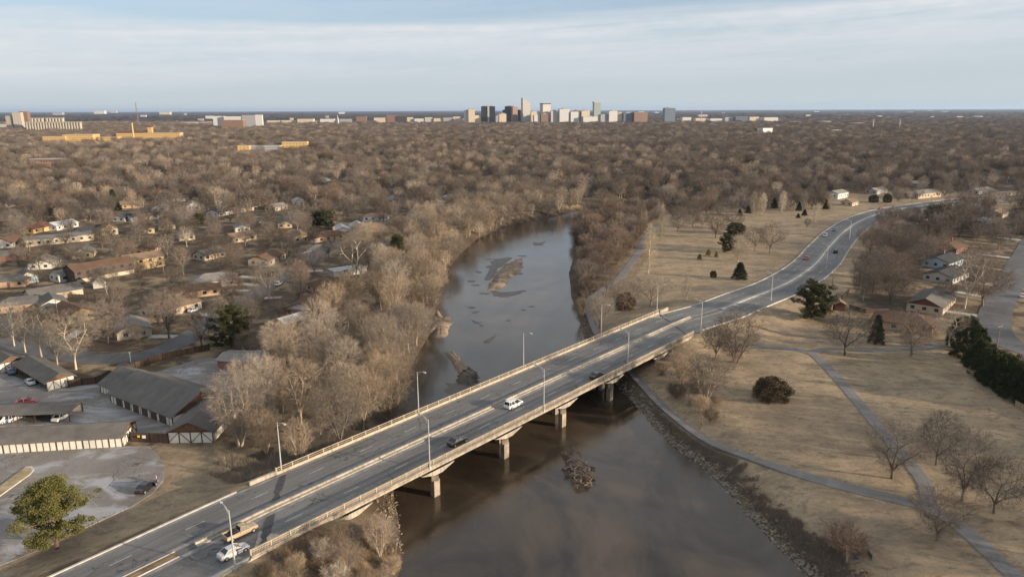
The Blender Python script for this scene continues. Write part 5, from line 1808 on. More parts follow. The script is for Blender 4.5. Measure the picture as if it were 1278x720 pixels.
for a in [(662, 670, 139.3, F_CREAM, 'low cream block right beside the slant-topped tower'), (665.5, 674, 144, F_WHITE, 'white low block below the slant-topped tower'), (674, 684, 142.6, F_BRICK, 'tan block below the striped tower'),
          (686.5, 695, 138.6, F_STEEL, 'pale stone tower right of the striped one'), (696.5, 710.5, 136.3, F_WHITE, 'white tower with grey bands, second right of the striped one'), (710.5, 722.5, 139.8, F_WHITE, 'broad white block right of the grey-banded tower'),
          (716, 723, 138, F_BRICK, 'brown block behind the broad white one'), (724, 735.5, 138.6, F_CREAM, 'cream block left of the green glass tower'), (725, 745, 145.8, F_WHITE, 'long low white hall at the foot of the green glass tower'),
          (758, 770, 138.8, F_WHITE, 'white stepped block right of the green glass tower'), (770, 776, 141, F_CREAM, 'narrow tan block beside the white stepped one'), (776, 788, 141.4, F_GLASS, 'bluish block left of the brown brick one'),
          (748, 758, 143, F_GREY, 'grey block behind the white stepped one'), (788, 807, 140.6, F_BRICK, 'wide brown brick block at the right end of downtown'), (592, 600, 144.5, F_CREAM, 'low cream block left of the black twin slab'), (618, 624, 145, F_GREY, 'low grey block right of the black twin slab')]:
    far(a[0], a[1], a[2], 3300, a[3], a[4], 9, 0.8, 'office_block', 'office block', DG)
o, w, dp_, H = far(739.5, 749, 128.4, 3300, F_GREEN, 'greenish glass tower with a flared crown and antenna', 12, 0.8, group=DG)
m_ = MB(); m_.box((0, 0, H + 1.5), (w * 1.12, dp_ * 1.12, 5)); m_.build('crown_band', F_STEEL, o)
MB().tube([(0, 0, H), (0, 0, H + 11)], [0.8, 0.4], 6).build('antenna', METAL, o)
far(827, 842, 135.2, 3300, F_GLASS, 'lone dark glass slab right of downtown', 12, 0.5, group=DG)

LB = 'low buildings at the edge of downtown'
rgb = random.Random(31)
FM = [F_CREAM, F_WHITE, F_BRICK, F_GREY, F_CREAM, F_WHITE, F_STEEL]
for (p0, p1, yt, m, lab) in [(445, 458, 145.4, F_BRICK, 'brown block at the left end of the low downtown row'), (470, 483, 146.5, F_CREAM, 'cream block second in the low downtown row'), (483, 495, 143.2, F_BRICK, 'taller brown block in the low downtown row'),
                             (495.5, 507, 144.2, F_DARK, 'dark block beside the taller brown one'), (517, 529, 147.6, F_WHITE, 'white block in the middle of the low downtown row'), (508, 516, 146, F_CREAM, 'tan block before the white one in the low row'),
                             (530, 540, 146, F_STEEL, 'pale block after the white one in the low row'), (541, 552, 147.3, F_CREAM, 'cream block farther right in the low row'), (553, 565, 146.4, F_GREY, 'grey block farther right in the low row'), (566, 578, 147.5, F_CREAM, 'cream block next to the stepped white tower'),
                             (400, 418, 148, F_WHITE, 'long white low block left of the church spire'), (424, 440, 148, F_GREY, 'grey low block right of the church spire'),
                             (850, 862, 146, F_WHITE, 'white low block right of the lone glass slab'), (866, 880, 147, F_CREAM, 'cream low block right of the lone glass slab'), (884, 900, 147.5, F_WHITE, 'pale low block with blue roof line'), (903, 914, 146, F_GREY, 'grey block left of the low glass offices'),
                             (915, 932, 145.2, F_GLASS, 'dark low glass office'), (933, 946, 145.4, F_CREAM, 'cream office beside the dark low glass one'), (950, 969, 146, F_WHITE, 'long white flat roof right of the low offices'), (988, 1000, 151.8, F_WHITE, 'white shed roof right of the long flat roof'), (1024, 1036, 151.5, F_WHITE, 'white shed before the orange row'),
                             (1062, 1077, 153.6, F_ORNG, 'orange brick row among the far trees on the right'), (1152, 1156.5, 154.8, F_ORNG, 'small square orange building on the right'), (1232, 1243, 156, F_GLASS, 'blue-roofed hall far right'), (1254, 1266, 158, F_ORNG, 'dark building with an orange end far right')]:
    far(p0, p1, yt + (0.8 if p0 < 980 else 0), 3450 if p0 < 980 else (68 * FPX / (yt + 4.5 - 137)), m, lab, 6, 0.7, 'low_building', 'building', LB)
HG = 'white hospital blocks'
for (p0, p1, yt, lab, m) in [(267, 281, 145.2, 'left white block of the hospital', F_WHITE), (281, 303, 145.6, 'long middle white block of the hospital', F_WHITE), (303, 319, 144.2, 'grey-shaded tall block of the hospital', F_GREY), (319, 328, 143.6, 'brightest white right-hand tower of the hospital', F_WHITE), (278, 305, 150.3, 'brown block in front of the hospital', F_BRICK)]:
    far(p0, p1, yt, 2700 if m != F_BRICK else 2500, m, lab, 6, 0.6, 'hospital_block', 'hospital', HG)
for (p0, p1, yt, lab) in [(334, 350, 149.5, 'white warehouse right of the hospital'), (352, 365, 149.2, 'pale warehouse farther right of the hospital'), (372, 392, 147.6, 'long pale warehouse left of the low downtown row'), (155, 172, 153.6, 'white shed left of the school chimney'), (174, 190, 153.8, 'white shed behind the school tower'), (198, 222, 153, 'long white warehouse behind the yellow school'), (232, 262, 151.5, 'long pale warehouse left of the hospital')]:
    far(p0, p1, yt + 1.2, 3400, F_CREAM, lab, 4, 0.5, 'warehouse', 'warehouse', 'pale warehouses on the plain')
# grain elevator
EGp = 'grain elevator'
el, w, dp_, H = far(18, 28.5, 140.8, 2500, F_CONC, 'tall concrete head house of the grain elevator', 10, 0.8, 'grain_elevator', 'grain elevator', EGp)


def silos(px0, px1, ytop, dist, label):
    d0 = pix_dir(px0, 150); d1 = pix_dir(px1, 150)
    xa, xb = d0.x / d0.y * dist, d1.x / d1.y * dist
    dt = pix_dir((px0 + px1) / 2, ytop); H = CAM_H + dt.z / dt.y * dist
    o = empty('silo_row', (xa, dist, 0), 0, label, 'grain silos', EGp)
    n = max(3, int((xb - xa) / 9)); r = (xb - xa) / n / 2
    me_ = MB().tube([(0, 0, -2), (0, 0, H)], [r, r], 12).mesh('silo', [mat('silo_concrete', (0.44, 0.39, 0.32), 0.9, 0.15, 0.05)])
    for k in range(n):
        c = bpy.data.objects.new('silo', me_); COL.objects.link(c); c.parent = o; c.location = (r + 2 * r * k, 0, 0)
    m_ = MB(); m_.box(((xb - xa) / 2, 0, H + 1.5), (xb - xa, r * 1.2, 3)); m_.build('gallery', F_CONC, o)
    BUILD_FOOT.append(((xa + xb) / 2, dist, (xb - xa) / 2))


silos(38.5, 55, 148.4, 2450, 'left upper row of pale grain silos')
silos(57, 80, 148.2, 2450, 'right upper row of pale grain silos')
silos(31, 101, 153.3, 2350, 'long lower row of pale grain silos')
far(9, 17, 145, 2500, F_CONC, 'round-topped grey silo block left of the head house', 5, 0.9, 'silo_block', 'grain silos', EGp)
far(-6, 12, 155.5, 2600, F_STEEL, 'white shed at the far left below the elevator', 5, 0.6, 'warehouse', 'warehouse', 'pale warehouses on the plain')
far(27, 37, 139.4, 3400, F_BRICK, 'brown brick block behind the elevator head house', 8, 0.8, 'brick_building', 'building', LB)
# yellow-brick school
SG = 'yellow-brick school buildings'
far(54, 82, 170.8, 1520, F_YEL, 'left low wing of the yellow school with dark left end', 4, 0.6, 'school_building', 'school', SG)
far(80, 117, 168.3, 1530, F_YEL, 'long flat-roofed yellow school hall', 4, 0.5, 'school_building', 'school', SG)
far(118, 146, 171.4, 1600, F_YEL, 'low yellow school wing between the hall and the chimney', 4, 0.4, 'school_building', 'school', SG)
o, w, dp_, H = far(146, 184, 166.4, 1720, F_YEL, 'red-roofed yellow school block behind the chimney', 4, 0.35, 'school_building', 'school', SG, R_RED)
m_ = MB(); m_.add([(-w / 2, -dp_ / 2, H + .5), (w / 2, -dp_ / 2, H + .5), (w / 2, dp_ / 2, H + .5), (-w / 2, dp_ / 2, H + .5), (-w / 2, 0, H + 5), (w / 2, 0, H + 5)], [(0, 1, 5, 4), (2, 3, 4, 5), (0, 4, 3), (1, 2, 5)])
m_.build('pitched_roof', R_RED, o)
o, w, dp_, H = far(183.5, 188.8, 159.5, 1720, F_YEL, 'square yellow school tower with a red pyramid cap', 6, 1.0, 'school_tower', 'tower', SG)
m_ = MB(); m_.add([(-w * .55, -w * .55, H + .5), (w * .55, -w * .55, H + .5), (w * .55, w * .55, H + .5), (-w * .55, w * .55, H + .5), (0, 0, H + 6)], [(0, 1, 4), (1, 2, 4), (2, 3, 4), (3, 0, 4)]); m_.build('cap', R_RED, o)
far(179, 224, 166.2, 1660, F_YEL, 'long right-hand wing of the yellow school', 3, 0.25, 'school_building', 'school', SG)
d = pix_dir(164, 150); dt = pix_dir(164, 153)
o = empty('chimney_stack', (d.x / d.y * 1640, 1640, 0), 0, 'tall yellow brick chimney stack beside the red-roofed school', 'chimney')
Hc = CAM_H + dt.z / dt.y * 1640
MB().tube([(0, 0, -1), (0, 0, Hc)], [2.0, 1.5], 12).build('shaft', F_YEL, o)
MB().tube([(0, 0, Hc - 1.2), (0, 0, Hc + 0.4)], [1.75, 1.75], 12).build('cap', BRK, o)
far(351, 382, 177.6, 1230, F_YEL, 'yellow two-storey building with dark windows deep in the far wood', 4, 0.4, 'school_building', 'school', SG)
far(294, 309, 182.3, 1180, F_YEL, 'small yellow building left of a flat grey roof', 6, 0.6, 'school_building', 'school', SG)
far(308, 348, 182.4, 1210, F_GREY, 'long flat grey roof between two yellow buildings', 4, 0.4, 'school_building', 'school', SG)
far(33, 77, 199, 900, F_BRICK, 'long brown brick school with a pale gable nearer on the left', 4, 0.4, 'school_building', 'school', SG)
o, w, dp_, H = far(946, 965, 160.3, 1860, F_WHITE, 'white block with sunlit-orange end wall standing alone in the wood', 30, 0.55, 'apartment_block', 'apartment block', None)
m_ = MB(); m_.box((w / 2 + 0.3, 0, H / 2), (0.5, dp_, H)); m_.build('sunlit_end_wall', F_ORNG, o)  # warm low sunlight on this face is put into its orange colour
far(1036, 1050, 162.3, 1950, F_WHITE, 'white roof alone in the far wood on the right', 5, 0.7, 'warehouse', 'warehouse', 'pale warehouses on the plain')
far(444, 450, 206.6, 840, F_WHITE, 'tiny bright white cottage deep in the wood', 10, 0.9, 'cottage', 'house', GF)
# church spire, radio mast, thin stacks
d = pix_dir(421.5, 150)
o = empty('church_spire', (d.x / d.y * 3000, 3000, 0), 0, 'tiny white church spire left of downtown', 'church')
MB().tube([(0, 0, 0), (0, 0, 30)], [4.5, 4.5], 4).build('tower', F_WHITE, o)
MB().tube([(0, 0, 30), (0, 0, 50)], [4.0, 0.1], 4).build('spire', F_WHITE, o)
d = pix_dir(172, 150); dt = pix_dir(172, 128)
o = empty('radio_mast', (d.x / d.y * 3000, 3000, 0), 0.4, 'thin grey lattice radio mast on the horizon at left', 'mast')
Hm = CAM_H + dt.z / dt.y * 3000
m_ = MB()
for k in range(4):
    a = k * math.pi / 2; b = a + math.pi / 2
    m_.bar((6 * math.cos(a), 6 * math.sin(a), 0), (1 * math.cos(a), 1 * math.sin(a), Hm), 0.55)
    for j in range(9):
        f0, f1 = 1 - j / 9 * 0.89, 1 - (j + 1) / 9 * 0.89
        m_.bar((6 * f0 * math.cos(a), 6 * f0 * math.sin(a), Hm * j / 9), (6 * f1 * math.cos(b), 6 * f1 * math.sin(b), Hm * (j + 1) / 9), 0.3)
m_.build('lattice', mat('grey_mast_paint', (0.30, 0.24, 0.24), 0.7, 0.1, 0.1), o)
for p, yt, lab in [(875, 138.5, 'thin pale stack right of the lone glass slab'), (1090.5, 149, 'thin pale stack left one in the far right wood'), (1123.5, 149, 'thin pale stack right one in the far right wood')]:
    d = pix_dir(p, 150); dt = pix_dir(p, yt); ds = 3100 if p < 900 else 2300
    o = empty('chimney_stack', (d.x / d.y * ds, ds, 0), 0, lab, 'chimney')
    Hc = CAM_H + dt.z / dt.y * ds
    MB().tube([(0, 0, -1), (0, 0, Hc)], [1.8, 1.2], 8).build('shaft', F_STEEL, o)

# pale roofs scattered over the far plain
PB = 'pale roofs scattered over the far plain'
for k in range(58):
    yb = 139.8 + 17.5 * rgb.random() ** 1.3
    dist = 68 * FPX / (yb - 137 + 0.01)
    px = rgb.uniform(0, 1278)
    wpx = rgb.uniform(3, 13) * (0.7 if yb > 148 else 1.0)
    lm_ = min([('the grain elevator', 50), ('the radio mast', 172), ('the hospital', 297), ('the church spire', 421), ('the stepped white tower', 586), ('the slant-topped tower', 656), ('the green glass tower', 744),
               ('the lone glass slab', 834), ('the long flat roof', 960), ('the two thin stacks', 1107), ('the blue-roofed hall', 1237)], key=lambda a: abs(a[1] - px))
    tone_, fm_ = rgb.choice([('white', F_WHITE), ('cream', F_CREAM), ('pale stone', F_STEEL), ('grey', F_GREY), ('grey', F_GREY), ('pale stone', F_STEEL)])
    far(px - wpx / 2, px + wpx / 2, yb - rgb.uniform(0.9, 1.8) - (1.6 if yb > 146 else 0.6), dist, fm_, f'tiny {tone_} far-plain roof {"right" if px > lm_[1] else "left"} of {lm_[0]}', 5, 0.5, 'far_building', 'building', PB)


# ------------------------------------------------------------------ plant the trees
FOREST = fill_regions()
ALLT = [t for t in TREES] + FOREST
Pp = np.array([(t[0], t[1], t[2] + PROTO[t[3]][2] * t[4] * 0.5) for t in ALLT])
pj = proj(Pp)
inview = (pj[:, 0] > -25) & (pj[:, 0] < 1303) & (pj[:, 1] > 100) & (pj[:, 1] < 760)
size = np.array([PROTO[t[3]][2] * t[4] * PROTO[t[3]][3] * t[5] for t in ALLT]) / pj[:, 2] ** 2
is_shrub = np.array(['shrub' in t[3] for t in ALLT])
man = np.array([bool(t[8]) for t in ALLT])
score = np.where(inview, size, 0) + np.where(man & inview, 1.0, 0)
ordt = [i for i in np.argsort(-score) if inview[i] and not is_shrub[i]]
ords = [i for i in np.argsort(-score) if inview[i] and is_shrub[i]]
N_TREES, N_SHRUBS = 290, 70
solo = set(ordt[:N_TREES]) | set(ords[:N_SHRUBS])

LMK = [('the courtyard wing', 240, 550), ('the big garage roof', 190, 515), ('the white-gabled brick house', 390, 385), ('the yellow-gabled house', 334, 327), ('the orange chimney', 410, 299), ('the white roofs', 436, 289),
       ('the grey gabled house', 166, 416), ('the orange-gabled house', 92, 396), ('the apartment house', 126, 346), ('the pale hip-roofed house', 268, 355), ('the dark river cedar', 498, 338), ('the far sand bar', 632, 345),
       ('the near bridge lamp', 354, 590), ('the second bridge lamp', 524, 517), ('the courtyard pine', 289, 434), ('the brown brick building', 300, 462), ('the bright yellow gable', 207, 285), ('the long cream building', 74, 302),
       ('the dark spruce on the left', 143, 263), ('the lone white gable', 241, 262), ('the river path end', 822, 280), ('the far bridge lamp', 822, 392), ('the red shed', 1047, 386), ('the red gable end', 1160, 384), ('the frosty white roof', 1222, 282),
       ('the pale two-storey house', 1044, 247), ('the big pale house', 1150, 246), ('the blue-grey house', 1176, 331), ('the river bend', 722, 262), ('the orange-red barrier', 524, 372), ('the leaning log bank', 505, 470), ('the near railing end', 310, 693),
       ('the first pier', 436, 655), ('the white-roofed cottage', 372, 255), ('the pale blue far house', 402, 228), ('the white bank roof', 558, 251), ('the tan hip roof', 1126, 408), ('the mud spit', 550, 405), ('the side street', 345, 351), ('the white flat carport', 434, 342)]
LMK = [(n, gat(p, q)) for n, p, q in LMK]


def relation(x, y):
    g_ = min(LMK, key=lambda a: (a[1].x - x) ** 2 + (a[1].y - y) ** 2)
    lx, ly = g_[1].x, g_[1].y
    if (lx - x) ** 2 + (ly - y) ** 2 > 75 ** 2:
        return None
    b0 = math.atan2(lx, ly); b1 = math.atan2(x, y)
    r0 = math.hypot(lx, ly); side = (b1 - b0) * r0; dep = math.hypot(x, y) - r0
    far_ = math.hypot(side, dep)
    w = ('behind' if dep > 0 else 'before') if abs(dep) > abs(side) else ('right of' if side > 0 else 'left of')
    return ('just ' if far_ < 16 else ('well ' if far_ > 40 else '')) + w + ' ' + g_[0]


def tree_label(i):
    x, y, z, k, s, sx, r, zone, m_ = ALLT[i]
    H = PROTO[k][2] * s
    words = KINDS[k][11]
    noun = 'shrub' if 'shrub' in k else 'bare tree'
    if m_:
        return f'{words} {noun} on the {zone}'
    rl = relation(x, y)
    big = 'big ' if H > 12.5 else ('' if H > 8.5 else 'small ')
    return f'{big}{words} {noun} {rl or "in the " + zone}'


proto_root = {}
labels_used = {}
for i in sorted(solo):
    x, y, z, k, s, sx, r, zone, m_ = ALLT[i]
    nm = 'shrub' if 'shrub' in k else 'bare_tree'
    o = empty(nm, (x, y, z), r)
    o.scale = (sx, sx, s)
    for me_, pn in ((PROTO[k][0], 'trunk'), (PROTO[k][1], 'crown')):
        c = bpy.data.objects.new(pn, me_)
        COL.objects.link(c)
        c.parent = o
    tag(o, tree_label(i), 'shrub' if nm == 'shrub' else 'tree', ('shrubs, ' if nm == 'shrub' else 'bare trees, ') + zone)
    labels_used.setdefault(o['label'], []).append((o, i))

# trees of one look at one place are told apart by their rank
NTH = ['first', 'second', 'third', 'fourth', 'fifth', 'sixth', 'seventh', 'eighth']
for lab, os_ in labels_used.items():
    n = len(os_)
    if n == 1:
        continue
    if n == 2:
        os_.sort(key=lambda q: ALLT[q[1]][4] * PROTO[ALLT[q[1]][3]][2])
        for (o, _), w in zip(os_, ('shorter', 'taller')):
            o['label'] = f'{w} of two: {lab}'
    elif n <= 8:
        os_.sort(key=lambda q: pj[q[1], 0])
        for k, (o, _) in enumerate(os_):
            w = 'leftmost' if k == 0 else ('rightmost' if k == n - 1 else NTH[k] + ' from left')
            o['label'] = f'{w} of {n}: {lab}'


for os_ in labels_used.values():
    for o, _ in os_:
        for cut in ('just ', 'well ', ' bare', 'many-stemmed ', 'big '):
            if len(o['label'].replace('-', ' ').split()) > 16:
                o['label'] = o['label'].replace(cut, '', 1)

# ---- the rest of the wood: one object, instanced by geometry nodes
def lod_mesh(seed, k):
    a = KINDS[k]
    T, Cw = tree_mesh(seed, a[0], a[1], a[2], a[3], 230, 4, 1.35, 0.048, a[8], a[9], 2.1, 4)
    Cw2 = MB()
    Cw2.v = T.v + Cw.v
    nT = len(T.v)
    Cw2.f = T.f + [tuple(q + nT for q in f) for f in Cw.f]
    Cw2.m = [0] * len(T.f) + [1] * len(Cw.f)
    Cw2.uv = [None] * len(Cw2.f)
    return Cw2.mesh('wood_tree_' + k, list(TW[a[10]]))


LODK = ['elm_a', 'elm_b', 'elm_c', 'red_b', 'wood_a', 'wood_b', 'sycamore', 'wood_c', 'red_a', 'shrub', 'shrub_red', 'poplar']
lodcol = bpy.data.collections.new('wood_prototypes')
for j, k in enumerate(LODK):
    lo = bpy.data.objects.new(f'proto_{j:02d}', lod_mesh(500 + j, k))
    lodcol.objects.link(lo)
rest = [ALLT[i] for i in range(len(ALLT)) if i not in solo]
pmn = bpy.data.meshes.new('bare_woodland')
pmn.from_pydata([(t[0], t[1], t[2]) for t in rest], [], [])
a = pmn.attributes.new('pidx', 'INT', 'POINT'); a.data.foreach_set('value', [LODK.index(t[3]) for t in rest])
a = pmn.attributes.new('rotz', 'FLOAT', 'POINT'); a.data.foreach_set('value', [t[6] for t in rest])
a = pmn.attributes.new('scl', 'FLOAT_VECTOR', 'POINT'); a.data.foreach_set('vector', [q for t in rest for q in (t[5], t[5], t[4])])
wood = bpy.data.objects.new('bare_woodland', pmn)
COL.objects.link(wood)
tag(wood, 'mass of bare brown winter trees stretching from the gardens to the city skyline', 'woodland', None, 'stuff')
ng = bpy.data.node_groups.new('plant_trees', 'GeometryNodeTree')
ng.interface.new_socket('Geometry', in_out='INPUT', socket_type='NodeSocketGeometry')
ng.interface.new_socket('Geometry', in_out='OUTPUT', socket_type='NodeSocketGeometry')
gi = ng.nodes.new('NodeGroupInput'); go = ng.nodes.new('NodeGroupOutput')
ci = ng.nodes.new('GeometryNodeCollectionInfo'); ci.inputs['Collection'].default_value = lodcol
ci.inputs['Separate Children'].default_value = True; ci.inputs['Reset Children'].default_value = True
iop = ng.nodes.new('GeometryNodeInstanceOnPoints')
iop.inputs['Pick Instance'].default_value = True


def named(nm, typ):
    n = ng.nodes.new('GeometryNodeInputNamedAttribute')
    n.data_type = typ
    n.inputs['Name'].default_value = nm
    return n.outputs[0]


cx = ng.nodes.new('ShaderNodeCombineXYZ')
ng.links.new(named('rotz', 'FLOAT'), cx.inputs[2])
e2r = ng.nodes.new('FunctionNodeEulerToRotation')
ng.links.new(cx.outputs[0], e2r.inputs[0])
ng.links.new(gi.outputs[0], iop.inputs['Points'])
ng.links.new(ci.outputs[0], iop.inputs['Instance'])
ng.links.new(named('pidx', 'INT'), iop.inputs['Instance Index'])
ng.links.new(e2r.outputs[0], iop.inputs['Rotation'])
ng.links.new(named('scl', 'FLOAT_VECTOR'), iop.inputs['Scale'])
ng.links.new(iop.outputs[0], go.inputs[0])
md_ = wood.modifiers.new('plant', 'NODES')
md_.node_group = ng
print('trees: solo', len(solo), 'rest', len(rest), 'dup labels', sum(1 for v in labels_used.values() if len(v) > 1))

# ------------------------------------------------------------------ evergreens
def leaf_mat(name, c, c2):
    m = bpy.data.materials.new(name)
    m.use_nodes = True
    t = NT(m.node_tree); b = t.n['Principled BSDF']
    tc = t.new('ShaderNodeTexCoord').outputs['Object']
    n1 = t.noise(tc, 1.1, 4.0, 0.6)
    t.put(b.inputs['Base Color'], t.mix(t.ramp(n1, [(0.3, 0.0), (0.7, 1.0)]), c, c2))
    b.inputs['Roughness'].default_value = 0.8
    b.inputs['Specular IOR Level'].default_value = 0.15
    return m


PINE = leaf_mat('pine_needles', (0.072, 0.078, 0.023), (0.170, 0.155, 0.050))
DARKG = leaf_mat('dark_needles', (0.022, 0.032, 0.018), (0.050, 0.058, 0.028))
CEDAR = leaf_mat('cedar_foliage', (0.030, 0.036, 0.014), (0.075, 0.072, 0.026))
BRUSHG = leaf_mat('rusty_juniper_foliage', (0.045, 0.034, 0.018), (0.085, 0.062, 0.032))
PALEG = leaf_mat('yellowed_needles', (0.15, 0.14, 0.03), (0.26, 0.21, 0.06))
PBARK = mat('pine_bark', (0.13, 0.09, 0.06), 0.9, 0.3, 2.0)


def evergreen_meshes(seed, H, R, base, shape, clumps, leaves, csize, lsize, leafm):
    rng = np.random.default_rng(seed)
    T = MB(); Fo = MB()
    T.tube([(0, 0, -0.4), (0.05 * R, 0, H * 0.3), (0, 0.04 * R, H * 0.65), (0, 0, H * 0.96)], [0.028 * H, 0.023 * H, 0.015 * H, 0.003 * H], 7)
    cs = []
    if shape in ('pine', 'pinedark'):
        # limbs of uneven reach, each carrying a few clumps: an open, ragged crown
        nl = clumps // 6
        for i in range(nl):
            u = (i + rng.random()) / nl
            z0 = base * 0.8 + (H * 0.93 - base * 0.8) * u
            prof = math.sin(min(1.0, 0.22 + 0.80 * u ** 0.85) * math.pi) ** 0.7 if shape == 'pine' else math.sqrt(max(0.05, 1 - (1.9 * u - 0.75) ** 2 / 1.6))
            a = i * 2.399963 + rng.normal() * 0.5
            Lr = R * prof * rng.choice([0.6, 0.85, 0.95, 1.12])
            lift = rng.uniform(0.0, 0.30) * Lr + 0.5
            e = np.array([Lr * math.cos(a), Lr * math.sin(a), z0 + lift])
            T.tube([(0, 0, max(0.4, z0 - 0.3)), (e[0] * 0.5, e[1] * 0.5, z0 + lift * 0.35), tuple(e)], [0.011 * H, 0.007 * H, 0.002 * H], 5, 0, False)
            for q in (0.42, 0.58, 0.72, 0.84, 0.93, 1.02):
                cs.append(np.array([e[0] * q, e[1] * q, z0 + lift * q * q + 0.25]) + rng.normal(size=3) * 0.085 * R * np.array([1, 1, 0.55]))
        for q in range(8):
            cs.append(np.array([rng.normal() * 0.12 * R, rng.normal() * 0.12 * R, H * (0.86 + 0.13 * rng.random())]))
        clumps = 0
    for i in range(clumps):
        u = (i + rng.random()) / clumps
        z = base + (H - base) * u
        if shape == 'cone':
            rm = R * (1 - u) ** 0.85 + 0.12
            r = rm * rng.uniform(0.45, 1.0)
        elif shape == 'pine':
            rm = R * (0.55 + 0.75 * math.sin(min(1, u * 0.9 + 0.18) * math.pi) ** 0.8) * 0.85
            r = rm * rng.uniform(0.35, 1.0) ** 0.6
        else:
            rm = R * math.sqrt(max(0.02, 1 - (2 * u * 0.98 - 0.75) ** 2 / 1.62))
            r = rm * rng.uniform(0.5, 1.0) ** 0.5
        a = i * 2.399963 + rng.normal() * 0.4
        c = np.array([r * math.cos(a), r * math.sin(a), z + rng.normal() * 0.02 * H])
        cs.append(c)
        T.tube([(0, 0, max(0.3, z - r * 0.22)), (c[0] * 0.55, c[1] * 0.55, z - r * 0.02), tuple(c)], [0.010 * H, 0.006 * H, 0.002 * H], 4, 0, False)
    vs, fs = [], []
    for c in cs:
        k = rng.uniform(0.5, 1.45)
        for _ in range(leaves):
            d = rng.normal(size=3); d /= np.linalg.norm(d)
            p = c + d * csize * k * rng.uniform(0.2, 1.0) ** 0.5 * np.array([1.15, 1.15, 0.62])
            u = rng.normal(size=3) + d * 0.9; u /= np.linalg.norm(u)
            v = np.cross(u, rng.normal(size=3)); v /= np.linalg.norm(v) + 1e-6
            s = lsize * rng.uniform(0.6, 1.3)
            o = len(vs)
            vs += [p - v * s * 0.28, p + u * s * 0.5 - v * s * 0.1, p + v * s * 0.28, p + u * s]
            fs.append((o, o + 1, o + 3)); fs.append((o, o + 3, o + 2))
    Fo.add(vs, fs)
    return T.mesh('trunk', [PBARK]), Fo.mesh('crown', [leafm])


EV = {}
EV['pine'] = (evergreen_meshes(1, 12.0, 6.4, 2.2, 'pine', 270, 150, 0.85, 0.27, PINE), 12.0, 6.4)
EV['pinedark'] = (evergreen_meshes(2, 10.0, 5.4, 0.7, 'pinedark', 260, 140, 0.82, 0.28, CEDAR), 10.0, 6.1)
EV['spruce'] = (evergreen_meshes(3, 9.0, 3.3, 0.4, 'cone', 210, 100, 0.50, 0.26, DARKG), 9.0, 3.3)
EV['cedar'] = (evergreen_meshes(4, 9.0, 3.0, 0.5, 'round', 150, 120, 0.70, 0.26, CEDAR), 9.0, 3.0)
EV['juniper'] = (evergreen_meshes(5, 3.6, 3.6, 0.3, 'round', 130, 130, 0.62, 0.20, BRUSHG), 3.6, 3.6)
EV['yellow'] = (evergreen_meshes(6, 3.0, 1.2, 0.2, 'cone', 60, 50, 0.3, 0.25, PALEG), 3.0, 1.2)


def evergreen(px, py, kind, hpx, wpx, label, group=None, name='evergreen_tree', cat='evergreen tree'):
    g = gat(px, py)
    d = pdist(g); m = d / FPX
    (tm, cm), H, R = EV[kind]
    dep = math.atan2(CAM_H, math.hypot(g.x, g.y))
    sz = hpx * m / math.cos(dep) * 0.95 / H
    sx = wpx * m / (2 * R)
    o = empty(name, g, (px * 1.7) % 6.28, label, cat, group)
    o.scale = (sx, sx, sz)
    for me_, pn in ((tm, 'trunk'), (cm, 'crown')):
        c = bpy.data.objects.new(pn, me_); COL.objects.link(c); c.parent = o
    return o


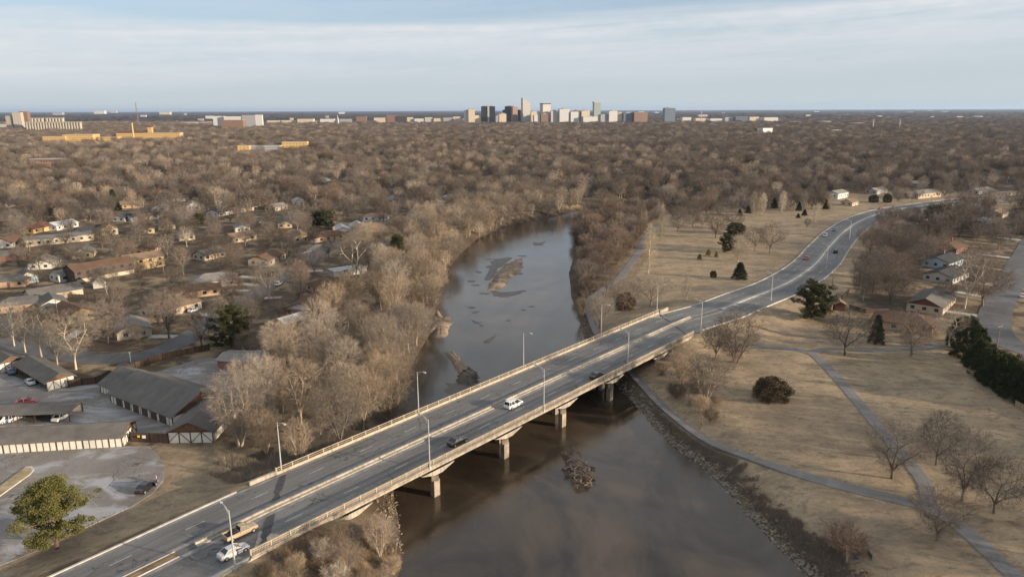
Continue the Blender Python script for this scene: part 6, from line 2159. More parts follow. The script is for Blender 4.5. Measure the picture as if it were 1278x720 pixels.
EG = 'evergreens among the bare trees'
for a in [
    (71, 684, 'pine', 86, 92, 'big olive-green pine on the verge between parking lot and road'),
    (1013, 399, 'pinedark', 46, 52, 'broad dark pine on the grass beside the red garden shed'),
    (963, 497, 'juniper', 24, 46, 'dark rusty-green juniper bush alone on the open lawn'),
    (923, 348, 'spruce', 21, 22, 'small dark spruce alone on the park lawn near the road'),
    (906, 316, 'pinedark', 24, 22, 'dark evergreen behind the pale upright tree in the park'),
    (918, 292, 'cedar', 14, 22, 'low mid-green cedar between bare trees in the park'),
    (890, 346, 'juniper', 8, 8, 'tiny round dark evergreen left of the small dark spruce'),
    (996, 272, 'spruce', 6, 6, 'left one of two tiny dark conifers inside the road bend'),
    (1004, 269, 'spruce', 8, 8, 'right one of two tiny dark conifers inside the road bend'),
    (873, 324, 'yellow', 7, 6, 'yellowish sapling nearest the river among three on the park lawn'),
    (884, 319, 'yellow', 8, 6, 'yellowish sapling in the middle of three on the park lawn'),
    (894, 321, 'yellow', 7, 5, 'yellowish sapling nearest the dark evergreen on the park lawn'),
    (289, 434, 'pinedark', 50, 54, 'bushy green pine at the back of the courtyard, by the brown building'),
    (498, 338, 'cedar', 46, 20, 'narrow dark cedar standing in the tan river wood'),
    (143, 263, 'spruce', 27, 18, 'tall dark spruce high on the left beside a white-limbed tree'),
    (247, 280, 'cedar', 14, 16, 'green cedar right of the bright yellow gable'),
    (396, 284, 'pinedark', 20, 22, 'left of two dark green cedars near the white roofs'),
    (410, 285, 'pinedark', 22, 22, 'right of two dark green cedars near the white roofs'),
    (1093, 428, 'spruce', 36, 22, 'dark evergreen between two bare trees in front of the brown hip roof'),
    (1167, 277, 'pinedark', 20, 30, 'dark green tree in the back yards beyond the road'),
    (1107, 253, 'cedar', 11, 10, 'dark cedar right beside the far road curve'),
    (1090, 253, 'cedar', 10, 11, 'dark cedar left of the far road curve'),
    (966, 260, 'spruce', 13, 10, 'dark conifer in the wood edge behind the middle poplars'),
    (997, 263, 'spruce', 11, 9, 'dark conifer in the wood edge right of the middle poplars'),
    (1031, 261, 'spruce', 12, 9, 'dark conifer in front of the pale two-storey house'),
    (934, 266, 'spruce', 9, 9, 'dark conifer at the left end of the poplar row'),
    (923, 269, 'spruce', 8, 8, 'small dark conifer left of the poplar row'),
    (1153, 293, 'cedar', 12, 14, 'dark round cedar beside the low dark house'),
    (1227, 226, 'pinedark', 14, 18, 'dark evergreen far off above the right-hand street'),
    (722, 202, 'pinedark', 8, 18, 'dark green clump far off above the river bend'),
    (292, 174, 'pinedark', 7, 9, 'lone green tree far off by the yellow school'),
    (352, 300, 'cedar', 8, 7, 'rounded green bush beside the small tan house'),
    (385, 404, 'cedar', 18, 14, 'dark green bush beside the low white-roofed building'),
    (358, 414, 'cedar', 8, 10, 'low yellow-green bush in front of the low white-roofed building'),
    (780, 386, 'juniper', 20, 24, 'rusty dark juniper on the slope above the river path'),
]:
    evergreen(*a, group=EG)

# the dark hedge of overgrown junipers
hg = [gat(p, q) for p, q in [(1196, 436), (1206, 450), (1216, 464), (1228, 476), (1240, 486), (1252, 494), (1264, 501), (1276, 507), (1288, 513), (1300, 519)]]
hb = MB()
rngh = np.random.default_rng(8)
hvs, hfs = [], []
for i, g in enumerate(hg):
    d = pdist(g)
    R = 5.2 + 0.9 * math.sin(i * 2.1); H = 9.0 + 1.1 * math.sin(i * 1.7 + 1)
    off = Vector((3.8, 3.4, 0))
    for c in range(170):
        dv = rngh.normal(size=3); dv /= np.linalg.norm(dv); dv[2] = abs(dv[2])
        cc = np.array(g + off) - np.array(hg[0]) + dv * np.array([R, R, H]) * rngh.uniform(0.78, 1.0) * (0.9 + 0.12 * math.sin(dv[0] * 5 + i) * math.cos(dv[1] * 4))
        for _ in range(80):
            q = rngh.normal(size=3); q /= np.linalg.norm(q)
            p = cc + q * 0.75 * rngh.uniform(0.2, 1.0) * np.array([1, 1, 1.1])
            u = rngh.normal(size=3) * 0.6 + dv; u /= np.linalg.norm(u)
            v = np.cross(u, rngh.normal(size=3)); v /= np.linalg.norm(v) + 1e-6
            s = 0.40 * rngh.uniform(0.6, 1.3); o = len(hvs)
            hvs += [p - v * s * 0.28, p + v * s * 0.28, p + u * s]
            hfs.append((o, o + 1, o + 2))
hb.add(hvs, hfs)
hedge = hb.build('hedge', [leaf_mat('juniper_hedge_foliage', (0.020, 0.030, 0.012), (0.060, 0.066, 0.024))], None, hg[0])
tag(hedge, 'tall dark green juniper hedge along the corner of the park', 'hedge')

# ------------------------------------------------------------------ sand bars, driftwood, rocks
SAND = mat('wet_sand', (0.290, 0.222, 0.160), 0.9, 0.35, 0.35, 0.2)
MUD = mat('dark_wet_mud', (0.085, 0.062, 0.046), 0.45, 0.35, 0.3, 0.5)


def mound(px, h, m, name='sandbar', lift=0.0):
    W = [at(p, q, WATER_Z) for p, q in px]
    P = smooth_path([tuple(v) for v in W] + [tuple(W[0])], 0.8)[:-1]
    c = P.mean(0)
    rg = np.random.default_rng(int(px[0][0]))
    m_ = MB(); vs = []; n = len(P)
    hk = [(rg.uniform(0, 6.28), rg.normal() * 0.11 / (q_ ** 0.45)) for q_ in range(1, 14)]
    wob = np.array([1 + sum(a_ * math.sin(2 * math.pi * q_ * i_ / n + f_) for q_, (f_, a_) in zip(range(2, 15), hk)) for i_ in range(n)])
    rings = [(1.10, -0.12), (1.0, -0.02), (0.90, 0.02 + 0.2 * h), (0.66, 0.7 * h), (0.4, 0.95 * h)]
    for s, z in rings:
        for i_, p in enumerate(P):
            q = c + (p - c) * s * wob[i_] * (1 + rg.normal() * 0.015)
            vs.append((q[0], q[1], WATER_Z + z + (rg.normal() * 0.05 * h if z > 0.05 else 0)))
    vs.append((c[0], c[1], WATER_Z + h))
    fs = []
    for k in range(len(rings) - 1):
        for i in range(n):
            fs.append((k * n + i, k * n + (i + 1) % n, (k + 1) * n + (i + 1) % n, (k + 1) * n + i))
    k = len(rings) - 1
    fs += [(k * n + i, k * n + (i + 1) % n, len(vs) - 1) for i in range(n)]
    m_.add(vs, fs)
    o = m_.build(name, m, smooth=True)
    tag(o, kind='structure')
    return o


mound([(611, 353), (617, 343), (628, 334), (640, 326), (648, 323), (655, 327), (654, 333), (644, 342), (634, 351), (630, 359), (614, 359)], 1.3, SAND)
mound([(608, 336), (612, 327), (624, 322), (636, 322), (632, 330), (622, 336), (618, 345), (609, 345)], 0.12, MUD)
mound([(609, 361), (622, 364), (640, 364), (655, 362), (645, 369), (628, 371), (614, 368)], 0.10, MUD)
mound([(664, 302), (672, 303), (680, 302), (675, 307), (667, 306)], 0.12, MUD)
mound([(556, 438), (562, 436), (570, 443), (578, 451), (588, 462), (590, 470), (578, 473), (570, 464), (562, 450)], 0.9, SAND)
mound([(572, 470), (582, 464), (594, 468), (596, 475), (584, 479), (572, 477)], 1.6, MUD)
mound([(560, 478), (572, 477), (596, 479), (598, 488), (580, 496), (562, 494), (556, 486)], 0.08, MUD)
mound([(538, 400), (545, 389), (556, 393), (562, 404), (561, 416), (550, 424), (540, 418)], 0.8, SAND)
mound([(602, 427), (612, 421), (620, 417), (618, 422), (608, 429)], 0.08, MUD)
mound([(588, 399), (596, 401), (592, 403)], 0.08, MUD)
mound([(703, 570), (712, 557), (722, 564), (732, 580), (740, 592), (735, 604), (718, 606), (706, 595)], 1.3, MUD)
for k in range(16):      # ragged little mud streaks around the bars
    x0_, y0_ = rngh.uniform(585, 665), rngh.uniform(318, 420)
    if poly_sd(RIVER, *[np.array([v]) for v in tuple(at(x0_, y0_, WATER_Z))[:2]])[0] > -6:
        continue
    l_ = rngh.uniform(3, 9); h_ = rngh.uniform(0.8, 1.8)
    mound([(x0_ - l_, y0_), (x0_ - l_ * 0.3, y0_ - h_), (x0_ + l_, y0_ - h_ * 0.6), (x0_ + l_ * 0.4, y0_ + h_)], 0.08, MUD)
LOGM = mat('bleached_driftwood', (0.19, 0.152, 0.118), 0.9, 0.35, 1.0)
LOGD = mat('wet_driftwood', (0.09, 0.065, 0.048), 0.9, 0.35, 1.0)


def driftwood(px, py, R, n, label, seed, lift=0.5):
    g = at(px, py, WATER_Z)
    rg = random.Random(seed)
    o = empty('driftwood_pile', g, 0, label, 'driftwood')
    for k in range(n):
        a = rg.uniform(0, 6.28); r = R * rg.random() ** 0.6
        L = rg.uniform(0.7, 2.4); th = rg.uniform(0, 3.14); up = rg.uniform(-0.15, 0.55)
        p = Vector((r * math.cos(a) * 0.68, r * math.sin(a) * 1.5, rg.uniform(0.05, lift) + 0.3 + 0.7 * (1 - r / R)))
        d = Vector((math.cos(th), math.sin(th), up)) * L / 2
        q = Vector((rg.uniform(-.2, .2), rg.uniform(-.2, .2), rg.uniform(-.15, .15)))
        rr = rg.uniform(0.06, 0.18)
        MB().tube([p - d, p + q, p + d], [rr * 1.2, rr, rr * 0.55], 6).build('log', LOGM if rg.random() < 0.6 else LOGD, o)
    return o


driftwood(722, 592, 4.0, 80, 'jagged heap of driftwood logs on a mud island below the bridge', 4, 0.9)
driftwood(585, 471, 3.6, 60, 'dark tangle of driftwood at the end of the sand bar above the bridge', 9, 0.9)
driftwood(621, 355, 4.0, 16, 'small tangle of driftwood at the near end of the far sand bar', 12, 0.6)

ROCKM = mat('riprap_stone', (0.235, 0.195, 0.155), 0.9, 0.4, 0.8, hue=0.0)
rk_ = MB()
rgr = np.random.default_rng(21)
_ico = [(0, 0, 1), (.894, 0, .447), (.276, .851, .447), (-.724, .526, .447), (-.724, -.526, .447), (.276, -.851, .447),
        (.724, .526, -.447), (-.276, .851, -.447), (-.894, 0, -.447), (-.276, -.851, -.447), (.724, -.526, -.447), (0, 0, -1)]
_icf = [(0, 1, 2), (0, 2, 3), (0, 3, 4), (0, 4, 5), (0, 5, 1), (1, 6, 2), (2, 7, 3), (3, 8, 4), (4, 9, 5), (5, 10, 1), (6, 7, 2), (7, 8, 3), (8, 9, 4), (9, 10, 5), (10, 6, 1),
        (11, 7, 6), (11, 8, 7), (11, 9, 8), (11, 10, 9), (11, 6, 10)]


def rocks_along(px, n, spread):
    W = smooth_path([tuple(at(p, q, WATER_Z)) for p, q in px], 1.0)
    idx = rgr.integers(0, len(W) - 1, n)
    off = np.abs(rgr.normal(size=n)) * spread
    T = np.gradient(W[:, :2], axis=0); T /= np.linalg.norm(T, axis=1)[:, None]
    X = W[idx, 0] + T[idx, 1] * 0; Y = W[idx, 1]
    N = np.stack([-T[idx, 1], T[idx, 0]], 1)
    sg = np.where(poly_sd(RIVER, X + N[:, 0] * 3, Y + N[:, 1] * 3) > 0, 1, -1)
    X = X + N[:, 0] * sg * (off - 0.5) + rgr.normal(size=n) * 0.5; Y = Y + N[:, 1] * sg * (off - 0.5) + rgr.normal(size=n) * 0.5
    Z = ground_h(X, Y)
    for x, y, z in zip(X, Y, Z):
        if z < WATER_Z - 0.6:
            continue
        s = 0.13 + 0.34 * rgr.random() ** 2.4
        k = np.array(_ico) * (1 + rgr.normal(size=(12, 1)) * 0.22) * np.array([s, s * rgr.uniform(.6, 1), s * rgr.uniform(.5, .8)])
        a = rgr.uniform(0, 6.28); c, sn = math.cos(a), math.sin(a)
        k = np.stack([k[:, 0] * c - k[:, 1] * sn, k[:, 0] * sn + k[:, 1] * c, k[:, 2]], 1) + np.array([x, y, z + s * 0.15])
        rk_.add(k, _icf)


rocks_along([(786, 500), (802, 515), (812, 530), (838, 556), (872, 580), (902, 608), (930, 640), (968, 682), (1012, 722), (1060, 770)], 3200, 2.2)
rocks_along([(722, 400), (730, 428), (752, 462), (786, 500)], 900, 2.0)
rocks_along([(500, 690), (500, 650), (492, 610), (492, 560), (497, 520), (503, 488)], 900, 2.2)
tag(rk_.build('riprap_rocks', ROCKM), 'grey-brown broken rock scattered along the water edge', 'rocks', None, 'stuff')

# dry brush and tall dead grass on the banks
DRYG = twig_mat('dry_tall_grass', (0.34, 0.265, 0.175), 0.1)
DRYB = twig_mat('brown_dead_brush', (0.235, 0.172, 0.120), 0.1)


def blades(px_poly, n, h, m, name, label, w=0.05, dband=(1.2, 99)):
    W = [at(p, q, -0.5) for p, q in px_poly]
    P2 = [(v.x, v.y) for v in W]
    xs = [v.x for v in W]; ys = [v.y for v in W]
    rg = np.random.default_rng(len(px_poly) * 17 + n)
    X = rg.uniform(min(xs), max(xs), n * 24); Y = rg.uniform(min(ys), max(ys), n * 24)
    k0 = poly_sd(P2, X, Y) < 0
    X, Y = X[k0][:n * 3], Y[k0][:n * 3]
    cn = np.sin(X * 0.9 + 1.3 * np.sin(Y * 0.7)) * np.sin(Y * 1.1) + 0.5 * np.sin(X * 0.31 + Y * 0.23)
    rd_ = poly_sd(RIVER, X, Y)
    ok = (rd_ > dband[0]) & (rd_ < dband[1] + 1.2 * cn) & (cn > -0.25 - rg.random(len(X)) * 0.7)
    for P_, w_ in PATHS:
        ok &= line_d(P_, X, Y)[0] > w_ + 0.3
    ok &= line_d(ROAD, X, Y)[0] > ROAD_W + 1.5
    X, Y = X[ok][:n], Y[ok][:n]
    Z = ground_h(X, Y)
    vs, fs = [], []
    for x, y, z in zip(X, Y, Z):
        hh = h * rg.uniform(0.5, 1.2)
        a = rg.uniform(0, 6.28); l = hh * rg.uniform(0.1, 0.45); b = rg.uniform(0, 6.28)
        o = len(vs)
        vs += [(x - math.cos(a) * w / 2, y - math.sin(a) * w / 2, z - 0.1), (x + math.cos(a) * w / 2, y + math.sin(a) * w / 2, z - 0.1), (x + math.cos(b) * l, y + math.sin(b) * l, z + hh)]
        fs.append((o, o + 1, o + 2))
    mb = MB(); mb.add(vs, fs)
    tag(mb.build(name, m), label, 'dry grass', None, 'stuff')


blades([(262, 596), (270, 562), (330, 585), (352, 560), (400, 560), (440, 548), (490, 520), (500, 540), (400, 590), (345, 612), (300, 612)], 26000, 1.3, DRYG, 'dry_grass', 'tall dry reeds and dead grass beside the upper left end of the bridge')
blades([(776, 470), (806, 490), (860, 530), (930, 568), (1060, 625), (1140, 700), (1140, 760), (1000, 760), (900, 650), (830, 575), (790, 520)], 44000, 0.95, DRYB, 'dead_brush', 'brown dead weeds between the rocks and the footpath', 0.07, (1.8, 5.4))
blades([(330, 740), (345, 712), (440, 668), (500, 640), (520, 700), (500, 760)], 12000, 0.8, DRYB, 'dry_grass', 'matted dry grass under the thicket below the bridge')
blades([(716, 345), (745, 350), (770, 330), (800, 300), (812, 320), (780, 370), (750, 400), (735, 430), (722, 395)], 9000, 0.8, DRYB, 'dead_brush', 'brown dead weeds along the upstream footpath', 0.06)

for a in [(1055, 690, 4.4, 'round rust-coloured dead bush above the rocks at the bottom'), (870, 470, 2.6, 'tan dead bush on the slope below the bridge end')]:
    g = gat(a[0], a[1])
    k = 'shrub_red'
    o = empty('shrub', g, 1.0, a[3], 'shrub', 'dead bushes on the river slope')
    s = a[2] / PROTO[k][2]; o.scale = (s * 1.3, s * 1.3, s)
    for me_, pn in ((PROTO[k][0], 'trunk'), (PROTO[k][1], 'crown')):
        c = bpy.data.objects.new(pn, me_); COL.objects.link(c); c.parent = o
g = gat(1070, 697)
cul = empty('concrete_outfall', g, -0.05, 'grey concrete outfall block with dark opening above the rocks', 'outfall')
m_ = MB(); m_.box((0, 0.9, 0.7), (4.2, 0.4, 1.9)); m_.box((-2.0, -0.1, 0.5), (0.35, 1.6, 1.5)); m_.box((2.0, -0.1, 0.5), (0.35, 1.6, 1.5)); m_.box((0, 0, -0.1), (3.6, 1.8, 0.3))
m_.build('headwall', mat('mossy_concrete', (0.15, 0.135, 0.115), 0.9, 0.3, 0.8), cul)
m_ = MB(); m_.tube([(0, 0.66, 0.65), (0, 0.72, 0.65)], [0.55, 0.55], 16); m_.build('pipe_mouth', DARKM, cul)
fence([(514, 372), (520, 369), (527, 366), (533, 361)], 1.3, plank_mat('orange_red_boards', (0.42, 0.09, 0.045)), 'orange-red board barrier on the eroded west bank')

# ------------------------------------------------------------------ street lamps, poles
def lamp_meshes():
    p = MB(); p.tube([(0, 0, 0), (0, 0, 5), (0, 0, 9.9)], [0.14, 0.11, 0.075], 8); p.box((0, 0, 0.2), (0.42, 0.42, 0.4))
    a = MB(); a.tube([(0, 0, 9.55), (0.9, 0, 10.15), (2.0, 0, 10.35)], [0.055, 0.05, 0.045], 6); a.tube([(0, 0, 9.0), (1.3, 0, 10.2)], [0.03, 0.03], 5)
    h = MB(); h.box((2.35, 0, 10.34), (0.85, 0.34, 0.14)); h.box((2.45, 0, 10.25), (0.5, 0.28, 0.06))
    return p.mesh('pole', [METAL]), a.mesh('arm', [METAL]), h.mesh('lamp_head', [METAL])


LM = lamp_meshes()
road_ang = math.atan2(BU.y, BU.x)


def lamp(p, ang, label, group):
    o = empty('street_lamp', p, ang, label, 'street lamp', group)
    for me_, n in zip(LM, ('pole', 'arm', 'lamp_head')):
        c = bpy.data.objects.new(n, me_); COL.objects.link(c); c.parent = o
    return o


ordw = ['nearest', 'second', 'third', 'fourth', 'farthest']
for side, pts in ((1, A_L), (-1, A_R)):
    for k, p in enumerate(pts):
        t = p.dot(BU)
        pos = bpt(t, side * (BW + 0.12), DECK_Z - (0.0 if 0 < k or side > 0 else 0.2))
        inside = T0L - 0.5 <= t <= T1L + 0.5 if side > 0 else T0R - 1 <= t <= T1R + 1
        if not inside:
            pos = bpt(t, side * (BW + 0.5), gh(bpt(t, side * (BW + 0.5)).x, bpt(t, side * (BW + 0.5)).y))
        else:
            # a bracket on the outer face of the deck carries the pole
            pos = bpt(t, side * (BW + 0.12), DECK_Z - 0.03)
        lamp(pos, road_ang + (-math.pi / 2 if side > 0 else math.pi / 2),
             f'{ordw[k]} street lamp along the {"upstream, left" if side > 0 else "downstream, right"} railing of the bridge', 'street lamps along the bridge')
for k, (p, q) in enumerate([(962, 375), (1031, 334), (1060, 299)]):
    g = gat(p, q)
    i = int(np.argmin((ROAD[:, 0] - g.x) ** 2 + (ROAD[:, 1] - g.y) ** 2))
    d = ROAD[i] - np.array(g)
    lamp(g, math.atan2(d[1], d[0]), f'{["first", "second", "third"][k]} street lamp beyond the bridge on the right side of the road', 'street lamps along the bridge')

WOODP = mat('weathered_pole_wood', (0.26, 0.20, 0.15), 0.9, 0.25, 1.5)
UG = 'utility poles in the streets'
for p, q, h, lab in [(74, 404, 8.5, 'utility pole in front of the brown-roofed house with orange gable'), (293, 378, 7.5, 'utility pole beside the curving street'),
                     (206, 353, 8, 'utility pole among the gardens below the yellow building'), (373, 345, 8.5, 'utility pole on the side street corner'),
                     (1243, 438, 8, 'utility pole at the street corner beside the hedge'), (1066, 347, 8, 'utility pole behind the board fence, left one of two'),
                     (1089, 328, 8, 'utility pole in the back yards, right one of two'), (1038, 361, 8, 'utility pole between the broad dark pine and the road'),
                     (1154, 293, 9, 'utility pole with cross arm beyond the low dark house'), (1161, 262, 10, 'utility pole beside the far end of the road')]:
    g = gat(p, q)
    o = empty('utility_pole', g, 0.5, lab, 'utility pole', UG)
    MB().tube([(0, 0, -0.3), (0, 0, h)], [0.16, 0.11], 8).build('pole', WOODP, o)
    m_ = MB(); m_.box((0, 0, h - 0.7), (2.2, 0.1, 0.14)); m_.build('crossarm', WOODP, o)
    m_ = MB()
    for x in (-1.0, -0.5, 0.5, 1.0):
        m_.tube([(x, 0, h - 0.63), (x, 0, h - 0.42)], [0.05, 0.04], 6)
    m_.build('insulator', METAL, o)
g = gat(164, 457)
o = empty('street_sign', g, 0.4, 'street sign post with green name plate at the street bend', 'street sign')
MB().tube([(0, 0, 0), (0, 0, 4.2)], [0.06, 0.05], 6).build('post', METAL, o)
m_ = MB(); m_.box((0, 0, 4.0), (0.9, 0.05, 0.28)); m_.build('name_plate', mat('green_sign_face', (0.03, 0.22, 0.10), 0.5, 0.05, 1.0), o)
g = gat(1032, 334)

LOTG = mat('lot_island_grass', (0.36, 0.28, 0.17), 0.95, 0.3, 0.5)
isl = [at(p, q, 0.09) for p, q in [(-40, 648), (-44, 640), (32, 583), (40, 582), (43, 586), (38, 592)]]
m_ = MB(); m_.prism([(p.x, p.y) for p in isl], -0.2, 0.24)
tag(m_.build('traffic_island', CONC_PALE), kind='structure')
c = sum((p for p in isl), Vector()) / len(isl)
m_ = MB(); m_.prism([(c.x + (p.x - c.x) * 0.95 + 0.0, c.y + (p.y - c.y) * 0.9) for p in isl], 0.1, 0.28)
tag(m_.build('island_grass', LOTG), kind='structure')
FADED = mat('faded_yellow_paint', (0.42, 0.36, 0.24), 0.9, 0.3, 1.0)
m_ = MB()


def stroke(a, b, w=0.12, z=0.098):
    A, B = at(*a, 0.09), at(*b, 0.09)
    d = (B - A).normalized(); n = Vector((-d.y, d.x, 0)) * w / 2
    m_.add([(A.x + n.x, A.y + n.y, z), (B.x + n.x, B.y + n.y, z), (B.x - n.x, B.y - n.y, z), (A.x - n.x, A.y - n.y, z)], [(3, 2, 1, 0)])


for k in range(7):
    x, y = -4 + k * 21, 704 - k * 12.0
    stroke((x, y), (x - 13, y - 12))
for k in range(6):
    x, y = 6 + k * 6, 622 - k * 6.5
    stroke((x, y), (x + 26, y - 1.5))
for k in range(5):
    x, y = -2 + k * 3, 606 - k * 5.5
    stroke((x, y), (x + 14, y - 1.0))
stroke((120, 655), (134, 664)); stroke((100, 594), (124, 593)); stroke((90, 600), (116, 599))
tag(m_.build('stall_marking', FADED), kind='structure')


def drive(a, b, w=3.2):
    A, B = gat(*a), gat(*b)
    n_ = 8
    P = np.array([tuple(A + (B - A) * k / n_) for k in range(n_ + 1)])
    P[:, 2] = ground_h(P[:, 0], P[:, 1]) + 0.07
    mb = MB(); mb.sweep(P, [(w / 2, -0.4), (w / 2, 0), (-w / 2, 0), (-w / 2, -0.4)])
    tag(mb.build('driveway', CONC_PALE), kind='structure')


for a, b in [((1192, 364), (1236, 372)), ((1178, 388), (1232, 396)), ((1206, 352), (1246, 357)), ((1212, 331), (1256, 338)), ((1228, 318), (1262, 322)), ((1240, 296), (1276, 300)), ((1252, 282), (1292, 284)),
             ((187, 420), (222, 420)), ((246, 392), (272, 394)), ((282, 352), (330, 357)), ((300, 345), (322, 347)), ((352, 371), (330, 372)), ((403, 338), (372, 339)), ((398, 305), (380, 317)), ((286, 362), (318, 363)), ((100, 412), (76, 428))]:
    drive(a, b)

# ------------------------------------------------------------------ vehicles
def paint(name, c):
    m = bpy.data.materials.new(name)
    m.use_nodes = True
    b = m.node_tree.nodes['Principled BSDF']
    b.inputs['Base Color'].default_value = (*c, 1)
    b.inputs['Roughness'].default_value = 0.32
    b.inputs['Coat Weight'].default_value = 0.5
    return m


CARC = {'white': paint('white_car_paint', (0.72, 0.72, 0.72)), 'silver': paint('silver_car_paint', (0.46, 0.48, 0.50)), 'black': paint('black_car_paint', (0.014, 0.014, 0.016)),
        'dark': paint('dark_grey_car_paint', (0.035, 0.036, 0.042)), 'gold': paint('gold_car_paint', (0.36, 0.275, 0.185)), 'red': paint('red_car_paint', (0.28, 0.03, 0.025)), 'blue': paint('blue_car_paint', (0.05, 0.10, 0.22))}
GLASS = paint('car_window_glass', (0.012, 0.014, 0.018))
TYRE = mat('tyre_rubber', (0.02, 0.02, 0.02), 0.9, 0.1, 1.0)
RIM = mat('wheel_rim', (0.40, 0.40, 0.41), 0.4, 0.1, 1.0, 0.5, 0.6)
HEADL = mat('headlight_lens', (0.65, 0.65, 0.62), 0.2, 0.05, 1.0)
TAILL = mat('taillight_lens', (0.35, 0.015, 0.012), 0.25, 0.05, 1.0)
BEDM = mat('truck_bed_liner', (0.03, 0.03, 0.03), 0.8, 0.2, 1.0)

SPEC = {
    # body stations (x, z low, z high, half width), then cabin: base rear, base front, top rear, top front, belt z, roof z
    'sedan': ([(-2.36, .42, .72, .72), (-2.2, .27, .96, .84), (-1.4, .21, 1.0, .90), (0, .20, .96, .91), (1.0, .20, .93, .90), (1.85, .24, .80, .87), (2.25, .30, .66, .76), (2.36, .36, .56, .66)], (-1.75, 1.15, -1.05, 0.30, .93, 1.45)),
    'suv': ([(-2.25, .45, .95, .78), (-2.15, .32, 1.08, .88), (-1.3, .26, 1.08, .92), (0, .25, 1.06, .92), (1.0, .25, 1.04, .91), (1.9, .30, .95, .88), (2.25, .36, .80, .78), (2.32, .42, .65, .70)], (-2.12, 1.25, -1.85, 0.45, 1.04, 1.72)),
    'van': ([(-2.45, .42, .95, .82), (-2.38, .28, 1.05, .92), (-1.3, .22, 1.05, .97), (0, .20, 1.02, .98), (1.1, .21, 1.0, .96), (2.0, .26, .90, .92), (2.45, .34, .70, .80), (2.52, .42, .60, .70)], (-2.36, 1.75, -2.15, 0.65, 1.0, 1.76)),
    'pickup': ([(-2.65, .48, .82, .84), (-2.6, .42, .86, .92), (-1.5, .36, .86, .93), (-0.45, .34, .92, .93), (-0.35, .34, 1.06, .93), (1.1, .34, 1.05, .93), (2.3, .40, .98, .90), (2.62, .46, .78, .84)], (-0.36, 1.30, -0.20, 0.70, 1.04, 1.66)),
}
CARMESH = {}


def car_meshes(kind):
    st, (br, bf, tr, tf, zb, zr) = SPEC[kind]
    b = MB()
    vs = []
    for x, zl, zh, hw in st:
        zm = zl + (zh - zl) * 0.55
        vs += [(x, -hw * .90, zl), (x, -hw, zm), (x, -hw * .95, zh - .05), (x, -hw * .80, zh), (x, 0, zh + .03), (x, hw * .80, zh), (x, hw * .95, zh - .05), (x, hw, zm), (x, hw * .90, zl)]
    k = 9; fs = []
    for i in range(len(st) - 1):
        for j in range(k):
            fs.append((i * k + j, (i + 1) * k + j, (i + 1) * k + (j + 1) % k, i * k + (j + 1) % k))
    fs += [tuple(range(k)), tuple(range((len(st) - 1) * k, len(st) * k))[::-1]]
    b.add(vs, fs)
    hb_ = max(s[3] for s in st) * .90; ht = hb_ * .80
    # roof and pillars
    b.add([(tr, -ht, zr - .04), (tf, -ht, zr - .05), (tf, ht, zr - .05), (tr, ht, zr - .04), (tr + .05, -ht * .9, zr + .02), (tf - .1, -ht * .9, zr + .01), (tf - .1, ht * .9, zr + .01), (tr + .05, ht * .9, zr + .02)],
          [(0, 1, 5, 4), (1, 2, 6, 5), (2, 3, 7, 6), (3, 0, 4, 7), (4, 5, 6, 7), (3, 2, 1, 0)])
    for sg in (1, -1):
        for xb, xt in ((br, tr), (bf, tf)):
            b.bar((xb, sg * hb_ * .985, zb - .02), (xt, sg * ht, zr - .03), 0.10, 0.09)
        xm = (br + bf) / 2; xm2 = (tr + tf) / 2
        b.bar((xm, sg * hb_ * .995, zb - .02), (xm2, sg * ht * 1.01, zr - .03), 0.08, 0.10)
        if kind in ('van', 'suv'):
            b.bar((br + .75, sg * hb_ * .995, zb - .02), (tr + .62, sg * ht * 1.01, zr - .03), 0.08, 0.10)
    if kind == 'pickup':
        for sg in (1, -1):
            b.box((-1.55, sg * .88, .98), (2.15, .08, .34))
        b.box((-2.60, 0, .98), (.08, 1.7, .34))
    g = MB()
    g.add([(br, -hb_, zb - .03), (bf, -hb_, zb - .03), (bf, hb_, zb - .03), (br, hb_, zb - .03), (tr, -ht, zr - .045), (tf, -ht, zr - .045), (tf, ht, zr - .045), (tr, ht, zr - .045)],
          [(0, 1, 5, 4), (1, 2, 6, 5), (2, 3, 7, 6), (3, 0, 4, 7), (4, 5, 6, 7), (3, 2, 1, 0)])
    x0, x1 = st[0][0], st[-1][0]; hw = max(s[3] for s in st)
    zt = st[1][2] - .16; zhd = st[-1][2] - .02
    w = MB(); w.tube([(0, -.11, 0), (0, .11, 0)], [.34, .34], 16)
    r = MB(); r.tube([(0, -.125, 0), (0, .125, 0)], [.20, .20], 12)
    hl = MB(); hl.box((0, 0, 0), (.14, .36, .15))
    tl = MB(); tl.box((0, 0, 0), (.09, .22, .13))
    bed = None
    if kind == 'pickup':
        bm = MB(); bm.box((-1.52, 0, .915), (2.05, 1.66, .04)); bm.box((-1.0, 0.1, 1.06), (0.7, 1.2, 0.28)); bed = bm.mesh('bed_liner', [BEDM])
    return dict(body=b, glass=g.mesh('window', [GLASS]), wheel=w.mesh('wheel', [TYRE]), rim=r.mesh('rim', [RIM]), hl=hl.mesh('headlight', [HEADL]), tl=tl.mesh('taillight', [TAILL]), bed=bed,
                pos=(x0, x1, hw, zt, zhd), body_c={})


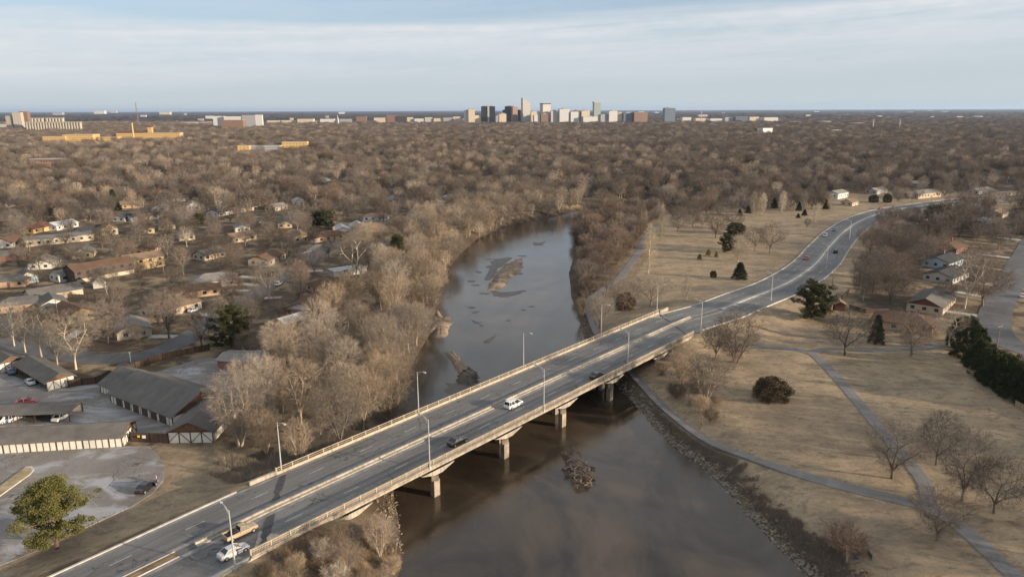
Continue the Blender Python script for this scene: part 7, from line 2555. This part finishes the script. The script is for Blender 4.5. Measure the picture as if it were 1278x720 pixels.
def car(p, ang, kind, colr, label, group='cars and vans in view', z=None):
    if kind not in CARMESH:
        CARMESH[kind] = car_meshes(kind)
    C = CARMESH[kind]
    if colr not in C['body_c']:
        me_ = C['body'].mesh('body', [CARC[colr]])
        me_.polygons.foreach_set('use_smooth', [False] * len(me_.polygons))
        C['body_c'][colr] = me_
    nm = {'pickup': 'pickup_truck', 'van': 'minivan', 'suv': 'suv', 'sedan': 'car'}[kind]
    o = empty(nm, p, ang, label, {'pickup': 'pickup truck', 'van': 'van', 'suv': 'suv', 'sedan': 'car'}[kind], group)

    def ch(n, me_, loc=(0, 0, 0), par=None):
        c = bpy.data.objects.new(n, me_); COL.objects.link(c); c.parent = par or o; c.location = loc
        return c
    ch('body', C['body_c'][colr]); ch('window', C['glass'])
    x0, x1, hw, zt, zh = C['pos']
    for sx in (x0 + .85, x1 - .85):
        for sy in (-hw + .10, hw - .10):
            w = ch('wheel', C['wheel'], (sx, sy, .34)); ch('rim', C['rim'], (0, 0, 0), w)
    for sy in (-.58, .58):
        ch('headlight', C['hl'], (x1 - .12, sy, zh)); ch('taillight', C['tl'], (x0 + .07, sy * 1.12, zt))
    if C['bed']:
        ch('bed_liner', C['bed'])
    return o


def road_pose(px, py):
    z = DECK_Z
    for _ in range(4):
        p = at(px, py, z + 0.6)
        i = int(np.argmin((ROAD[:, 0] - p.x) ** 2 + (ROAD[:, 1] - p.y) ** 2))
        z = ROAD[i, 2] + 0.05
    t = ROAD[min(i + 1, len(ROAD) - 1)] - ROAD[max(i - 1, 0)]
    side = (p.x - ROAD[i, 0]) * -t[1] + (p.y - ROAD[i, 1]) * t[0]
    a = math.atan2(t[1], t[0])
    return Vector((p.x, p.y, z + 0.01)), a if side < 0 else a + math.pi


for px, py, kind, colr, lab in [
    (300, 663, 'pickup', 'gold', 'beige-gold pickup truck with a dark load, near the lower left end of the bridge'),
    (291, 687, 'sedan', 'silver', 'silver sedan beside the gold pickup at the near end of the bridge'),
    (571, 550, 'sedan', 'black', 'black car in the right lane on the bridge'),
    (641, 504, 'van', 'white', 'white minivan in the middle of the bridge beside the median'),
    (745, 468, 'sedan', 'dark', 'dark grey car near the far end of the bridge'),
    (1006, 322, 'sedan', 'red', 'red car coming towards us on the outer lane of the road curve'),
    (1043, 314, 'suv', 'black', 'black suv driving away on the road curve'),
    (1030, 294, 'suv', 'silver', 'silver suv coming round the road curve'),
    (1041, 287, 'sedan', 'blue', 'blue-grey car behind the silver suv on the road curve'),
    (1099, 260, 'sedan', 'red', 'red car far along the road, beyond the curve'),
]:
    p, a = road_pose(px, py)
    car(p, a, kind, colr, lab, 'vehicles driving on the road')


def car_px(px, py, to, kind, colr, lab, dz=0.1):
    g = gat(px, py); h = gat(*to)
    g.z += dz
    return car(g, math.atan2(h.y - g.y, h.x - g.x), kind, colr, lab, 'cars parked by the houses and garages')


bk = car_px(183, 611, (199, 599), 'sedan', 'black', 'black car with an open door alone at the edge of the parking lot')
dm = MB(); dm.box((0.0, 0, 0.62), (0.95, 0.06, 0.72)); dm.bar((-0.45, 0, 0.98), (-0.1, 0, 1.36), 0.05); dm.bar((-0.1, 0, 1.36), (0.45, 0, 1.36), 0.05); dm.bar((0.45, 0, 1.36), (0.45, 0, 0.98), 0.05)
dd = dm.build('door', CARC['black'], bk, (0.72, -1.22, 0.1), math.radians(-118))
for a in [
    (10, 526, (25, 521), 'sedan', 'white', 'white car under the open carport, at the picture edge'),
    (77, 523, (94, 513), 'sedan', 'white', 'white car nosing out of the right end of the open carport'),
    (20, 524, (32, 519), 'suv', 'silver', 'silver suv beside the white car under the open carport'),
    (33, 504, (46, 502), 'sedan', 'red', 'red car just visible behind the open carport roof'),
    (38, 479, (30, 471), 'sedan', 'white', 'white car parked inside the half-timbered carport'),
    (14, 466, (5, 458), 'sedan', 'blue', 'blue car parked by the carport at the left edge'),
    (348, 356, (358, 350), 'suv', 'white', 'white suv parked on the side street'),
    (330, 334, (345, 333), 'sedan', 'silver', 'silver car on the driveway of the yellow-gabled corner house'),
    (242, 389, (252, 385), 'sedan', 'white', 'white car on a driveway inside the street curve'),
    (244, 396, (254, 392), 'sedan', 'dark', 'dark car next to the white one on the same driveway'),
    (198, 286, (206, 284), 'sedan', 'blue', 'blue car beside the bright yellow gable'),
    (328, 279, (340, 277), 'sedan', 'white', 'white car in front of the white-gabled bungalow'),
    (357, 309, (367, 306), 'sedan', 'dark', 'dark car at the far end of the side street'),
    (383, 320, (392, 315), 'sedan', 'silver', 'silver car farther up the side street'),
    (1276, 371, (1286, 340), 'sedan', 'white', 'white car parked on the right-hand street at the picture edge'),
]:
    car_px(*a)

# ------------------------------------------------------------------ the person by the black car
SKINM = mat('skin', (0.45, 0.27, 0.19), 0.6, 0.05, 3.0)
TOPM = mat('pink_jacket_cloth', (0.55, 0.27, 0.26), 0.9, 0.1, 3.0)
TROUS = mat('dark_trouser_cloth', (0.04, 0.042, 0.055), 0.9, 0.1, 3.0)
HAIRM = mat('brown_hair', (0.05, 0.03, 0.02), 0.7, 0.1, 3.0)
SHOE = mat('dark_shoe', (0.02, 0.02, 0.02), 0.7, 0.1, 3.0)


def person(loc, rz, label):
    V_ = [(0, 0, .98, .15), (0, 0, 1.20, .15), (0, 0, 1.40, .16), (0, .01, 1.53, .06), (0, .02, 1.62, .085), (0, .01, 1.71, .09),
          (.10, 0, .92, .105), (.11, .02, .50, .068), (.11, 0, .09, .048), (.11, .15, .04, .04),
          (-.10, 0, .92, .105), (-.11, .02, .50, .068), (-.11, 0, .09, .048), (-.11, .15, .04, .04),
          (.19, 0, 1.42, .07), (.26, -.02, 1.15, .05), (.25, .12, .93, .035), (.24, .19, .88, .03),
          (-.19, 0, 1.42, .07), (-.27, -.02, 1.15, .05), (-.25, .08, .92, .035), (-.24, .13, .85, .03), (0, .105, 1.645, .022)]
    E_ = [(0, 1), (1, 2), (2, 3), (3, 4), (4, 5), (0, 6), (6, 7), (7, 8), (8, 9), (0, 10), (10, 11), (11, 12), (12, 13), (2, 14), (14, 15), (15, 16), (16, 17), (2, 18), (18, 19), (19, 20), (20, 21), (4, 22)]
    n0 = len(V_)
    for hand, sg in ((17, 1), (21, -1)):
        b = V_[hand]
        for k in range(4):
            f = [(b[0] + (k - 1.5) * .016 * sg, b[1] + .035 + (0.004 if k in (1, 2) else 0), b[2] - .035, .009), (b[0] + (k - 1.5) * .017 * sg, b[1] + .055, b[2] - .075, .008)]
            i = len(V_); V_ += f; E_ += [(hand, i), (i, i + 1)]
        i = len(V_); V_ += [(b[0] - .035 * sg, b[1] + .03, b[2] - .01, .010)]; E_.append((hand, i))
    me_ = bpy.data.meshes.new('person')
    me_.from_pydata([v[:3] for v in V_], E_, [])
    o = bpy.data.objects.new('person', me_); COL.objects.link(o)
    for m in (SKINM, TOPM, TROUS, SHOE):
        me_.materials.append(m)
    sm = o.modifiers.new('skin', 'SKIN'); ss = o.modifiers.new('sub', 'SUBSURF'); ss.levels = 2; ss.render_levels = 2
    for i, v in enumerate(V_):
        me_.skin_vertices[0].data[i].radius = (v[3], v[3] * (0.72 if i in (0, 1, 2) else 1.0))
    me_.skin_vertices[0].data[0].use_root = True
    dg = bpy.context.evaluated_depsgraph_get()
    ev = bpy.data.meshes.new_from_object(o.evaluated_get(dg))
    o.modifiers.clear(); o.data = ev
    ev.materials.clear()
    for m in (SKINM, TOPM, TROUS, SHOE):
        ev.materials.append(m)
    for f in ev.polygons:
        c = f.center; f.use_smooth = True
        f.material_index = 3 if c.z < .10 else (2 if c.z < 1.0 and abs(c.x) < .205 else (0 if c.z > 1.50 or (abs(c.x) > .2 and c.z < .95) else 1))
    hm = MB()
    for i, lat in enumerate((0.15, 0.6, 1.05, 1.5)):
        pass
    hv = [];hf = []
    for i in range(5):
        la = math.radians(-5 + 95 * i / 4)
        for k in range(12):
            lo = 2 * math.pi * k / 12
            dz = .04 if math.sin(lo) > 0.5 and i == 0 else 0
            hv.append((.101 * math.cos(la) * math.cos(lo), -.008 + .108 * math.cos(la) * math.sin(lo), 1.69 + dz + .112 * math.sin(la)))
    for i in range(4):
        for k in range(12):
            hf.append((i * 12 + k, i * 12 + (k + 1) % 12, (i + 1) * 12 + (k + 1) % 12, (i + 1) * 12 + k))
    hm.add(hv, hf).build('hair', HAIRM, o, smooth=True)
    o.location = loc; o.rotation_euler = (0, 0, rz)
    return tag(o, label, 'person')


_p = gat(196, 603); _p.z = 0.09
person(_p, math.radians(110), 'person in a pink top and dark trousers standing at the open car door')
# ------------------------------------------------------------------ the plain beyond: an uneven sheet of tree tops
rgw = np.random.default_rng(3)
rows = [3550.0]
while rows[-1] < 36000:
    rows.append(rows[-1] * 1.022 + 4)
rows = np.array(rows); nc = 620
U = np.linspace(-0.95, 0.95, nc)
YY = np.repeat(rows[:, None], nc, 1) * (1 + rgw.normal(size=(len(rows), nc)) * 0.004)
XX = U[None] * rows[:, None] + rgw.normal(size=YY.shape) * rows[:, None] * 0.001
ZZ = 3.5 + 8.5 * rgw.random(YY.shape) ** 1.2
ZZ *= np.clip(0.75 + 0.5 * np.sin(XX * 0.0021 + np.sin(YY * 0.0009) * 2) * np.sin(YY * 0.0016), 0.12, 1.2)
ZZ[0] = 0.3
n0, n1 = YY.shape
ix = np.arange(n0 * n1).reshape(n0, n1)
fq = np.stack([ix[:-1, :-1].ravel(), ix[:-1, 1:].ravel(), ix[1:, 1:].ravel(), ix[1:, :-1].ravel()], 1)
me = bpy.data.meshes.new('distant_woodland')
me.vertices.add(n0 * n1); me.vertices.foreach_set('co', np.stack([XX.ravel(), YY.ravel(), ZZ.ravel()], 1).astype(np.float32).ravel())
me.loops.add(fq.size); me.loops.foreach_set('vertex_index', fq.astype(np.int32).ravel())
me.polygons.add(len(fq)); me.polygons.foreach_set('loop_start', np.arange(0, fq.size, 4, dtype=np.int32))
me.update(calc_edges=True)
m = bpy.data.materials.new('far_treetops')
m.use_nodes = True
t = NT(m.node_tree); b = t.n['Principled BSDF']
pos = t.new('ShaderNodeNewGeometry').outputs['Position']
nz = t.noise(t.mapping(pos, (0.006, 0.0022, 0.05)), 1.0, 6.0, 0.68)
t.put(b.inputs['Base Color'], t.mix(t.ramp(nz, [(0.35, 0.0), (0.65, 1.0)]), (0.042, 0.038, 0.036), (0.120, 0.096, 0.077)))
b.inputs['Roughness'].default_value = 1.0
b.inputs['Specular IOR Level'].default_value = 0.0
me.materials.append(m)
dw = bpy.data.objects.new('distant_woodland', me); COL.objects.link(dw)
tag(dw, 'far plain of brown treetops fading to blue at the horizon', 'woodland', None, 'stuff')

# ------------------------------------------------------------------ haze
hz = MB(); hz.box((0, 0, 0), (1, 1, 1))
ho = hz.build('haze', [])
HX = 64000.0
ho.scale = (2 * HX, 2 * HX, 152.0)
ho.location = (0, 0, -8.0 + 76.0)
m = bpy.data.materials.new('thin_air')
m.use_nodes = True
m.node_tree.nodes.remove(m.node_tree.nodes['Principled BSDF'])
vn = m.node_tree.nodes.new('ShaderNodeVolumePrincipled')
vn.inputs['Color'].default_value = (0.54, 0.70, 0.96, 1)
vn.inputs['Density'].default_value = HAZE_DENSITY
vn.inputs['Anisotropy'].default_value = 0.2
m.node_tree.links.new(vn.outputs[0], [n for n in m.node_tree.nodes if n.type == 'OUTPUT_MATERIAL'][0].inputs['Volume'])
ho.data.materials.append(m)
tag(ho, 'thin pale blue winter haze over the whole plain', 'haze', None, 'stuff')

# things of one look are told apart by their rank from the left
_seen = {}
for o in list(COL.objects):
    if o.parent is None and o.get('label') and o.get('category') in ('house', 'building') and ('glimpsed' in o['label'] or 'far-plain' in o['label']):
        _seen.setdefault(o['label'], []).append(o)
for lab, os_ in _seen.items():
    n = len(os_)
    if 1 < n <= 8:
        os_.sort(key=lambda o: proj([tuple(o.location)])[0, 0])
        for k, o in enumerate(os_):
            o['label'] = ('leftmost' if k == 0 else ('rightmost' if k == n - 1 else NTH[k] + ' from left')) + ' ' + lab
